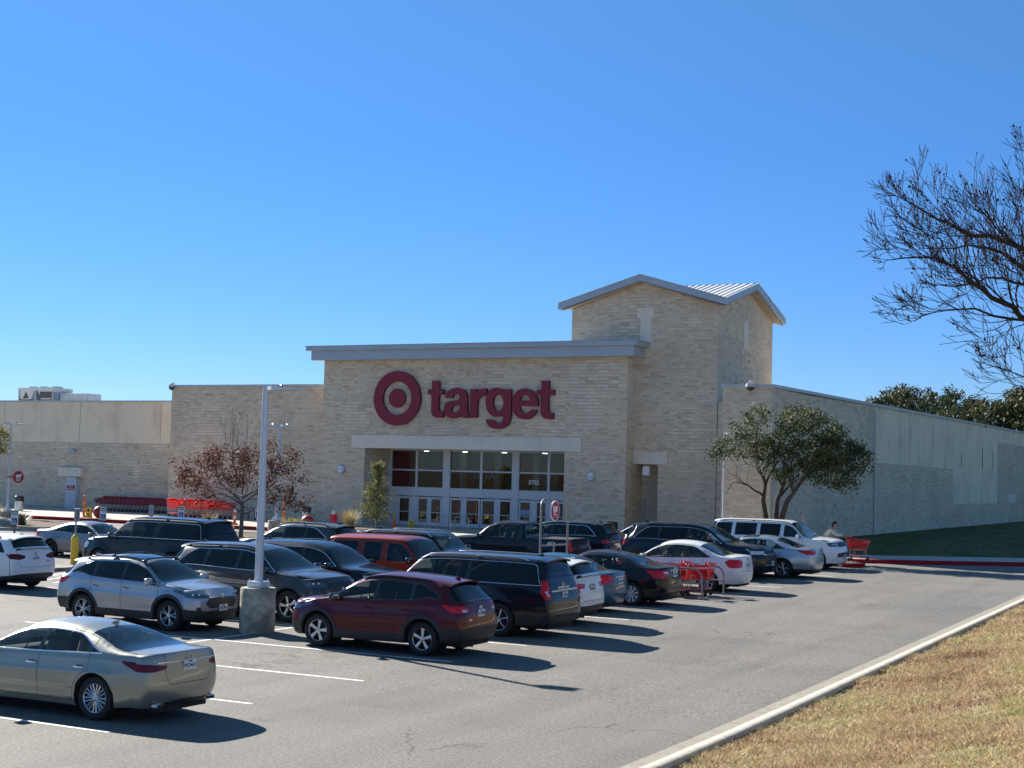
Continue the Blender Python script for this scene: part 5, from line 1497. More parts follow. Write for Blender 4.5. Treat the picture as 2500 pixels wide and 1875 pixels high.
def door(x0, x1, post=True, z0=.66, z1=2.42):
    t = .11; mb = MB()
    mb.bbox(x0, x0 + t, DY, DY + .06, z0, z1); mb.bbox(x1 - t, x1, DY, DY + .06, z0, z1); mb.bbox(x0 + t, x1 - t, DY + .001, DY + .06, z1 - .12, z1); mb.bbox(x0 + t, x1 - t, DY + .001, DY + .06, z0, z0 + .22)
    mb.bbox(x0 + t, x1 - t, DY - .01, DY + .05, 1.46, 1.50)
    d = P_(mb, 'door', FRAME)
    g = MB(); g.bbox(x0 + t, x1 - t, DY + .03, DY + .035, z0 + .22, z1 - .12); go = g.build('door_glass', GLZ, d); go.parent = d
    s = MB(); s.bbox((x0 + x1) / 2 - .16, (x0 + x1) / 2 + .16, DY + .02, DY + .028, 1.98, 2.02)
    s.lathe([(.001, 0), (.05, 0), (.05, .006), (.001, .006)], 12, 0, 'Y', ((x0 + x1) / 2, DY + .018, 2.10))
    s.build('door_decal', REDSIGN, d)
    return d
for a, b in ((-49.2, -48.3), (-47.82, -47.0), (-46.9, -46.05), (-45.48, -44.58), (-44.42, -43.36), (-43.30, -42.28), (-42.08, -41.18), (-40.7, -39.85), (-39.6, -38.82), (-38.62, -37.66), (-37.6, -36.6)): door(a, b)
for a, b in ((-48.3, -47.82), (-47.0, -46.9), (-44.58, -44.42), (-42.28, -42.08), (-39.85, -39.6), (-38.82, -38.62), (-37.66, -37.6), (-36.6, OX1), (-49.9, -49.2)): mb = MB(); mb.bbox(a, b, DY + .004, DY + .1, .5, 2.46); P_(mb, 'door_post', FRAME)
mb = MB(); mb.bbox(-40.62, -39.95, DY - .02, DY - .012, 1.55, 1.85); P_(mb, 'notice', M('notice_pale', (.35, .42, .55), .5))
# interior behind the glass
LAMPE, lnt, lo = newmat('interior_lamp'); em = N(lnt, 'ShaderNodeEmission'); em.inputs[0].default_value = (.95, .97, 1, 1); em.inputs[1].default_value = 5.0; lnt.links.new(em.outputs[0], lo.inputs[0])
for lx in (-48.4, -45.6, -42.8, -40.0, -37.6):
    mb = MB(); mb.bbox(lx - .12, lx + .12, 81.3, 81.5, 5.28, 5.34); P_(mb, 'ceiling_lamp', LAMPE)
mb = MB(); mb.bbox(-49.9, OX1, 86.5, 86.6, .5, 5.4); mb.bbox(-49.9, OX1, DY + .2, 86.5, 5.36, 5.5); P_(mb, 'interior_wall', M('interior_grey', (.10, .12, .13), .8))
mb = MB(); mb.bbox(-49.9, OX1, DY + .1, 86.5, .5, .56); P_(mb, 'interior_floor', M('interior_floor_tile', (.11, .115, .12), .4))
REDI = M('interior_red', (.75, .012, .04), .5)
mb = MB(); mb.bbox(-49.72, -48.55, DY + .16, DY + .2, 3.03, 5.25); P_(mb, 'interior_panel', REDI)
mb = MB(); mb.bbox(-49.85, -49.3, DY + .5, DY + .55, .6, 2.4); P_(mb, 'interior_panel', REDSIGN)
ORG = M('orange_red_display', (.45, .05, .03), .5)
mb = MB(); mb.bbox(-45.2, -43.6, 83.0, 83.1, 2.7, 4.7); P_(mb, 'interior_panel', ORG)
mb = MB(); mb.bbox(-42.9, -41.8, 83.4, 83.5, 2.7, 4.9); P_(mb, 'interior_panel', ORG)
mb = MB(); mb.bbox(-40.0, -38.0, 83.4, 83.5, 2.6, 4.0); P_(mb, 'interior_panel', REDSIGN)
mb = MB(); mb.bbox(-48.0, -46.0, 83.4, 83.5, 1.2, 3.9); P_(mb, 'interior_panel', REDSIGN)
for xx in (-46.4, -43.9, -41.2, -38.6):
    mb = MB(); mb.bbox(xx, xx + .4, 82.2, 82.5, .56, 5.3); P_(mb, 'interior_column', M('interior_white', (.55, .55, .55), .6))
v, f = text_mesh('ULTA', .62, .01, bold=.012); mb = MB(); mb.add([(-43.55 + a[0], DY + .75 - a[2], 3.82 + a[1]) for a in v], f)
ci = [(-43.95 + .62 * math.cos(t), DY + .8, 3.82 + .5 * math.sin(t)) for t in np.linspace(.9, 5.6, 24)]; mb.tube(ci, .02, 5)
P_(mb, 'interior_lettering', WHITEP)
v, f = text_mesh('3702', .36, .004, bold=.012); mb = MB(); mb.add([(-39.75 + a[0], DY + .035 - a[2], 3.50 + a[1]) for a in v], f); P_(mb, 'address_number', WHITEP)
# side door of the low wing
mb = MB(); mb.bbox(-77.75, -76.75, LY - .38, LY + .05, .66, 2.92); dr = P_(mb, 'door', M('pale_door', (.52, .55, .58), .5))
mb = MB(); mb.bbox(-77.6, -76.85, LY - .40, LY - .382, 2.02, 2.34); P_(mb, 'door_sign', REDSIGN)
for dz_, tx in ((.07, 'FIRE EXIT'), (-.07, 'DO NOT BLOCK')):
    v, f = text_mesh(tx, .10, .002, bold=.003); mb = MB(); mb.add([(-77.22 + a[0] * .9, LY - .406 - a[2], 2.18 + dz_ + a[1]) for a in v], f); P_(mb, 'sign_text', WHITEP)
mb = MB(); mb.bbox(-78.5, -76.3, LY - .42, LY + .1, 2.98, 3.62); P_(mb, 'lintel', CAST)
mb = MB(); mb.rbox((-77.5, LY - .14, 4.78), (.62, .28, .22), .04); P_(mb, 'wall_light', METALG)
def globe(x, z):
    r = empty('wall_lamp', (x, FY, z), 0, None, 'lamp', 'round wall lamps by the entrance')
    a = MB(); a.lathe([(.001, -.02), (.27, -.02), (.29, -.06), (.25, -.10), (.001, -.10)], 28, 0, 'Y'); a.build('lamp_housing', METALG, r, auto=40)
    b = MB(); b.sphere((0, -.10, 0), .235, 24, 12, 0, (1, .42, 1)); b.build('lamp_globe', M('opal_glass', (.72, .74, .76), .3, coat=.5), r, smooth=True)
    c = MB(); c.bbox(-.24, .24, -.215, -.10, -.02, .02); c.build('lamp_bar', METALG, r)
    return r
g1 = globe(-51.55, 4.0); g1['label'] = 'round opal wall lamp on the stone to the left of the store entrance'
g2 = globe(-34.65, 3.97); g2['label'] = 'round opal wall lamp on the stone to the right of the store entrance'
def dome_cam(x, y, z, lab):
    r = empty('dome_camera', (x, y, z), 0, lab, 'camera', 'dome cameras on the parapets')
    a = MB(); a.tube([(0, .3, .25), (0, 0, .28), (0, -.1, .2)], .04, 8); a.lathe([(.001, .20), (.20, .17), (.22, .02), (.22, 0)], 20); a.build('camera_bracket', METALL, r, auto=50)
    b = MB(); b.sphere((0, 0, 0), .21, 18, 10); b.build('camera_dome', M('black_dome', (.012, .012, .014), .08, coat=1), r, smooth=True)
dome_cam(-65.85, BY - .3, 9.18, 'black dome camera on the parapet left of the entrance block')
dome_cam(-22.95, RY0 - .25, 8.50, 'black dome camera on the parapet right of the tower')
# ---- sign: ring, dot and letters, each proud of the wall
SG = empty('store_sign', (-43.2, FY, 8.0), 0, 'dark red ring emblem and lower-case lettering on the entrance block wall', 'sign')
SGE = M('red_sign_edge', (.10, .002, .010), .4); SIGNR = M('maroon_sign_face', (.235, .006, .030), .4)
def SP(mb, name):
    o = mb.build(name, [SIGNR, SGE], None); o.parent = SG; o.matrix_parent_inverse = Matrix.Translation(SG.location).inverted(); return o
cx_, cz_ = -47.59, 8.38
def ringpoly(r0, r1, n=72):
    mb = MB(); vs = []; fs = []
    for r_, y_ in ((r1, FY - .20), (r1, FY), (r0, FY), (r0, FY - .20)):
        for k in range(n):
            a = 2 * math.pi * k / n; vs.append((cx_ + r_ * math.cos(a), y_, cz_ + r_ * math.sin(a)))
    ms = []
    for q in range(4):
        q2 = (q + 1) % 4
        for k in range(n): fs.append((q * n + k, q * n + (k + 1) % n, q2 * n + (k + 1) % n, q2 * n + k)); ms.append(0 if q == 3 else 1)
    mb.add(vs, fs); mb.m = ms; return mb
SP(ringpoly(1.02, 1.655), 'ring')
mb = MB(); mb.lathe([(.001, FY - .20), (.575, FY - .20), (.575, FY), (.001, FY)], 48, 0, 'Y', (cx_, 0, cz_)); SP(mb, 'dot')
LETTERS = {
 't': [[(-45.16, 9.43), (-44.66, 9.42), (-44.64, 8.91), (-44.32, 8.91), (-44.32, 8.61), (-44.65, 8.62), (-44.64, 7.77), (-44.62, 7.66), (-44.57, 7.59), (-44.48, 7.58), (-44.31, 7.58), (-44.31, 7.22), (-44.67, 7.21), (-44.9, 7.23), (-45.07, 7.35), (-45.15, 7.55), (-45.15, 7.75), (-45.16, 8.59), (-45.42, 8.61), (-45.43, 8.91), (-45.14, 8.91)]],
 'a': [[(-44.25, 8.4), (-44.19, 8.57), (-44.06, 8.77), (-43.84, 8.92), (-43.54, 8.98), (-43.23, 8.97), (-42.95, 8.88), (-42.79, 8.74), (-42.71, 8.55), (-42.69, 7.69), (-42.68, 7.56), (-42.58, 7.53), (-42.57, 7.22), (-42.87, 7.2), (-43.02, 7.24), (-43.13, 7.33), (-43.23, 7.28), (-43.42, 7.21), (-43.73, 7.18), (-43.98, 7.24), (-44.19, 7.38), (-44.29, 7.6), (-44.28, 7.82), (-44.21, 8.02), (-44.07, 8.15), (-43.81, 8.22), (-43.46, 8.25), (-43.3, 8.3), (-43.22, 8.39), (-43.22, 8.5), (-43.3, 8.59), (-43.42, 8.63), (-43.57, 8.61), (-43.67, 8.55), (-43.71, 8.44), (-43.73, 8.4)], [(-43.21, 8.0), (-43.5, 7.95), (-43.7, 7.89), (-43.78, 7.75), (-43.78, 7.62), (-43.69, 7.52), (-43.54, 7.5), (-43.36, 7.55), (-43.24, 7.67), (-43.21, 7.82)]],
 'r': [[(-42.52, 8.92), (-42.04, 8.92), (-42.04, 8.72), (-41.95, 8.83), (-41.78, 8.92), (-41.58, 8.96), (-41.42, 8.95), (-41.41, 8.85), (-41.44, 8.5), (-41.57, 8.52), (-41.74, 8.5), (-41.89, 8.41), (-41.98, 8.28), (-42.0, 8.13), (-42.02, 7.23), (-42.51, 7.23), (-42.51, 8.22)]],
 'g': [[(-40.27, 8.91), (-39.8, 8.91), (-39.76, 7.92), (-39.78, 7.27), (-39.83, 7.01), (-39.97, 6.82), (-40.14, 6.69), (-40.36, 6.61), (-40.65, 6.58), (-40.95, 6.61), (-41.19, 6.72), (-41.35, 6.89), (-41.42, 7.13), (-40.94, 7.12), (-40.86, 7.03), (-40.73, 6.94), (-40.56, 6.92), (-40.39, 6.97), (-40.3, 7.1), (-40.27, 7.31), (-40.29, 7.46), (-40.41, 7.35), (-40.62, 7.29), (-40.87, 7.29), (-41.12, 7.39), (-41.3, 7.57), (-41.41, 7.81), (-41.47, 8.09), (-41.47, 8.39), (-41.4, 8.63), (-41.25, 8.83), (-41.04, 8.95), (-40.8, 8.98), (-40.55, 8.96), (-40.35, 8.87), (-40.27, 8.78)], [(-40.28, 8.12), (-40.3, 7.94), (-40.37, 7.78), (-40.48, 7.67), (-40.61, 7.63), (-40.75, 7.67), (-40.87, 7.78), (-40.95, 7.93), (-40.98, 8.12), (-40.96, 8.31), (-40.89, 8.47), (-40.78, 8.57), (-40.65, 8.61), (-40.51, 8.57), (-40.4, 8.47), (-40.31, 8.31)]],
 'e': [[(-38.03, 7.91), (-39.22, 7.93), (-39.19, 7.79), (-39.1, 7.62), (-38.98, 7.51), (-38.81, 7.5), (-38.64, 7.53), (-38.54, 7.64), (-38.49, 7.72), (-38.08, 7.71), (-38.14, 7.54), (-38.28, 7.37), (-38.49, 7.21), (-38.78, 7.15), (-39.07, 7.17), (-39.33, 7.27), (-39.56, 7.47), (-39.69, 7.75), (-39.72, 8.03), (-39.69, 8.35), (-39.57, 8.63), (-39.36, 8.83), (-39.09, 8.93), (-38.83, 8.94), (-38.54, 8.87), (-38.3, 8.71), (-38.12, 8.48), (-38.04, 8.18)], [(-39.22, 8.25), (-38.52, 8.25), (-38.6, 8.43), (-38.75, 8.54), (-38.89, 8.59), (-39.06, 8.54), (-39.17, 8.39)]],
 't2': [[(-37.84, 9.39), (-37.34, 9.38), (-37.34, 8.88), (-37.01, 8.87), (-37.01, 8.56), (-37.36, 8.57), (-37.36, 7.75), (-37.32, 7.58), (-37.24, 7.53), (-37.03, 7.54), (-37.04, 7.18), (-37.3, 7.16), (-37.54, 7.2), (-37.75, 7.33), (-37.86, 7.52), (-37.88, 8.56), (-38.12, 8.57), (-38.12, 8.87), (-37.84, 8.88)]],
}

def outline_mesh(polys, y0, y1):
    """filled 2D outline with holes, extruded along Y"""
    cu = bpy.data.curves.new('o', 'CURVE'); cu.dimensions = '2D'; cu.fill_mode = 'BOTH'; cu.extrude = abs(y1 - y0) / 2
    for pl in polys:
        n = len(pl); q = []
        for i in range(n):
            A, B, C_2 = Vector(pl[i - 1]), Vector(pl[i]), Vector(pl[(i + 1) % n])
            if (B - A).angle(C_2 - B) < R(48): q += [A.lerp(B, .78), A.lerp(B, .93).lerp(B.lerp(C_2, .07), .5), B.lerp(C_2, .22)]
            else: q.append(B)
        sp_ = cu.splines.new('POLY'); sp_.points.add(len(q) - 1); sp_.use_cyclic_u = True
        for k, p in enumerate(q): sp_.points[k].co = (p.x, p.y, 0, 1)
    ob = bpy.data.objects.new('o', cu); COL.objects.link(ob); dg = bpy.context.evaluated_depsgraph_get(); dg.update()
    me = bpy.data.meshes.new_from_object(ob.evaluated_get(dg)); ym = (y0 + y1) / 2
    v = [(c.co.x, ym - c.co.z, c.co.y) for c in me.vertices]; f = [tuple(p.vertices) for p in me.polygons]
    COL.objects.unlink(ob); bpy.data.objects.remove(ob); bpy.data.curves.remove(cu); return v, f
for ch, pl in LETTERS.items():
    v, f = outline_mesh(pl, FY - .20, FY)
    mb = MB(); mb.add(v, f); mb.m = [0 if max(abs(v[i][1] - (FY - .20)) for i in q) < .01 else 1 for q in f]; SP(mb, 'letter')
# ---- roof machines
def rooftop(x, y, z, lab):
    r = empty('rooftop_unit', (x, y, z), 0, lab, 'air conditioner', 'machines on the roof of the low wing')
    return r
WUNIT = M('unit_white', (.62, .62, .60), .5, var=.1)
r = rooftop(-95, 95, 7.6, 'grey rooftop cooling unit with slanted dark coil openings on the left roof')
mb = MB(); mb.bbox(-2.1, 2.1, -1.1, 1.1, 2.5, 2.75); mb.prism([(-2.1, 2.5), (-.2, 2.5), (-.6, 1.75), (-1.7, 1.75)], -1.1, 1.1, 'Y'); mb.prism([(.2, 2.5), (2.1, 2.5), (1.7, 1.75), (.6, 1.75)], -1.1, 1.1, 'Y'); mb.build('housing', WUNIT, r)
mb = MB(); mb.prism([(-1.15, 2.40), (-.80, 1.82), (-1.5, 1.82)], -1.13, -1.11, 'Y'); mb.build('coil_opening', M('coil_dark', (.10, .09, .075), .7), r)
mb = MB(); mb.bbox(.45, 1.85, -1.12, -1.105, 1.85, 2.4); mb.build('coil_opening', M('coil_dark', (.10, .09, .075), .7), r)
mb = MB()
for q in (-2.0, -.1, 1.9): mb.bbox(q, q + .14, -1.15, 1.15, 0, 2.5)
mb.bbox(-2.1, 2.1, -.9, .9, 1.45, 1.6); mb.build('frame', METALG, r)
for q in (-1.3, 0, 1.3):
    mb = MB(); mb.lathe([(.001, 2.92), (.5, 2.9), (.55, 2.75), (.001, 2.75)], 16, 0, 'Z', (q, 0, 0)); mb.build('fan_cowl', WUNIT, r)
r = rooftop(-91.4, 95.5, 7.6, 'white box shaped rooftop unit beside the cooling unit on the left roof')
mb = MB(); mb.rbox((0, 0, 1.15), (3.0, 1.8, 2.3), .03); mb.prism([(1.5, 0), (1.95, 0), (1.5, 2.2)], -.8, .8, 'Y'); mb.build('housing', WUNIT, r)
mb = MB(); mb.bbox(-.4, .4, -.93, -.9, 1.5, 1.6); mb.bbox(.6, 1.1, -.93, -.9, 1.5, 1.6); mb.build('louvre', METALG, r)

# ---- pavement in front of the store
mb = MB(); mb.bbox(-128, -24.4, 67.35, 90, .35, PZ - .0005); o = mb.build('pavement', CONC); o['kind'] = 'structure'
mb = MB(); mb.bbox(-128, -24.4, 67.1, 67.35, .35, PZ); o = mb.build('kerb', REDK); o['kind'] = 'structure'
# ================================================================= TREES AND PLANTS
def bark(name, c1, c2): return noisy_mat(name, c1, c2, 9., bump=.8)
BARKD = bark('bark_dark', (.035, .028, .022), (.10, .082, .065))
BARKG = bark('bark_grey', (.10, .085, .07), (.24, .21, .18))
TWIG = bark('twig_bark', (.022, .015, .014), (.06, .045, .042))
def leaf_mat(name, stops, rough=.45, trans=.3, snap=.08, nsc=.9):
    m, nt, out = newmat(name); b = pbsdf(nt, out, (.1, .1, .05), rough, spec=.25)
    tc = N(nt, 'ShaderNodeTexCoord'); O = tc.outputs['Object']
    w = N(nt, 'ShaderNodeTexWhiteNoise', noise_dimensions='3D')
    sn = N(nt, 'ShaderNodeVectorMath', operation='SNAP'); sn.inputs[1].default_value = (snap,) * 3; nt.links.new(O, sn.inputs[0]); nt.links.new(sn.outputs[0], w.inputs['Vector'])
    n = N(nt, 'ShaderNodeTexNoise', i_Scale=nsc, i_Detail=3.); nt.links.new(O, n.inputs['Vector'])
    ad = N(nt, 'ShaderNodeMath', operation='MULTIPLY_ADD'); ad.inputs[1].default_value = .5; nt.links.new(w.outputs['Value'], ad.inputs[0]); nt.links.new(n.outputs['Fac'], ad.inputs[2])
    r = ramp(nt, ad.outputs[0], stops); nt.links.new(r.outputs[0], b.inputs['Base Color'])
    tl = N(nt, 'ShaderNodeBsdfTranslucent'); nt.links.new(r.outputs[0], tl.inputs[0])
    mx = N(nt, 'ShaderNodeMixShader'); mx.inputs[0].default_value = trans
    nt.links.new(b.outputs[0], mx.inputs[1]); nt.links.new(tl.outputs[0], mx.inputs[2]); nt.links.new(mx.outputs[0], out.inputs[0])
    return m
def leaves(name, P, size, mat, parent, rng, aspect=.5, up=.3):
    n = len(P)
    a = rng.normal(size=(n, 3)); a /= np.linalg.norm(a, axis=1)[:, None]
    b = rng.normal(size=(n, 3)); b[:, 2] *= up; b -= a * (a * b).sum(1)[:, None]; b /= np.linalg.norm(b, axis=1)[:, None] + 1e-9
    s = size * rng.uniform(.6, 1.3, n)
    V = np.empty((n, 4, 3)); V[:, 0] = P - a * s[:, None]; V[:, 1] = P + b * (s * aspect)[:, None]; V[:, 2] = P + a * s[:, None]; V[:, 3] = P - b * (s * aspect)[:, None]
    me = bpy.data.meshes.new(name); me.vertices.add(4 * n); me.vertices.foreach_set('co', V.reshape(-1))
    me.loops.add(4 * n); me.loops.foreach_set('vertex_index', np.arange(4 * n, dtype=np.int32))
    me.polygons.add(n); me.polygons.foreach_set('loop_start', np.arange(0, 4 * n, 4, dtype=np.int32)); me.polygons.foreach_set('loop_total', np.full(n, 4, dtype=np.int32))
    me.update(calc_edges=True); me.materials.append(mat)
    return link(bpy.data.objects.new(name, me), parent)
def branch(mb, tips, p, d, ln, r, depth, rnd, spread=.6, up=.15, kids=(2, 3), shrink=.72, nseg=4, wig=.16, sides=6, along=True, minr=.004):
    pts = [Vector(p)]; rs = [r]; dd = Vector(d).normalized(); q = Vector(p)
    for i in range(nseg):
        dd = (dd + Vector((rnd.gauss(0, wig), rnd.gauss(0, wig), rnd.gauss(0, wig) + up * .3))).normalized()
        q = q + dd * ln / nseg; pts.append(q.copy()); rs.append(max(minr, r * (1 - .38 * (i + 1) / nseg)))
    mb.tube(pts, rs, sides if depth > 1 else 4, cap=False)
    if depth == 0:
        tips.append((q.copy(), dd.copy())); tips.append((pts[2].copy(), dd.copy())); return
    k = rnd.randint(*kids)
    for j in range(k):
        src = q if j < 2 else pts[rnd.randint(1, nseg - 1)]
        ax = dd.orthogonal().normalized(); ax.rotate(Matrix.Rotation(rnd.uniform(0, 6.283), 3, dd))
        nd = (dd + ax * rnd.uniform(spread * .5, spread * 1.2) + Vector((0, 0, up))).normalized()
        branch(mb, tips, src, nd, ln * rnd.uniform(shrink - .1, shrink + .1), rs[-1] * rnd.uniform(.65, .85), depth - 1, rnd, spread, up, kids, shrink, nseg, wig, sides, along, minr)

# live oak on the island: three leaning stems and a broad dark crown
rnd = random.Random(5); rng = np.random.default_rng(5)
OAK = empty('live_oak_tree', (-20.35, 64.9, .55), 0, 'broad dark evergreen oak with three stems before the long wall', 'tree')
mb = MB(); tips = []
for (dx, dy, lean, dr) in ((-.30, 0, (-.16, .05, 1), 0), (.0, .1, (.03, .1, 1), 0), (.22, -.05, (.26, -.1, 1), 0)):
    base = Vector((dx * .6, dy, 0)); p1 = base + Vector((lean[0] * .6, lean[1], 1.3)); p2 = p1 + Vector((lean[0] * 1.6, lean[1], 1.2))
    p3 = p2 + Vector((lean[0] * 1.2 + .3, .05, .9)); mb.tube([base, base + Vector((lean[0] * .2 + .03, 0, .6)), p1, p2, p3], [.19, .16, .14, .11, .08], 9, cap=False)
    for k in range(4):
        a = k * 1.6 + dx * 9; branch(mb, tips, p2.lerp(p3, .2 + .26 * k), (math.cos(a) * .75 + lean[0] + .1, math.sin(a) * .8, .95), .95, .055, 3, rnd, .7, .12, (2, 3), .74)
mb.build('trunk', BARKD, OAK, auto=60)
T_ = np.array([t[0] for t in tips]); 
# crown outline taken as lumps
lumps = [(-2.15, 0, 5.15, .85, .55), (-1.5, .1, 5.9, .8, .5), (-.95, 0, 6.6, .65, .5), (-.55, 0, 4.95, 1.0, .6), (.5, 0, 5.4, 1.0, .8), (1.2, 0, 6.45, 1.1, .65), (2.3, 0, 6.0, 1.0, .65), (1.8, .2, 4.9, 1.3, .8), (3.0, 0, 4.95, 1.2, .85), (3.8, .1, 4.6, .75, .65), (2.6, -.2, 3.9, 1.1, .55), (3.2, .2, 3.5, .65, .3), (-.2, .3, 4.15, .6, .35), (1.0, -.3, 4.0, .8, .35), (-2.7, .2, 4.7, .5, .3)]
PP = []
for (cx, cy, cz, rr, rz) in lumps:
    nclump = int(200 * rr * rr * rz / 1.4)
    u = rng.normal(size=(nclump, 3)); u /= np.linalg.norm(u, axis=1)[:, None]; rad = rng.uniform(.35, 1.05, nclump) ** .6
    c = np.c_[cx + u[:, 0] * rr * rad, cy + u[:, 1] * rr * rad * 1.15, cz - .25 + u[:, 2] * rz * rad]
    for q in c:
        m_ = rng.integers(10, 26); PP.append(q + rng.normal(0, .13, (m_, 3)) * [1, 1, .75])
PP = np.concatenate(PP)
OAKL = leaf_mat('oak_leaf', [(.35, (.018, .030, .010)), (.7, (.048, .068, .022)), (1.0, (.10, .12, .038)), (1.2, (.17, .17, .06))], .6, .26)
leaves('crown', PP, .068, OAKL, OAK, rng, .45)

# brown-leaved oak in the middle island
rnd = random.Random(12); rng = np.random.default_rng(12)
BT = empty('red_oak_tree', (-45.35, 58.7, .37), 0, 'small oak holding rusty brown winter leaves in front of the low block', 'tree')
mb = MB(); tips = []
mb.tube([(0, 0, 0), (.03, 0, .9), (0, .02, 1.75)], [.12, .10, .085], 9, cap=False)
for (a, el, l, z0) in ((-2.9, .55, 1.5, 1.35), (-2.6, .75, 1.5, 1.7), (.1, .55, 1.5, 1.2), (.4, .9, 1.4, 1.75), (1.8, .9, 1.3, 1.7), (-1.4, .8, 1.2, 1.6), (3.1, 1.6, 1.2, 1.75), (-.3, .35, 1.5, 2.0), (2.7, .25, 1.6, 2.1)):
    branch(mb, tips, (0, 0, z0), (math.cos(a), math.sin(a) * .8, el), l, .045, 3, rnd, .55, .10, (2, 3), .76)
low = [t for t in tips if t[0].z < 4.9]
bare = MB()
branch(mb, [], (0, 0, 2.2), (.1, 0, 1), 1.6, .05, 4, rnd, .4, .35, (2, 3), .72); branch(mb, [], (-.3, 0, 2.6), (-.25, 0, 1), 1.4, .04, 4, rnd, .4, .35, (2, 3), .72)
mb.build('trunk', BARKG, BT, auto=60)
PP = []
for t, d in low:
    if rnd.random() < .93: m_ = rnd.randint(12, 26); PP.append(np.array(t) + rng.normal(0, .13, (m_, 3)))
lb = [(-3.2, 0, 3.3, 1.0, .35), (-2.0, 0, 3.5, 1.1, .55), (-.9, 0, 4.2, 1.1, .8), (.4, 0, 4.3, 1.0, .8), (1.6, 0, 3.9, .9, .7), (2.7, 0, 4.3, .8, .5), (3.3, 0, 3.3, .8, .3), (-.6, .0, 3.3, 1.0, .4), (1.8, 0, 3.0, 1.0, .35), (-3.8, 0, 3.0, .5, .25)]
for (cx, cy, cz, rr, rz) in lb:
    nclump = int(48 * rr * rr * rz / .6); u = rng.normal(size=(nclump, 3)); u /= np.linalg.norm(u, axis=1)[:, None]; rad = rng.uniform(.1, 1.05, nclump) ** .5
    for q in np.c_[cx + u[:, 0] * rr * rad, cy + u[:, 1] * rr * rad, cz - .35 + u[:, 2] * rz * rad]: PP.append(q + rng.normal(0, .11, (rng.integers(4, 12), 3)))
PP = np.concatenate(PP)
leaves('crown', PP, .062, leaf_mat('rusty_leaf', [(.35, (.035, .014, .010)), (.7, (.095, .040, .026)), (1.0, (.15, .070, .045)), (1.2, (.21, .115, .08))], .7, .3), BT, rng, .6)

# young feathery conifer by the entrance
rnd = random.Random(3); rng = np.random.default_rng(3)
CT = empty('young_cypress_tree', (-45.75, 71.6, .52), 0, 'young feathery yellow green cypress at the left of the entrance doors', 'tree')
mb = MB(); mb.tube([(0, 0, 0), (.02, 0, 1.2), (0, 0, 4.0)], [.05, .04, .008], 7, cap=False); PP = []
for k in range(120):
    z = .55 + 3.3 * (k / 120); a = rnd.uniform(0, 6.28); l = (1.28 * (1 - ((z - .5) / 3.8)) ** .75 + .10) * rnd.uniform(.5, 1.1)
    pts = [Vector((0, 0, z)), Vector((math.cos(a) * l * .5, math.sin(a) * l * .5, z + .10 * l)), Vector((math.cos(a) * l, math.sin(a) * l, z + .32 * l))]
    mb.tube(pts, [.012, .008, .004], 4, cap=False)
    for t in np.linspace(.2, 1, 9): PP.append(np.array(pts[0].lerp(pts[2], t)) + rng.normal(0, .055, (7, 3)))
mb.build('trunk', BARKG, CT, auto=60)
leaves('crown', np.concatenate(PP), .06, leaf_mat('cypress_leaf', [(.35, (.05, .07, .02)), (.7, (.13, .15, .045)), (1.0, (.24, .24, .08)), (1.2, (.36, .33, .14))], .5, .4), CT, rng, .3)

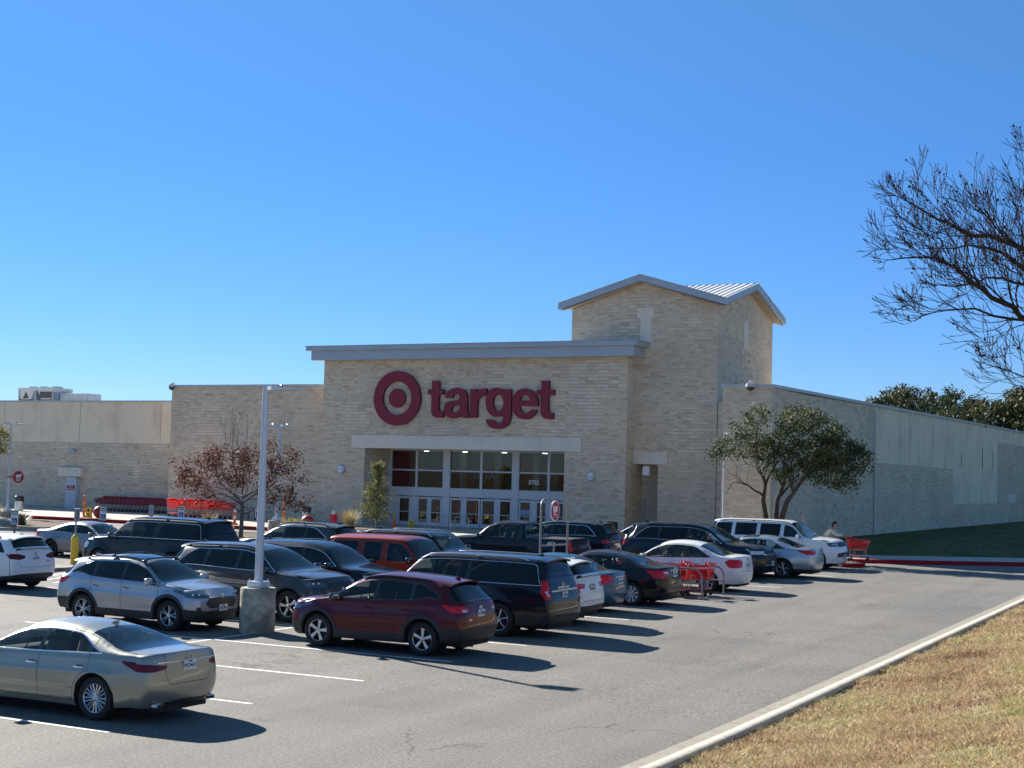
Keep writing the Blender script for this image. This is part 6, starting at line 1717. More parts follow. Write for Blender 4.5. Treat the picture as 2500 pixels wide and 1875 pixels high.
# bare tree leaning in from the right
rnd = random.Random(21)
TRX, TRY = -3.0, 36.3; TRZ = bank_z(TRX, TRY) - .1
BR = empty('bare_tree', (TRX + .62, TRY + .32, TRZ - .12), 0, 'leafless tree with dark twigs and seed balls reaching in from the right edge', 'tree')
mb = MB(); tips = []
mb.tube([(0, 0, 0), (.05, 0, 1.5), (-.1, .1, 3.0), (-.1, 0, 4.6), (0, .1, 6.0)], [.24, .21, .18, .15, .11], 10, cap=False)
BL = {'upper': ([(-3.0, 36.3, 6.4), (-3.38, 35.81, 7.4), (-4.39, 34.98, 8.6), (-5.08, 34.24, 9.33), (-5.44, 34.02, 9.82), (-5.57, 33.92, 10.28), (-5.36, 33.99, 10.82)], .075),
'A': ([(-3.0, 36.3, 6.6), (-4.24, 35.32, 8.1), (-5.11, 34.49, 8.86), (-5.71, 33.92, 9.31), (-6.36, 33.34, 9.53), (-6.99, 32.78, 9.62), (-7.3, 32.49, 9.78), (-7.85, 32.06, 10.16)], .085),
'B': ([(-3.1, 36.3, 6.8), (-4.24, 35.32, 7.9), (-5.24, 35.34, 8.63), (-5.92, 35.18, 9.08), (-6.4, 35.02, 9.44), (-7.04, 34.9, 9.59), (-7.71, 34.67, 9.53)], .075),
'C': ([(-3.1, 36.3, 5.6), (-3.6, 35.6, 6.6), (-4.21, 35.08, 7.15), (-5.06, 34.16, 7.51), (-5.63, 33.5, 7.79), (-6.16, 32.97, 8.13), (-6.58, 32.63, 8.4), (-6.9, 32.21, 8.7), (-7.26, 32.01, 8.87), (-7.86, 31.7, 8.87)], .095),
'D': ([(-4.21, 35.07, 7.19), (-5.16, 34.86, 7.70), (-5.98, 34.45, 7.79), (-6.8, 34.13, 7.96), (-7.37, 33.93, 8.01), (-7.83, 33.71, 7.84)], .045),
'E': ([(-3.04, 36.2, 4.6), (-3.5, 35.6, 5.5), (-4.19, 34.94, 5.9), (-5.05, 34.14, 6.25), (-5.64, 33.59, 6.43), (-6.12, 33.22, 6.6)], .05),
'F': ([(-3.0, 36.4, 6.6), (-3.78, 36.1, 8.4), (-4.72, 36.09, 9.88), (-5.25, 35.75, 10.75), (-5.44, 35.72, 11.37)], .07),
'G': ([(-3.1, 36.2, 6.0), (-3.33, 35.32, 7.04), (-4.27, 34.11, 7.6), (-5.05, 33.21, 8.16), (-5.69, 32.75, 8.42), (-6.23, 32.35, 8.46), (-6.69, 32.12, 8.3)], .06),
'H': ([(-3, 36.3, 6.0), (-2.72, 36.7, 7.96), (-2.39, 37.1, 9.6), (-1.86, 37.49, 11.06)], .08), 'I': ([(-3, 36.3, 5.6), (-2.38, 36.92, 7.37), (-1.33, 37.92, 8.86), (-0.26, 38.41, 9.9)], .08),
'J': ([(-3, 36.3, 5.2), (-2.48, 35.77, 6.4), (-1.08, 35.34, 7.39), (0.09, 35.33, 8.1)], .08)}
for key, (pts, r0) in BL.items():
    P = [Vector((x - TRX, y - TRY, z - TRZ)) for x, y, z in pts]; n = len(P)
    D = []
    for i in range(n - 1):                     # resample with a little wobble
        for t in (0, .5): D.append(P[i].lerp(P[i + 1], t) + Vector((rnd.gauss(0, .03), rnd.gauss(0, .03), rnd.gauss(0, .03))) * (1 if i or t else 0))
    D.append(P[-1]); m_ = len(D); r0 *= 1.25; rs = [max(.011, r0 * (1 - .86 * (i / (m_ - 1)) ** .8)) for i in range(m_)]
    mb.tube(D, rs, 7, cap=False)
    inframe = key not in 'HIJ'
    for i in range(2 if inframe else 3, m_):
        d = (D[i] - D[i - 1]).normalized(); k_ = i / (m_ - 1)
        for q in range(2 if inframe else 1):
            ax = d.orthogonal().normalized(); ax.rotate(Matrix.Rotation(rnd.uniform(0, 6.283), 3, d))
            nd = (d * .9 + ax * rnd.uniform(.45, 1.0) + Vector((0, 0, .38))).normalized()
            branch(mb, tips, D[i], nd, rnd.uniform(.46, .88) * (1.15 - .5 * k_), rs[i] * .42, 3 if inframe else 2, rnd, .55, .10, (2, 3), .80, 5, .09, 4, minr=.0058)
    branch(mb, tips, D[-1], (D[-1] - D[-2]), .32, rs[-1], 3, rnd, .6, .16, (2, 3), .74, 4, .12, 4, minr=.0062)
mb.build('trunk', TWIG, BR, smooth=True)
print('bare tips', len(tips))
sb = MB()
for t, d in tips:
    if rnd.random() < .05: sb.sphere(t, rnd.uniform(.02, .034), 5, 4)
sbo = sb.build('seed_balls', M('seed_ball', (.04, .016, .016), .8), BR); sbo['kind'] = 'stuff'

# pale foliage peeping in at the left edge
rng = np.random.default_rng(8)
LT = empty('light_green_tree', (-64.4, 60.0, .38), 0, 'yellow green tree cut by the left edge beside the lamp post', 'tree')
mb = MB(); mb.tube([(0, 0, 0), (.05, 0, 2.2), (0, 0, 4.6)], [.09, .07, .03], 7, cap=False)
PP = []
for k in range(150):
    u = rng.normal(size=3); u /= np.linalg.norm(u); q = np.array([0, 0, 4.7]) + u * np.array([1.5, 1.3, .95]) * rng.uniform(.3, 1) ** .5; PP.append(q + rng.normal(0, .14, (30, 3)))
    if k % 6 == 0: mb.tube([(0, 0, 3.2), tuple(q * [.5, .5, .9]), tuple(q)], [.02, .015, .006], 4, cap=False)
mb.build('trunk', BARKG, LT, auto=60)
leaves('crown', np.concatenate(PP), .07, leaf_mat('pale_leaf', [(.35, (.06, .08, .02)), (.8, (.18, .19, .06)), (1.2, (.33, .30, .12))], .5, .4), LT, rng, .35)

# wooded hill beyond the long wall
hb = MB(); hv = []; hx = np.linspace(-260, 260, 40); hy = np.linspace(168, 460, 24)
def hill_z(x, y): return .4 + 9.6 * sstep((y - 166) / 30) * (.85 + .3 * sstep((y - 200) / 60)) * (.75 + .25 * noise.noise(Vector((x * .008, y * .008, 2)))) + .02 * max(0, -x) * float(sstep((y - 176) / 100)) * .5
for y in hy:
    for x in hx: hv.append((x, y, float(hill_z(x, y))))
hb.add(hv, [(j * 40 + i, j * 40 + i + 1, (j + 1) * 40 + i + 1, (j + 1) * 40 + i) for j in range(23) for i in range(39)])
o = hb.build('hill', noisy_mat('hill_scrub', (.04, .05, .02), (.08, .08, .035), .3, c3=(.10, .08, .05), sc3=.08), smooth=True); o['kind'] = 'structure'
FARL = leaf_mat('far_evergreen_leaf', [(.35, (.024, .038, .020)), (.7, (.050, .070, .034)), (1.0, (.085, .10, .045)), (1.2, (.13, .13, .06))], .6, .2, .5, .2)
FARO = leaf_mat('far_olive_leaf', [(.35, (.03, .04, .014)), (.8, (.075, .085, .03)), (1.2, (.13, .12, .05))], .6, .2, .5, .2)
FARR = leaf_mat('far_russet_leaf', [(.35, (.04, .022, .014)), (.8, (.09, .05, .03)), (1.2, (.14, .09, .05))], .6, .2, .5, .2)
def far_tree(name, seed, mat, h=8.5, w=4.2, lab=None, loc=(0, 0, 0), grp='trees of the wooded hill', dens=1.0):
    rg = np.random.default_rng(seed); r = empty(name, loc, rg.uniform(0, 6), lab, 'tree', grp)
    mb = MB(); mb.tube([(0, 0, -.5), (.1, 0, h * .3), (0, .1, h * .7)], [.22, .16, .06], 6, cap=False); PP = []
    for k in range(int(20 * dens)):
        a = rg.uniform(0, 6.28); t = rg.uniform(0, 1); rr = w * (.25 + .55 * rg.uniform()) * (1 - .45 * t)
        c = np.array([math.cos(a) * rr, math.sin(a) * rr, h * (.34 + .58 * t)]); s = rg.uniform(.7, 1.3) * w * .26
        mb.tube([(0, 0, h * (.2 + .3 * t)), tuple(c)], [.06, .03], 4, cap=False)
        for q in range(16):
            u = rg.normal(size=3); u /= np.linalg.norm(u); PP.append(c + u * s * rg.uniform(.5, 1.1) * [1, 1, .7] + rg.normal(0, .22, (11, 3)))
    mb.build('trunk', BARKD, r); leaves('crown', np.concatenate(PP), .20, mat, r, rg, .55); return r
rm = MB(); rv = []; na = 96  # unseen ring of low hills, added as a dark horizon band in reflections
for a in range(na):
    an = 2 * math.pi * a / na; 
    for q, (rr0, hz) in enumerate(((330, -1), (350, 5), (420, 8), (600, 10), (640, -1))):
        hh_ = hz * (.7 + .5 * noise.noise(Vector((math.cos(an) * 4, math.sin(an) * 4, q)))) if hz > 0 else hz
        rv.append((-30 + rr0 * math.cos(an), 60 + rr0 * math.sin(an) * 1.25, hh_))
rm.add(rv, [(a * 5 + q, ((a + 1) % na) * 5 + q, ((a + 1) % na) * 5 + q + 1, a * 5 + q + 1) for a in range(na) for q in range(4)])
o = rm.build('reflection_hills', noisy_mat('reflection_hills_green', (.03, .045, .02), (.07, .08, .035), .06, c3=(.09, .08, .05), sc3=.01), smooth=True); o['kind'] = 'structure'
kinds = [far_tree('hill_tree', 40 + i, [FARL, FARL, FARO, FARL, FARO][i], 8 + .7 * i, 4 + .3 * i, 'one of the dense green trees on the hill above the long wall', (-44 + 7 * i, 196 + 5 * i, 0)) for i in range(5)]
for k_ in kinds: k_.location.z = float(hill_z(k_.location.x, k_.location.y)) - .5
rr_ = random.Random(9)
placed = [(k_.location.x, k_.location.y) for k_ in kinds]
for i in range(330):
    y = rr_.uniform(172, 225); x = rr_.uniform(-60, 14)
    ang = math.degrees(math.atan2(x, y))
    if not (-13.6 < ang < 3): continue
    if min(math.hypot(x - a, y - b) for a, b in placed) < 2.7: continue
    placed.append((x, y)); k_ = kinds[i % 5]
    c = dup(k_, (x, y, float(hill_z(x, y)) - .5), rr_.uniform(0, 6.28)); s = rr_.uniform(.8, 1.15); c.scale = (s, s, s * rr_.uniform(.9, 1.1))
print('hill trees', len(placed))
t = far_tree('pine_tree', 77, FARL, 12.5, 3.2, 'tall dark pine rising above the wood at its left end', (-45.5, 178, 1.2), dens=1.2)
t = far_tree('russet_tree', 78, FARR, 8.2, 4.4, 'russet brown tree among the green ones on the hill', (-40.5, 183, 3.2), dens=1.2)
t = far_tree('hill_tree', 79, FARO, 8.5, 3.4, 'thin topped tree showing just over the long wall coping behind the oak', (-47.5, 160, 3.5), dens=.7); t['group'] = ''
del t['group']

# ---- grasses and shrubs
def clump(name, loc, h, n, lean, wid, mat, lab, cat, group=None, spread=.12, seed=1):
    rg = np.random.default_rng(seed); r = empty(name, loc, 0, lab, cat, group)
    V = []; F = []
    for k in range(n):
        a = rg.uniform(0, 6.283); b0 = np.array([math.cos(a), math.sin(a), 0]) * spread * rg.uniform(0, 1); L_ = h * rg.uniform(.6, 1.05); ln = lean * rg.uniform(.2, 1)
        d = np.array([math.cos(a), math.sin(a), 0]); sd = np.array([-d[1], d[0], 0]) * wid / 2; q = len(V)
        for t, w_ in ((0, 1), (.45, .9), (.8, .6)):
            p = b0 + d * ln * L_ * t ** 1.8 + np.array([0, 0, L_ * (t - .25 * ln * t * t)]); V += [p + sd * w_, p - sd * w_]
        V.append(b0 + d * ln * L_ + np.array([0, 0, L_ * (1 - .25 * ln)])); F += [(q, q + 1, q + 3, q + 2), (q + 2, q + 3, q + 5, q + 4), (q + 4, q + 5, q + 6)]
    mesh_obj('foliage', V, F, mat, r); return r
GOLD = leaf_mat('golden_grass', [(.35, (.22, .17, .08)), (.8, (.40, .33, .18)), (1.2, (.55, .48, .30))], .7, .3, .05)
YUC = leaf_mat('yucca_leaf', [(.35, (.03, .04, .02)), (.8, (.08, .10, .055)), (1.2, (.17, .18, .10))], .4, .15, .05)
clump('ornamental_grass', (-46.1, 69.4, .5), 1.45, 420, .62, .022, GOLD, 'large golden ornamental grass clump left of the young cypress', 'plant', 'ornamental grasses', .2, 1)
clump('ornamental_grass', (-48.75, 60.4, .5), 1.25, 220, .6, .02, GOLD, 'golden grass clump in front of the bright red carts', 'plant', 'ornamental grasses', .2, 2)
clump('ornamental_grass', (-44.5, 61.3, .5), 1.15, 160, .6, .02, GOLD, 'golden grass tuft left of the rear lamp post', 'plant', 'ornamental grasses', .15, 3)
clump('ornamental_grass', (-43.2, 60.6, .5), 1.1, 130, .6, .02, GOLD, 'golden grass tuft right of the rear lamp post', 'plant', 'ornamental grasses', .15, 4)
clump('ornamental_grass', (-65.6, 62.2, .5), 1.2, 200, .6, .02, GOLD, 'grass tuft at the left edge under the lamp post', 'plant', 'ornamental grasses', .2, 5)
clump('yucca', (-60.7, 59.4, .42), .85, 150, .9, .035, YUC, 'spiky dark yucca on the left island behind the parking sign', 'plant', 'yuccas', .2, 6)
clump('yucca', (-62.0, 60.4, .42), .8, 130, .9, .035, YUC, 'spiky yucca beside the foot of the left lamp post', 'plant', 'yuccas', .2, 7)
clump('yucca', (-45.6, 57.9, .42), .75, 130, .9, .035, YUC, 'spiky yucca at the foot of the brown-leaved oak', 'plant', 'yuccas', .2, 8)
def boulder(loc, s, lab, seed):
    bm = bmesh.new(); bmesh.ops.create_icosphere(bm, subdivisions=3, radius=1)
    for v in bm.verts: v.co *= 1 + .28 * noise.noise(v.co * 1.3 + Vector((seed, 0, 0))); v.co = Vector((v.co.x * s[0], v.co.y * s[1], v.co.z * s[2]))
    me = bpy.data.meshes.new('boulder'); bm.to_mesh(me); bm.free(); me.materials.append(CONCP); me.polygons.foreach_set('use_smooth', np.ones(len(me.polygons), dtype=bool))
    o = link(bpy.data.objects.new('boulder', me)); o.location = loc; tag(o, lab, 'rock')
boulder((-60.0, 57.4, .5), (.75, .6, .42), 'brown landscape boulder in front of the left yucca', 1)

# ================================================================= STREET FURNITURE
def ray_island(name, pts, h=.15, gravel=None):
    o1 = kerb_run('kerb', pts, [(0, .004), (0, h - .02), (-.02, h), (-.15, h), (-.16, h - .04)], CONC, closed=True)
    ins = []
    n = len(pts)
    cx = sum(p[0] for p in pts) / n; cy = sum(p[1] for p in pts) / n
    for x, y in pts:
        d = math.hypot(x - cx, y - cy); ins.append((cx + (x - cx) * (1 - .14 / d), cy + (y - cy) * (1 - .14 / d)))
    mb = MB(); mb.add([(x, y, zg(y) + h - .03) for x, y in ins], [tuple(range(n))]); o = mb.build(name, gravel or SOILM); o['kind'] = 'structure'
    return o1
SOILM = noisy_mat('mulch', (.06, .045, .03), (.15, .11, .075), 18., bump=.9)
GRAV = noisy_mat('river_gravel', (.22, .18, .13), (.55, .48, .38), 26., bump=1.)
def rounded(x0, x1, y0, y1, r, n=6, ccw=False):
    pts = []
    for cx, cy, a0 in ((x1 - r, y1 - r, 0), (x0 + r, y1 - r, 90), (x0 + r, y0 + r, 180), (x1 - r, y0 + r, 270)):
        for k in range(n + 1): a = R(a0 + 90 * k / n); pts.append((cx + r * math.cos(a), cy + r * math.sin(a)))
    return pts[::1]
ik = ray_island('planting_island', rounded(-26.5, -15.6, 63.0, 65.9, 1.2) if False else rounded(-21.4, -15.7, 61.95, 63.6, .8), gravel=GRAV)
ray_island('planting_island', rounded(-23.0, -18.6, 64.05, 66.4, .6), gravel=SOILM)
ray_island('planting_island', rounded(-48.9, -41.0, 56.2, 62.9, 1.6), gravel=SOILM)
ray_island('planting_island', rounded(-48.2, -43.8, 68.4, 73.0, .8), h=.22, gravel=SOILM)
ray_island('planting_island', rounded(-70.0, -57.6, 55.6, 64.2, 1.8), gravel=SOILM)
mb = MB()   # red painted tip of the near island
pts = [(-16.35 + .66 * math.cos(R(a)), 62.78 + .84 * math.sin(R(a))) for a in range(-95, 96, 10)]
o = kerb_run('kerb', pts, [(.012, .004), (.012, .142), (-.01, .162), (-.165, .162), (-.166, .10)], REDK)
rg = np.random.default_rng(2); PS = MB()
for k in range(420):
    x, y = rg.uniform(-21.0, -16.0), rg.uniform(62.2, 63.35); PS.sphere((x, y, zg(y) + .13 + rg.uniform(0, .03)), rg.uniform(.03, .07), 6, 4)
o = PS.build('gravel', GRAV, smooth=True); o['kind'] = 'stuff'

def lamp_post(x, y, z0, ztop, heads, lab, base_r=.42, base_h=1.02, w=.17, tilt=0.0):
    r = empty('lamp_post', (x, y, z0), 0, lab, 'lamp post', 'lamp posts of the parking lot')
    if base_h:
        mb = MB(); mb.lathe([(.001, -.05), (base_r, -.05), (base_r, base_h * .6), (base_r * 1.003, base_h * .62), (base_r, base_h * .64), (base_r * .995, base_h - .03), (base_r * .96, base_h), (.001, base_h)], 40); mb.build('concrete_base', CONCP, r, auto=30)
    mb = MB(); mb.rbox((0, 0, base_h + .075), (.38, .38, .15), .015); 
    for a in (-1, 1):
        for b in (-1, 1): mb.lathe([(.001, base_h + .16), (.014, base_h + .16), (.014, base_h + .20), (.001, base_h + .20)], 6, 0, 'Z', (a * .15, b * .15, 0))
    mb.build('base_cover', POLEM, r, auto=35)
    H_ = ztop - z0; mb = MB(); vs = []; ch = .02
    for z_, ww in ((base_h + .14, w / 2), (H_, w * .38)):
        for sx, sy in ((-1, -1), (1, -1), (1, 1), (-1, 1)):
            for q in (0, 1):
                cx = ww if q == 0 else ww - ch; cy = ww - ch if q == 0 else ww
                if sx * sy > 0: cx, cy = cy, cx
                vs.append((sx * cx, sy * cy, z_))
    mb.add(vs, [(i, (i + 1) % 8, 8 + (i + 1) % 8, 8 + i) for i in range(8)] + [tuple(range(8, 16))]); mb.build('pole', POLEM, r, auto=30)
    for s in heads:
        hd = MB(); ln = .95
        hd.add([(s * .05, -.05, H_ - .10), (s * .05, .05, H_ - .10), (s * .05, .05, H_ - .01), (s * .05, -.05, H_ - .01),
                (s * .30, -.21, H_ - .085), (s * .30, .21, H_ - .085), (s * .30, .21, H_ - .005), (s * .30, -.21, H_ - .005),
                (s * ln, -.20, H_ - .085), (s * ln, .20, H_ - .085), (s * ln, .20, H_ - .05), (s * ln, -.20, H_ - .05)],
               [(3, 2, 1, 0), (0, 1, 5, 4), (1, 2, 6, 5), (2, 3, 7, 6), (3, 0, 4, 7), (4, 5, 9, 8), (5, 6, 10, 9), (6, 7, 11, 10), (7, 4, 8, 11), (8, 9, 10, 11)])
        h_ = hd.build('lamp_head', POLEM, r)
        le = MB(); le.bbox(s * .34, s * .85, -.12, .12, H_ - .095, H_ - .086); le.build('lens', M('led_lens', (.6, .6, .55), .3), h_)
        ce = MB(); ce.sphere((s * .45, 0, H_ + .01), .04, 8, 6); ce.build('photocell', TRIMBLK, h_)
    return r
lamp_post(-21.10, 28.05, zg(28.1), 5.76, (1,), 'grey square lamp post on a round concrete base between the burgundy and silver cars', .41, 1.02, .155)
lamp_post(-47.2, 64.1, .42, 6.24, (-1, 1), 'grey double-headed lamp post on a concrete base behind the brown-leaved oak', .45, .75, .15)
lamp_post(-67.95, 65.3, .43, 6.24, (-1, 1), 'grey double-headed lamp post at the far left of the lot', .45, .5, .15)
r = lamp_post(-23.1, 66.0, .44, 6.15, (1,), 'thin white lamp post half hidden by the live oak crown', 0, 0, .10)

# handicap and other signs
BLUE = M('sign_blue', (.02, .06, .30), .4); GREENT = M('sign_green_text', (.03, .18, .10), .5); SGW = M('sign_white', (.66, .68, .68), .35); SGB = M('sign_back', (.30, .31, .32), .45, metal=.4)
def parking_sign(x, y, ztop, w, h, face, lab, back=False, cat='sign'):
    """face: +1 faces the camera side (-Y)"""
    r = empty('parking_sign', (x, y, zg(y)), R(20 if not back else 8), lab, cat, 'parking signs'); H_ = ztop - zg(y)
    mb = MB(); mb.bbox(-.03, .03, -.0, .045, 0, H_ - .02); mb.build('post', M('sign_post', (.10, .12, .11), .5, metal=.4), r)
    mb = MB(); mb.rbox((0, -.012, H_ - h / 2), (w, .012, h), .005, seg=1); p = mb.build('sign_panel', SGB if back else SGW, r)
    if not back:
        mb = MB(); mb.bbox(-w * .36, w * .36, -.026, -.019, H_ - h * .94, H_ - h * .94 + w * .72)
        mb.build('symbol_field', BLUE, p)
        s = w * .72; b = H_ - h * .94; mb = MB(); y_ = -.029
        mb.sphere((-s * .05, y_, b + s * .84), s * .07, 8, 5)
        mb.tube([(-s * .05, y_, b + s * .74), (-s * .03, y_, b + s * .46), (s * .16, y_, b + s * .44), (s * .26, y_, b + s * .18), (s * .34, y_, b + s * .20)], s * .045, 5)
        mb.tube([(-s * .04, y_, b + s * .62), (s * .14, y_, b + s * .60)], s * .035, 5)
        mb.tube([(-s * .1 + s * .24 * math.cos(t), y_, b + s * .34 + s * .24 * math.sin(t)) for t in np.linspace(1.9, 6.0, 12)], s * .035, 5)
        mb.build('wheelchair_symbol', WHITEP, p)
        for k, tx in enumerate(('RESERVED', 'PARKING')):
            v, f = text_mesh(tx, w * .21, .001, bold=.004); mb = MB(); mb.add([(a[0], -.0215 - a[2], H_ - h * (.12 + .16 * k) + a[1]) for a in v], f); mb.build('sign_text', GREENT, p)
    return r
parking_sign(-44.0, 42.7, 1.98, .30, .56, 1, 'white and blue disabled parking sign at the left edge')
parking_sign(-45.2, 48.9, 2.02, .30, .56, 1, 'white and blue disabled parking sign in front of the red ball')
parking_sign(-43.5, 52.0, 2.10, .28, .5, 1, 'white and blue disabled parking sign before the bright red carts')
parking_sign(-44.7, 51.4, 2.12, .26, .5, 1, 'grey back of a parking sign above the black large wagon', back=True)
parking_sign(-36.8, 48.75, 2.38, .28, .5, 1, 'small disabled parking sign just left of the near lamp post')
# yellow bollard with a sign on top (seen from behind)
r = empty('yellow_bollard', (-39.15, 40.95, zg(41)), 0, 'yellow bollard carrying a grey sign back beside the light grey sedan', 'bollard')
mb = MB(); mb.lathe([(.001, 0), (.135, 0), (.135, .92), (.12, 1.0), (.04, 1.08), (.001, 1.08)], 20); mb.build('bollard_sleeve', M('yellow_sleeve', (.85, .52, .008), .4, coat=.3), r, auto=35)
mb = MB(); mb.bbox(-.03, .03, -.02, .03, 1.05, 2.0); mb.build('post', SGB, r)
mb = MB(); mb.rbox((0, .045, 1.80), (.28, .012, .46), .005, seg=1); mb.build('sign_panel', SGB, r)
# wheel stops
for k, (x, y) in enumerate(((-37.2, 38.4), (-37.2, 35.2))):
    mb = MB(); mb.rbox((0, 0, .06), (.16, 1.7, .12), .02); o = mb.build('wheel_stop', CONCP); o.location = (x, y, zg(y)); tag(o, ['low concrete wheel stop right of the white rear-facing crossover', 'low concrete wheel stop behind the silver crossover roof'][k], 'wheel stop')
# delineator posts
ORGP = M('orange_plastic', (.75, .16, .01), .45); WRET = M('white_reflective', (.75, .75, .72), .3)
def delineator(x, y, lab, h=1.35):
    r = empty('traffic_delineator', (x, y, PZ), 0, lab, 'traffic post', 'orange striped traffic posts')
    mb = MB(); mb.lathe([(.001, 0), (.2, 0), (.2, .06), (.10, .10), (.085, .12), (.065, h - .12), (.05, h - .03), (.001, h)], 16); mb.build('post', ORGP, r, auto=35)
    mb = MB(); mb.tube([(0, -.0, h - .04), (-.06, 0, h + .04), (0, 0, h + .10), (.06, 0, h + .04), (0, 0, h - .04)], .015, 6); mb.build('grip', ORGP, r)
    for z in (.35, .75):
        mb = MB(); mb.lathe([(.085 - .018 * z, z), (.085 - .018 * z, z + .16)], 16); mb.build('reflective_band', WRET, r, smooth=True)
    return r
delineator(-64.4, 68.0, 'orange and white traffic post left of the red ball')
delineator(-49.75, 68.2, 'orange and white traffic post between the rear lamp post and the bin')
delineator(-53.0, 68.0, 'orange traffic post with yellow top just left of the brown-leaved oak trunk', .8)
def safety_sign(x, y, z, w, h, lab):
    r = empty('safety_sign', (x, y, z), R(10), lab, 'sign', 'yellow floor signs'); Y_ = M('safety_yellow', (.78, .55, .02), .4)
    mb = MB(); mb.rbox((0, 0, h / 2), (w, .03, h), .012); mb.rbox((0, .12, h / 2 - .02), (w, .02, h * .98), .008, rx=.22); mb.build('panel', Y_, r)
    mb = MB(); mb.prism([(-w * .32, h * .72), (0, h * .92), (w * .32, h * .72), (0, h * .52)], -.022, -.018); mb.build('pictogram', TRIMBLK, r)
    for k, tx in enumerate(('STOP', 'HERE')):
        v, f = text_mesh(tx, h * .13, .001, bold=.006); kk = min(1, w * .8 / (max(a[0] for a in v) * 2)); mb = MB(); mb.add([(a[0] * kk, -.019 - a[2], h * (.38 - .15 * k) + a[1]) for a in v], f); mb.build('sign_text', TRIMBLK, r)
safety_sign(-63.95, 67.9, PZ, .34, .62, 'yellow upright notice between the striped post and the red ball')
safety_sign(-49.0, 68.0, PZ, .38, .52, 'yellow caution floor sign left of the steel bin')
# red balls
def ball(x, y, lab):
    mb = MB(); mb.sphere((0, 0, .36), .37, 28, 18); mb.lathe([(.16, -.01), (.16, .05), (.1, .06)], 16); o = mb.build('ball_bollard', M('red_ball', (.33, .02, .018), .45, var=.12), smooth=True); o.location = (x, y, PZ); tag(o, lab, 'bollard', 'red concrete balls before the store')
for x, lab in ((-63.35, 'red concrete ball beside the yellow notice at the left'), (-48.1, 'red concrete ball half hidden by the green wagon roof'), ): ball(x, 68.2, lab)
# bins
def bin_(x, y, z, lab, top=BRONZE, body=SATIN):
    r = empty('litter_bin', (x, y, z), 0, lab, 'bin', 'litter bins'); mb = MB(); mb.lathe([(.001, 0), (.29, 0), (.29, .72), (.001, .72)], 24); mb.build('bin_body', body, r, auto=35)
    mb = MB(); mb.lathe([(.31, .70), (.31, .76), (.30, 1.0), (.24, 1.05), (.001, 1.05)], 24); mb.build('bin_lid', top, r, auto=35)
bin_(-53.3, 75.4, PZ - .05, 'steel litter bin with black lid against the stone between carts and entrance')
bin_(-31.5, 72.4, PZ - .1, 'dark litter bin behind the black crossover right of the entrance', TRIMBLK, BRONZE)
bin_(-74.9, 73.0, PZ - .05, 'pale litter bin with black lid behind the left lamp post', TRIMBLK, SATIN)
r = empty('sanitizer_stand', (-46.4, 68.25, .6), 0, 'small red container with white spray bottles above the green wagon roof', 'container')
mb = MB(); mb.rbox((0, 0, .45), (.34, .3, .9), .03); mb.build('container', REDP, r, auto=35)
for q in (-.06, .06):
    mb = MB(); mb.lathe([(.001, .9), (.04, .9), (.04, 1.0), (.015, 1.04), (.015, 1.1), (.001, 1.1)], 10, 0, 'Z', (q, 0, 0)); mb.build('bottle', WHITEP, r, auto=40)
# cones and hoops in front of the doors
r = empty('traffic_cone', (-46.45, 74.6, PZ), 0, 'orange cone at the foot of the young cypress', 'cone'); mb = MB(); mb.lathe([(.001, 0), (.2, 0), (.2, .03), (.14, .04), (.03, .7), (.001, .7)], 16); mb.build('cone_body', ORGP, r, auto=30)
safety_sign(-45.4, 74.8, PZ, .3, .45, 'small floor notice just left of the entrance doors')
def hoop(x, y, lab, w=.9, h=.75):
    mb = MB(); pts = [(-w / 2, 0, 0), (-w / 2, 0, h - .15), (-w / 2 + .05, 0, h - .04), (-w / 2 + .15, 0, h), (w / 2 - .15, 0, h), (w / 2 - .05, 0, h - .04), (w / 2, 0, h - .15), (w / 2, 0, 0)]
    mb.tube(pts, .03, 8); o = mb.build('guard_rail', SATIN, auto=50); o.location = (x, y, PZ); tag(o, lab, 'rail', 'steel hoops before the doors')
hoop(-43.4, 75.2, 'steel guard hoop before the left entrance doors'); hoop(-42.2, 75.2, 'steel guard hoop before the middle entrance doors')
for k, x in enumerate((-58.1, -57.6, -57.1)):
    mb = MB(); mb.tube([(-.0, -.35, 0), (0, -.35, .55), (0, -.25, .74), (0, 0, .82), (0, .25, .74), (0, .35, .55), (0, .35, 0)], .028, 8); o = mb.build('bicycle_hoop', BRONZE, auto=50); o.location = (x, 75.6, PZ); o.rotation_euler = (0, 0, R(65)); tag(o, ['left', 'middle', 'right'][k] + ' one of three dark bicycle hoops by the brown oak', 'bicycle rack', 'bicycle hoops')
# round pick-up sign at far left
r = empty('round_sign', (-66.95, 65.1, 0), R(12), 'round red sign with white pictogram fixed right of the left lamp post', 'sign')
mb = MB(); mb.lathe([(.001, -.02), (.36, -.02), (.36, .01), (.001, .01)], 32, 0, 'Y', (0, 0, 3.0)); mb.build('sign_disc', REDSIGN, r, auto=35)
mb = MB(); mb.bbox(-.75, -.3, -.0, .02, 2.96, 3.04); mb.build('bracket', REDSIGN, r)
mb = MB(); mb.prism([(-.2, 3.12), (.16, 3.16), (.22, 3.22), (.22, 3.06), (.08, 2.98), (-.12, 3.0)], -.03, -.022); mb.bbox(-.14, -.08, -.03, -.022, 2.94, 3.0); mb.bbox(.04, .10, -.03, -.022, 2.94, 3.0); mb.build('pictogram', WHITEP, r)
for k, tx in enumerate(('DRIVE UP', 'ORDER')):
    v, f = text_mesh(tx, .08, .001, bold=.004); mb = MB(); mb.add([(a[0], -.0225 - a[2], 2.88 - .09 * k + a[1]) for a in v], f); mb.build('sign_text', WHITEP, r)
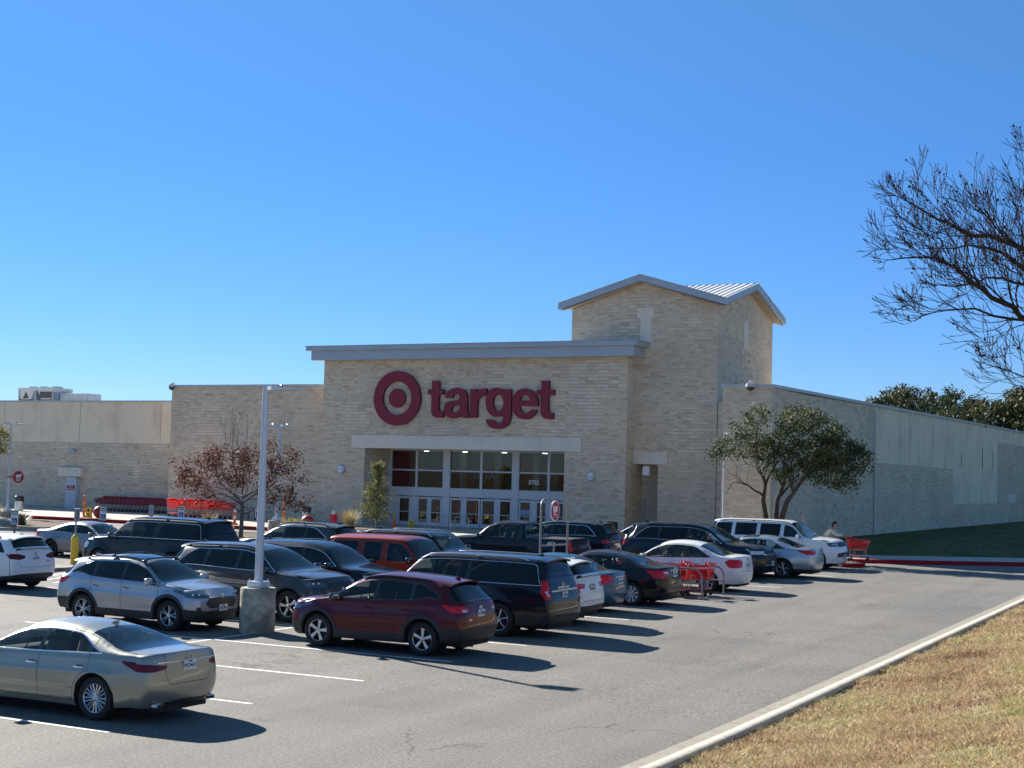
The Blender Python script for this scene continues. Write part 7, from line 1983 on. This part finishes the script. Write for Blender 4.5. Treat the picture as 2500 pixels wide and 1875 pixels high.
# thin sign by the long wall
r = empty('sign_post', (-19.75, 67.6, .5), 0, 'narrow dark sign on a post before the long wall right of the oak', 'sign'); mb = MB(); mb.bbox(-.03, .03, -.03, .03, 0, 1.9); mb.build('post', SGB, r); mb = MB(); mb.bbox(-.10, .10, -.05, -.035, 1.45, 1.95); mb.build('sign_panel', SGB, r)

# ================================================================= SHOPPING CARTS
CGREY = M('cart_frame_grey', (.30, .30, .31), .35, metal=.6); RUB = M('caster_rubber', (.03, .03, .03), .7)
def make_cart(lab, grp, red=REDP, loc=(0, 0, 0), rz=0.0, full=True):
    """heading +x: front; handle at the back"""
    r = empty('shopping_cart', loc, rz, lab, 'shopping cart', grp)
    zb, zt = .50, .95
    x0b, x1b, x0t, x1t = -.34, .36, -.42, .48; yb, yt = .19, .27; ybk, ytk = .23, .30
    B = MB(); t = .012
    def q(x, y, z): return (x, y, z)
    bot = [(x0b, -ybk, zb), (x1b, -yb, zb + .02), (x1b, yb, zb + .02), (x0b, ybk, zb)]
    top = [(x0t, -ytk, zt + .02), (x1t, -yt, zt - .06), (x1t, yt, zt - .06), (x0t, ytk, zt + .02)]
    def lerp(a, b, u): return tuple(a[i] + (b[i] - a[i]) * u for i in range(3))
    # lattice sides: bands of bars with a solid belt, doubled walls
    for i in range(4):
        j = (i + 1) % 4
        rear = (i == 3)
        a0, a1, b0, b1 = bot[i], bot[j], top[i], top[j]
        for (u0, u1) in ((0, .10), (.88, 1.0)) if rear else ((0, .16), (.30, .74), (.90, 1.0)):
            P0, P1, P2, P3 = lerp(a0, b0, u0), lerp(a1, b1, u0), lerp(a1, b1, u1), lerp(a0, b0, u1)
            c = Vector(((P0[0] + P2[0]) / 2, (P0[1] + P2[1]) / 2, 0)); nrm = (Vector(P1) - Vector(P0)).cross(Vector(P3) - Vector(P0)).normalized() * t
            B.add([P0, P1, P2, P3] + [tuple(Vector(p) + nrm) for p in (P0, P1, P2, P3)], [(0, 1, 2, 3), (7, 6, 5, 4), (0, 4, 5, 1), (1, 5, 6, 2), (2, 6, 7, 3), (3, 7, 4, 0)])
        n = 8 if i in (0, 2) else 5
        for k in range(n + 1):
            w = k / n; B.tube([lerp(a0, a1, w), lerp(b0, b1, w)], .008 if not rear else .007, 4, cap=False)
        if rear:
            for u in (.3, .5, .7): B.tube([lerp(a0, b0, u), lerp(a1, b1, u)], .006, 4, cap=False)
    B.add([(p[0], p[1], p[2]) for p in bot], [(0, 1, 2, 3)])
    B.build('basket', red, r)
    Fm = MB()
    for s in (-1, 1):
        Fm.tube([(-.50, s * .27, 1.02), (-.44, s * .27, .96), (-.40, s * .26, .55), (-.36, s * .26, .30), (-.30, s * .26, .16)], .013, 6)
        Fm.tube([(-.38, s * .255, .50), (.0, s * .22, .47), (.36, s * .19, .46)], .011, 6)
        Fm.tube([(-.36, s * .26, .22), (.2, s * .22, .18), (.44, s * .17, .17)], .012, 6)
        Fm.tube([(.34, s * .19, .46), (.28, s * .19, .30), (.44, s * .17, .17)], .011, 6)
        Fm.tube([(-.1, s * .22, .47), (-.2, s * .23, .20)], .009, 5)
    Fm.tube([(-.36, -.26, .22), (-.36, .26, .22)], .011, 6); Fm.tube([(.44, -.17, .17), (.44, .17, .17)], .011, 6)
    Fm.build('frame', CGREY, r, auto=60)
    Hd = MB(); Hd.tube([(-.50, -.28, 1.02), (-.52, 0, 1.03), (-.50, .28, 1.02)], .02, 8); Hd.rbox((-.40, 0, 1.0), (.10, .44, .10), .03, ry=.5); Hd.rbox((-.30, 0, .98), (.02, .42, .16), .008, ry=.4)
    Hd.build('handle', red, r, auto=50)
    Tr = MB(); Tr.add([(-.34, -.25, .215), (.42, -.165, .175), (.42, .165, .175), (-.34, .25, .215), (-.34, -.25, .235), (.42, -.165, .195), (.42, .165, .195), (-.34, .25, .235)], [(3, 2, 1, 0), (4, 5, 6, 7), (0, 1, 5, 4), (1, 2, 6, 5), (2, 3, 7, 6), (3, 0, 4, 7)]); Tr.build('bottom_tray', red, r)
    for s in (-1, 1):
        d = MB(); d.lathe([(.001, s * .268), (.040, s * .268), (.040, s * .272), (.001, s * .272)], 14, 0, 'Y', (.27, s * (-.02), .78)); dd_ = d.build('cart_emblem', WHITEP, r)
    for (x, y) in ((-.32, -.25), (-.32, .25), (.42, -.16), (.42, .16)):
        w = MB(); w.lathe([(.001, y - .014), (.055, y - .014), (.063, y - .008), (.063, y + .008), (.055, y + .014), (.001, y + .014)], 14, 0, 'Y', (x, 0, .063)); w.bbox(x - .012, x + .012, y - .022, y + .022, .07, .20); w.build('caster', RUB, r, auto=40)
    return r
RED_SHADED = M('shaded_red_plastic', (.26, .004, .035), .35, coat=.2)  # cart red darkened in its colour to stand for the shade there
c0 = make_cart('shade-darkened red shopping cart in the long nested row against the low wing', 'nested shade-darkened red carts by the low wing', RED_SHADED, (-73.5, 79.3, PZ), math.pi)
for k in range(1, 18): dup(c0, (-73.5 + .36 * k, 79.3, PZ), math.pi)
RED_LIT = M('lit_red_plastic', (.80, .012, .016), .35, coat=.3)  # cart red raised in its colour to stand for light on the plastic
c1 = make_cart('brightly lit red cart at the left end of the bunch by the stone block', 'brightly lit red carts by the stone block', RED_LIT, (-63.35, 75.2, PZ), 0.0); c1.scale = (1.12,) * 3
for k, (x, y) in enumerate(((-63.2, 75.2), (-62.5, 75.3), (-62.1, 75.3), (-61.7, 75.3), (-61.3, 75.2), (-60.9, 75.2), (-60.2, 75.4), (-59.8, 75.4), (-59.4, 75.4), (-62.9, 74.6), (-61.5, 74.6), (-60.5, 74.6))):
    dup(c1, (x, y, PZ), .0, 'brightly lit red shopping cart in the bunch before the stone block')
# corral: portal with round sign, two side rails
cr = empty('cart_corral', (-18.4, 44.3, zg(44.3)), 0, 'steel cart corral with tall portal and round red sign in the near row', 'cart corral')
GAL = M('galvanised_tube', (.26, .27, .28), .45, metal=.6, var=.1)
mb = MB()
for yy in (-1.0, 1.0):
    for z in (.45, .92): mb = mb; 
    mb.tube([(-2.9, yy, .92), (2.25, yy, .92), (2.45, yy, .88), (2.56, yy, .76), (2.6, yy, .6), (2.6, yy, 0)], .03, 10)
    mb.tube([(-2.9, yy, .48), (2.6, yy, .48)], .024, 8)
    for xx in (-1.2, .7): mb.tube([(xx, yy, 0), (xx, yy, .92)], .026, 8)
mb.build('side_rail', GAL, cr, auto=50)
mb = MB(); zt = 2.88
mb.tube([(-2.95, -1.02, 0), (-2.95, -1.02, zt - .25), (-2.95, -.97, zt - .08), (-2.95, -.80, zt), (-2.95, .80, zt), (-2.95, .97, zt - .08), (-2.95, 1.02, zt - .25), (-2.95, 1.02, 0)], .035, 10)
mb.tube([(-2.95, -1.02, 1.38), (-2.95, 1.02, 1.38)], .026, 8); mb.tube([(-2.95, 0, 0), (-2.95, 0, 1.4)], .03, 8); mb.tube([(-2.95, 0, 2.82), (-2.95, 0, zt)], .02, 6)
mb.build('portal', GAL, cr, auto=50)
mb = MB(); mb.lathe([(.001, -2.93), (.325, -2.93), (.325, -2.97), (.001, -2.97)], 40, 0, 'X', (0, 0, 2.50)); sd_ = mb.build('round_sign', M('corral_sign_red', (.42, .012, .05), .35), cr, auto=30)
mb = MB(); mb.lathe([(.305, -2.928), (.33, -2.928), (.33, -2.972), (.305, -2.972)], 40, 0, 'X', (0, 0, 2.50)); mb.build('sign_border', WHITEP, sd_, auto=30)
mb = MB(); X_ = -2.925
def yz(p): return [(a, 2.50 + b) for a, b in p]
mb.prism(yz([(-.12, .15), (.17, .15), (.14, -.03), (-.08, -.06)]), X_ - .004, X_, 'X'); mb.prism(yz([(-.19, .20), (-.15, .20), (-.07, -.14), (-.11, -.14)]), X_ - .0045, X_ - .0005, 'X')
mb.prism(yz([(-.09, -.09), (.15, -.10), (.15, -.13), (-.09, -.13)]), X_ - .0047, X_ - .0008, 'X')
for yy in (-.04, .12): mb.lathe([(.001, X_ - .004), (.032, X_ - .004), (.032, X_), (.001, X_)], 12, 0, 'X', (0, yy, 2.50 - .185))
mb.build('cart_pictogram', WHITEP, sd_)
mb = MB(); mb.bbox(2.3, 2.32, -.01, .01, .1, .11)
cc = make_cart('bright red cart nearest the lane in the corral with its open back facing out', 'red carts in the corral', REDP, (-16.45, 44.75, zg(44.7)), math.pi)
for x, y, a, lab in ((-16.85, 43.85, 3, 'red cart in the near file of the corral showing its side basket'), (-17.25, 44.75, 0, 'second red cart in the far file of the corral'), (-18.1, 43.9, -2, 'red cart behind the near one with its handle over the black sedan boot'), (-18.7, 44.7, 2, 'red cart at the back of the far file in the corral'), (-19.2, 43.9, 0, 'deepest red cart of the near file by the corral portal')):
    dup(cc, (x, y, zg(y)), math.pi + R(a), lab)
# ================================================================= PARKED CARS
CH = paint('champagne', (.30, .31, .265), .6, .34); BG = paint('burgundy', (.088, .0015, .010), .15, .3, .05); SV = paint('silver', (.37, .40, .44), .75, .33)
BK = paint('black', (.006, .007, .010), .0, .3, .06); NB = paint('blue_black', (.006, .010, .022), .2, .3, .06); WH = paint('white', (.78, .79, .80), .0, .4); LB = paint('sky_blue', (.018, .105, .19), .3, .35)
SB = paint('silver_blue', (.40, .46, .52), .7, .36); DG = paint('dark_grey', (.055, .06, .068), .4, .35); OR = paint('orange_red', (.30, .022, .008), .15, .4); GG = paint('green_grey', (.06, .075, .065), .35, .35); BL = paint('navy', (.01, .02, .09), .3, .3)
GR = paint('warm_grey', (.24, .25, .26), .65, .36)
SKN = {}
def C_(lab, key, place, hd, pm, h, **k):
    cat = k.pop('cat', 'car'); nm = k.pop('nm', 'parked_car')
    r, sk = build_car(nm, lab, cat, SPEC[key], place, hd, pm, h, **k); SKN.setdefault(key, (r, sk)); return r
def ctr(key, x, y, sc=.97):
    """centre placement expressed as a rear wheel contact"""
    return (x, y, 'm', 0)
C_('champagne saloon cut by the left edge, its rear with red lamps in view', 'lexus', (-15.78, 17.05, 'r', 1), -1, CH, .026, rim=('twin', 9), seats=SEATT)
C_('burgundy crossover with black arches beside the concrete lamp base', 'rav', (-15.83, 26.66, 'r', 1), -1, BG, .026, rim=('star', 5), yaw=0)
C_('silver crossover with black roof bars, its nose toward the concrete lamp base', 'silver_rav', (-22.75, 26.87, 'f', -1), 1, SV, .03, rim=('twin', 5))
C_('long black sport wagon with silver roof rails behind the burgundy crossover', 'expedition', (-16.22, 30.75, 'r', 1), -1, NB, .032, rim=('multi', 6))
C_('white crossover rear peeking out right of the long black wagon', 'audi', (-16.45, 35.45, 'r', -1), -1, WH, .036, scale=1.0)
C_('sky blue small saloon between the white crossover and the black saloon', 'mirage', (-17.15, 38.75, 'r', -1), -1, LB, .036, rim=('multi', 8), scale=1.03)
C_('black saloon with silver wheel covers left of the cart corral', 'corolla_black', (-16.75, 39.95, 'r', 1), -1, BK, .036, rim=('cover', 9), scale=1.05)
C_('white rounded saloon right of the cart corral', 'corolla_white', (-16.7, 48.0, 'r', -1), -1, WH, .038, rim=('multi', 8), seats=SEATT, scale=1.09)
C_('black people carrier with chrome nose facing the lane between white and silver saloons', 'grand', (-17.65, 51.9, 'f', -1), 1, NB, .045, scale=1.09)
C_('pale silver blue saloon with sharp red lamps beside the white large wagon', 'altima', (-16.56, 54.04, 'r', 1), -1, SB, .04, rim=('twin', 5), scale=1.05)
C_('tall white wagon with dark windows at the end of the near row', 'wagoneer', (-16.9, 59.5, 'f', -1), 1, WH, .042, scale=1.02)
C_('dark grey crossover nose-out behind the lamp post and the silver crossover', 'pilot', (-23.3, 31.1, 'm', 0), 1, DG, .036, scale=1.02)
drv = C_('black crossover with a driver inside, nose toward the long black wagon', 'crv', (-23.7, 34.4, 'm', 0), 1, BK, .038, scale=1.03)
C_('orange red boxy car with pink roof sheen behind the black crossover', 'element', (-22.85, 37.1, 'm', 0), 1, OR, .042, scale=1.05)
C_('black boxy wagon with silver rails facing right behind the orange car', 'rover', (-24.9, 42.0, 'm', 0), 1, BK, .05, scale=1.03)
C_('black pickup truck with four by four lettering seen through the corral portal', 'pickup', (-26.2, 51.0, 'm', 0), -1, BK, .045, cat='pickup truck', nm='pickup_truck')
C_('black crossover with chrome window line just beyond the pickup bed', 'durango', (-26.1, 54.6, 'm', 0), -1, BK, .055, scale=1.0)
C_('navy blue saloon roof low between the two black crossovers', 'sedan_plain', (-26.0, 57.6, 'm', 0), -1, BL, .06)
C_('light silver crossover roof behind the black people carrier', 'audi', (-24.6, 60.4, 'm', 0), -1, SV, .06, scale=1.0)
C_('black full-size wagon with a chrome window kink below the parking signs', 'tahoe', (-33.7, 39.3, 'm', 0), -1, BK, .045, scale=1.03)
C_('dark green grey estate with raised black roof rails near the golden grass', 'outback', (-32.4, 45.4, 'm', 0), -1, GG, .045, scale=1.03)
C_('white crossover seen from behind at the left edge', 'bmw', (-34.9, 32.6, 'm', 0), -1, WH, .036)
C_('light grey sleek saloon facing right beside the yellow bollard', 'camry', (-41.45, 44.3, 'm', 0), 1, GR, .042, rim=('multi', 7, 'dark'))
C_('dark blue car mostly beyond the left edge', 'sedan_plain', (-50.2, 44.6, 'm', 0), 1, BL, .06)
# tailgate lettering and round badges on the nearer cars (plain rings, words as seen)
def badge_text(root_x, y, z, txt, size, face, mat, parent):
    v, f = text_mesh(txt, size, .003, bold=.004); mb = MB()
    mb.add([(root_x + face * (.004 + a[2]), y + face * a[0], z + a[1]) for a in v], f); return mb.build('lettering', mat, parent)

pk = [o for o in bpy.data.objects if o.name.startswith('pickup_truck')][0]
v, f = text_mesh('4X4', .20, .003, bold=.006); mb = MB(); mb.add([(-2.05 - a[0], 1.018 + a[2], 1.10 + a[1]) for a in v], f); mb.build('lettering', WHITEP, pk)
def emblem(key, end, z, kind, y=0.0, s=1.0):
    r, sk = SKN[key]; L = sk.sp['L']; x = L / 2 - sk.end_x(y, z, end); fc = 1 if end == 'F' else -1; x += fc * .012; mb = MB()
    def ell(rx, rz, th=.007, cy=0., cz=0.): mb.tube([(x, y + cy + rx * s * math.cos(t), z + cz + rz * s * math.sin(t)) for t in np.linspace(0, 2 * math.pi, 21)], th, 5, cap=False)
    if kind == 'ovals': ell(.065, .045); ell(.036, .018, .006, 0, .012); ell(.017, .040, .006)
    elif kind == 'oval': ell(.075, .032)
    elif kind == 'slant': ell(.055, .042); mb.tube([(x, y + fc * .02, z + .025), (x, y - fc * .012, z - .015), (x, y + fc * .04, z - .015)], .006, 5)
    elif kind == 'bar': ell(.05, .045); mb.tube([(x, y - .028, z + .03), (x, y - .022, z - .03)], .007, 5); mb.tube([(x, y + .028, z + .03), (x, y + .022, z - .03)], .007, 5); mb.tube([(x, y - .024, z), (x, y + .024, z)], .007, 5)
    elif kind == 'disc': ell(.042, .042, .009)
    elif kind == 'rings':
        for q in (-.06, -.02, .02, .06): ell(.026, .026, .005, q)
    mb.build('emblem', CHROME, r, auto=50)
def letters_on(key, end, y, z, txt, size, mat=CHROME):
    r, sk = SKN[key]; L = sk.sp['L']; fc = 1 if end == 'F' else -1; v, f = text_mesh(txt, size, .003, bold=.004)
    mb = MB(); x = L / 2 - min(sk.end_x(y + q, z, end) if end == 'F' else sk.end_x(y + q, z, end) for q in (-.02, .02)); mb.add([(x + fc * (.010 + a[2]), y + fc * a[0], z + a[1]) for a in v], f); mb.build('lettering', mat, r)
for a in (('lexus', 'R', .985, 'slant'), ('rav', 'R', 1.03, 'ovals'), ('silver_rav', 'F', .84, 'ovals'), ('expedition', 'R', 1.27, 'oval'), ('pilot', 'F', .80, 'bar'), ('bmw', 'R', 1.10, 'disc'), ('audi', 'R', 1.02, 'rings'), ('corolla_white', 'R', .98, 'ovals'), ('corolla_black', 'R', 1.02, 'ovals')): emblem(*a)
lr, lsk = SKN['lexus']; lx_ = -lsk.sp['L'] / 2
for sg in (1, -1):
    xe = lsk.sp['L'] / 2 - lsk.end_x(sg * .60, .34, 'R')
    mb = MB(); mb.rbox((xe + .035, sg * .60, .285), (.10, .22, .075), .025, 0, rz=sg * .30); mb.rbox((xe - .008, sg * .60, .285), (.02, .17, .042), .008, 1, rz=sg * .30); mb.build('exhaust_trim', [SATIN, CABIN], lr, auto=40)
letters_on('expedition', 'R', 0, 1.19, 'E X P E D I T I O N', .075); letters_on('rav', 'R', .50, .80, 'RAV4', .06); letters_on('bmw', 'R', -.5, .86, 'xDrive', .05)
SKIN = M('skin', (.42, .24, .17), .55); HAIR = M('dark_hair', (.015, .012, .010), .6)

# ================================================================= PERSON WITH CART
def skin_body(name, verts, edges, radii, mat, parent=None, sub=2, root_=0):
    me = bpy.data.meshes.new(name); me.from_pydata(verts, edges, []); o = bpy.data.objects.new(name, me); link(o, parent)
    o.modifiers.new('s', 'SKIN'); 
    for i, r_ in enumerate(radii):
        sv = me.skin_vertices[0].data[i]; sv.radius = (r_, r_) if not isinstance(r_, tuple) else r_; sv.use_root = (i == root_)
    s2 = o.modifiers.new('u', 'SUBSURF'); s2.levels = sub; s2.render_levels = sub
    dg = bpy.context.evaluated_depsgraph_get(); dg.update(); m2 = bpy.data.meshes.new_from_object(o.evaluated_get(dg))
    o.modifiers.clear(); o.data = m2; m2.materials.clear(); m2.materials.append(mat); m2.polygons.foreach_set('use_smooth', np.ones(len(m2.polygons), dtype=bool)); o.name = name
    return o
def person(loc, rz, lab, lean=.34, coat=None):
    """faces +x, both hands on a cart handle at x=.62, z=1.02"""
    r = empty('person', loc, rz, lab, 'person')
    # pelvis, spine ... one continuous figure
    V = [(0, 0, .93), (.12, 0, 1.09), (.27, 0, 1.24), (.36, 0, 1.34), (.44, 0, 1.42),
         (.31, .17, 1.32), (.55, .24, 1.12), (.80, .22, 1.08), (.90, .20, 1.06),
         (.31, -.17, 1.32), (.55, -.24, 1.12), (.80, -.22, 1.08), (.90, -.20, 1.06),
         (.02, .09, .86), (.14, .10, .48), (.08, .10, .09), (.20, .10, .04),
         (-.02, -.09, .86), (-.04, -.10, .48), (-.26, -.10, .13), (-.15, -.10, .05)]
    E = [(0, 1), (1, 2), (2, 3), (3, 4), (2, 5), (5, 6), (6, 7), (7, 8), (2, 9), (9, 10), (10, 11), (11, 12), (0, 13), (13, 14), (14, 15), (15, 16), (0, 17), (17, 18), (18, 19), (19, 20)]
    Rr_ = [(.14, .11), (.13, .10), (.15, .11), (.075, .06), .052, .062, .048, .036, .03, .062, .048, .036, .03, .095, .062, .045, .035, .095, .062, .045, .035]
    b = skin_body('body', V, E, Rr_, SKIN, r)
    # coat and trousers as slightly larger skins over the same bones
    cv = V[:13]; ce = [e for e in E if max(e) < 13 and 4 not in e]; cr_ = [(.165, .135), (.15, .12), (.17, .13), .07, .05, .08, .062, .05, .045, .08, .062, .05, .045]
    idx = [i for i in range(13) if i != 4]; mp_ = {v: k for k, v in enumerate(idx)}
    cvv = [V[i] for i in idx]; cvv[mp_[8]] = (.85, .21, 1.07); cvv[mp_[12]] = (.85, -.21, 1.07)
    skin_body('jacket', cvv, [(mp_[a], mp_[b_]) for a, b_ in ce], [cr_[i] for i in idx], coat, r)
    tv = [V[0]] + V[13:16] + V[17:20]; skin_body('trousers', tv, [(0, 1), (1, 2), (2, 3), (0, 4), (4, 5), (5, 6)], [(.15, .125), .108, .075, .06, .108, .075, .06], M('dark_trousers', (.02, .022, .03), .8), r)
    hd = MB(); hd.sphere((.31, 0, 1.60), .105, 18, 14, 0, (1.0, .80, 1.18)); hd.prism([(.405, 1.60), (.44, 1.575), (.405, 1.565)], -.014, .014)
    HO = (.18, 0, -.075)
    for s in (-1, 1): hd.sphere((.30, s * .086, 1.595), .022, 8, 6, 0, (1, .5, 1.3)); hd.sphere((.393, s * .032, 1.615), .012, 8, 6, 1)
    hd.rbox((.402, 0, 1.545), (.012, .045, .008), .003, 2, seg=1)
    ho = hd.build('head', [SKIN, TRIMBLK, M('lips', (.3, .1, .09), .5)], r, auto=60); ho.location = HO
    hr = MB(); hr.sphere((.285, 0, 1.635), .115, 18, 12, 0, (1.0, .86, 1.0)); hr.sphere((.23, 0, 1.57), .09, 12, 8, 0, (.8, .95, 1.1)); hr.build('hair', HAIR, r, smooth=True).location = HO
    for s in (-1, 1):
        hm = MB(); hm.rbox((.605, s * .205, 1.045), (.085, .075, .03), .012)
        for k in range(4):
            y = s * (.175 + .02 * k); hm.tube([(.635, y, 1.05), (.662, y, 1.045 + .002 * k), (.672, y, 1.02), (.655, y, 1.0)], [.0095, .009, .0085, .007], 6)
        hm.tube([(.59, s * .168, 1.04), (.615, s * .158, 1.02), (.64, s * .158, 1.005)], [.011, .010, .008], 6); hm.build('hand', SKIN, r, auto=60).location = (.30, 0, .015)
    for (x, y, z) in ((.19, .10, .035), (-.17, -.10, .045)):
        sh = MB(); sh.rbox((x, y, z), (.27, .095, .07), .03); sh.build('shoe', M('pale_shoe', (.4, .4, .4), .6), r, auto=50)
    return r
COAT = M('cream_jacket', (.55, .52, .42), .8, bump=.5, bscale=30, var=.2, vscale=8)
person((-17.75, 63.9, .60), R(3), 'person in a cream jacket leaning on a cart handle behind the white wagon', coat=COAT)
make_cart('bright red cart pushed by the person in the cream jacket', 'shopping cart in use', REDP, (-16.28, 63.98, .60), R(3)).scale = (1.0, 1.0, 1.0)
# seated driver: simple continuous torso and head behind the wheel
def driver(loc, rz):
    r = empty('person', loc, rz, 'person seated at the wheel of the black crossover', 'person')
    V = [(0, 0, .0), (-.08, 0, .25), (-.10, 0, .45), (-.06, 0, .56), (-.08, .17, .42), (.10, .22, .22), (.33, .15, .30), (-.08, -.17, .42), (.10, -.22, .22), (.33, -.15, .30), (.35, .1, .02), (.35, -.1, .02)]
    E = [(0, 1), (1, 2), (2, 3), (2, 4), (4, 5), (5, 6), (2, 7), (7, 8), (8, 9), (0, 10), (0, 11)]
    skin_body('body', V, E, [(.15, .12), (.14, .11), (.13, .10), .055, .065, .05, .035, .065, .05, .035, .08, .08], M('grey_shirt', (.12, .12, .14), .8), r)
    hd = MB(); hd.sphere((-.03, 0, .70), .10, 16, 12, 0, (1, .82, 1.18)); hd.prism([(.06, .70), (.095, .675), (.06, .665)], -.013, .013); hd.build('head', SKIN, r, auto=60)
    hr = MB(); hr.sphere((-.05, 0, .735), .11, 16, 10, 0, (1, .87, 1)); hr.build('hair', HAIR, r, smooth=True)
    for s in (-1, 1):
        hm = MB(); hm.rbox((.36, s * .14, .31), (.07, .06, .03), .012)
        for k in range(4): hm.tube([(.385, s * (.12 + .016 * k), .31), (.405, s * (.12 + .016 * k), .30), (.40, s * (.12 + .016 * k), .275)], .008, 5)
        hm.tube([(.35, s * .112, .30), (.375, s * .105, .285)], .009, 5); hm.build('hand', SKIN, r, auto=60)
dx_, dy_ = -23.7 + (4.75 / 2 - 2.27 - .05) * .97, 34.4 + .36 * .97
driver((dx_, dy_, zg(34.4) + .66), 0)

# ================================================================= CAMERA AND LIGHT
F_PX = 3200.0; YAW = math.atan(1670 / 3206.); PIT = math.atan(201 / F_PX); ROLL = .0274
fwd0 = Vector((-math.sin(YAW), math.cos(YAW), 0)); right0 = Vector((math.cos(YAW), math.sin(YAW), 0)); up0 = Vector((0, 0, 1))
fwd = fwd0 * math.cos(PIT) + up0 * math.sin(PIT); upv = up0 * math.cos(PIT) - fwd0 * math.sin(PIT)
xr = right0 * math.cos(ROLL) + upv * math.sin(ROLL); yu = -right0 * math.sin(ROLL) + upv * math.cos(ROLL)
Mx = Matrix((xr, yu, -fwd)).transposed().to_4x4(); Mx.translation = Vector((0, 0, 3.8))
cam = bpy.data.cameras.new('camera'); cob = bpy.data.objects.new('camera', cam); COL.objects.link(cob); cob.matrix_world = Mx
cam.sensor_width = 36; cam.lens = F_PX / 2212 * 36; cam.clip_end = 5000; cam.clip_start = .1; SC.camera = cob
SUN_EL = 30.5; sd = Vector((-.926, .377, 0)).normalized()
W_ = bpy.data.worlds.new('World'); SC.world = W_; W_.use_nodes = True; nt = W_.node_tree; bg = nt.nodes['Background']
sky = nt.nodes.new('ShaderNodeTexSky'); sky.sky_type = 'NISHITA'; sky.sun_disc = False; sky.sun_elevation = R(SUN_EL); sky.sun_rotation = math.atan2(sd.x, sd.y)
sky.air_density = 1.0; sky.dust_density = 0.0; sky.ozone_density = 5.0; sky.altitude = 1500
hs = nt.nodes.new('ShaderNodeHueSaturation'); hs.inputs['Saturation'].default_value = 1.15; nt.links.new(sky.outputs[0], hs.inputs['Color']); tc = nt.nodes.new('ShaderNodeTexCoord'); sx = nt.nodes.new('ShaderNodeSeparateXYZ'); nt.links.new(tc.outputs['Generated'], sx.inputs[0])
rp_ = ramp(nt, sx.outputs[2], [(0.0, (.46, .51, .64)), (.10, (.48, .58, .74)), (.22, (.57, .67, .79)), (.33, (.82, .81, .82)), (.60, (1.6, 1.24, .94)), (1.0, (1.65, 1.27, .94))])
mxs = nt.nodes.new('ShaderNodeMix'); mxs.data_type = 'RGBA'; mxs.blend_type = 'MULTIPLY'; mxs.inputs[0].default_value = 1; nt.links.new(hs.outputs[0], mxs.inputs[6]); nt.links.new(rp_.outputs[0], mxs.inputs[7])
nt.links.new(mxs.outputs[2], bg.inputs[0]); bg.inputs[1].default_value = .075
sl = bpy.data.lights.new('sun', 'SUN'); sl.energy = 5.0; sl.angle = R(.53); sl.color = (1, .93, .83)
so = bpy.data.objects.new('sun', sl); COL.objects.link(so); el = R(SUN_EL)
so.rotation_euler = Vector((sd.x * math.cos(el), sd.y * math.cos(el), math.sin(el))).to_track_quat('Z', 'Y').to_euler(); so.location = (-40, 60, 60)
SC.view_settings.view_transform = 'Standard'; SC.view_settings.look = 'None'; SC.view_settings.gamma = 1; SC.view_settings.exposure = 1.25
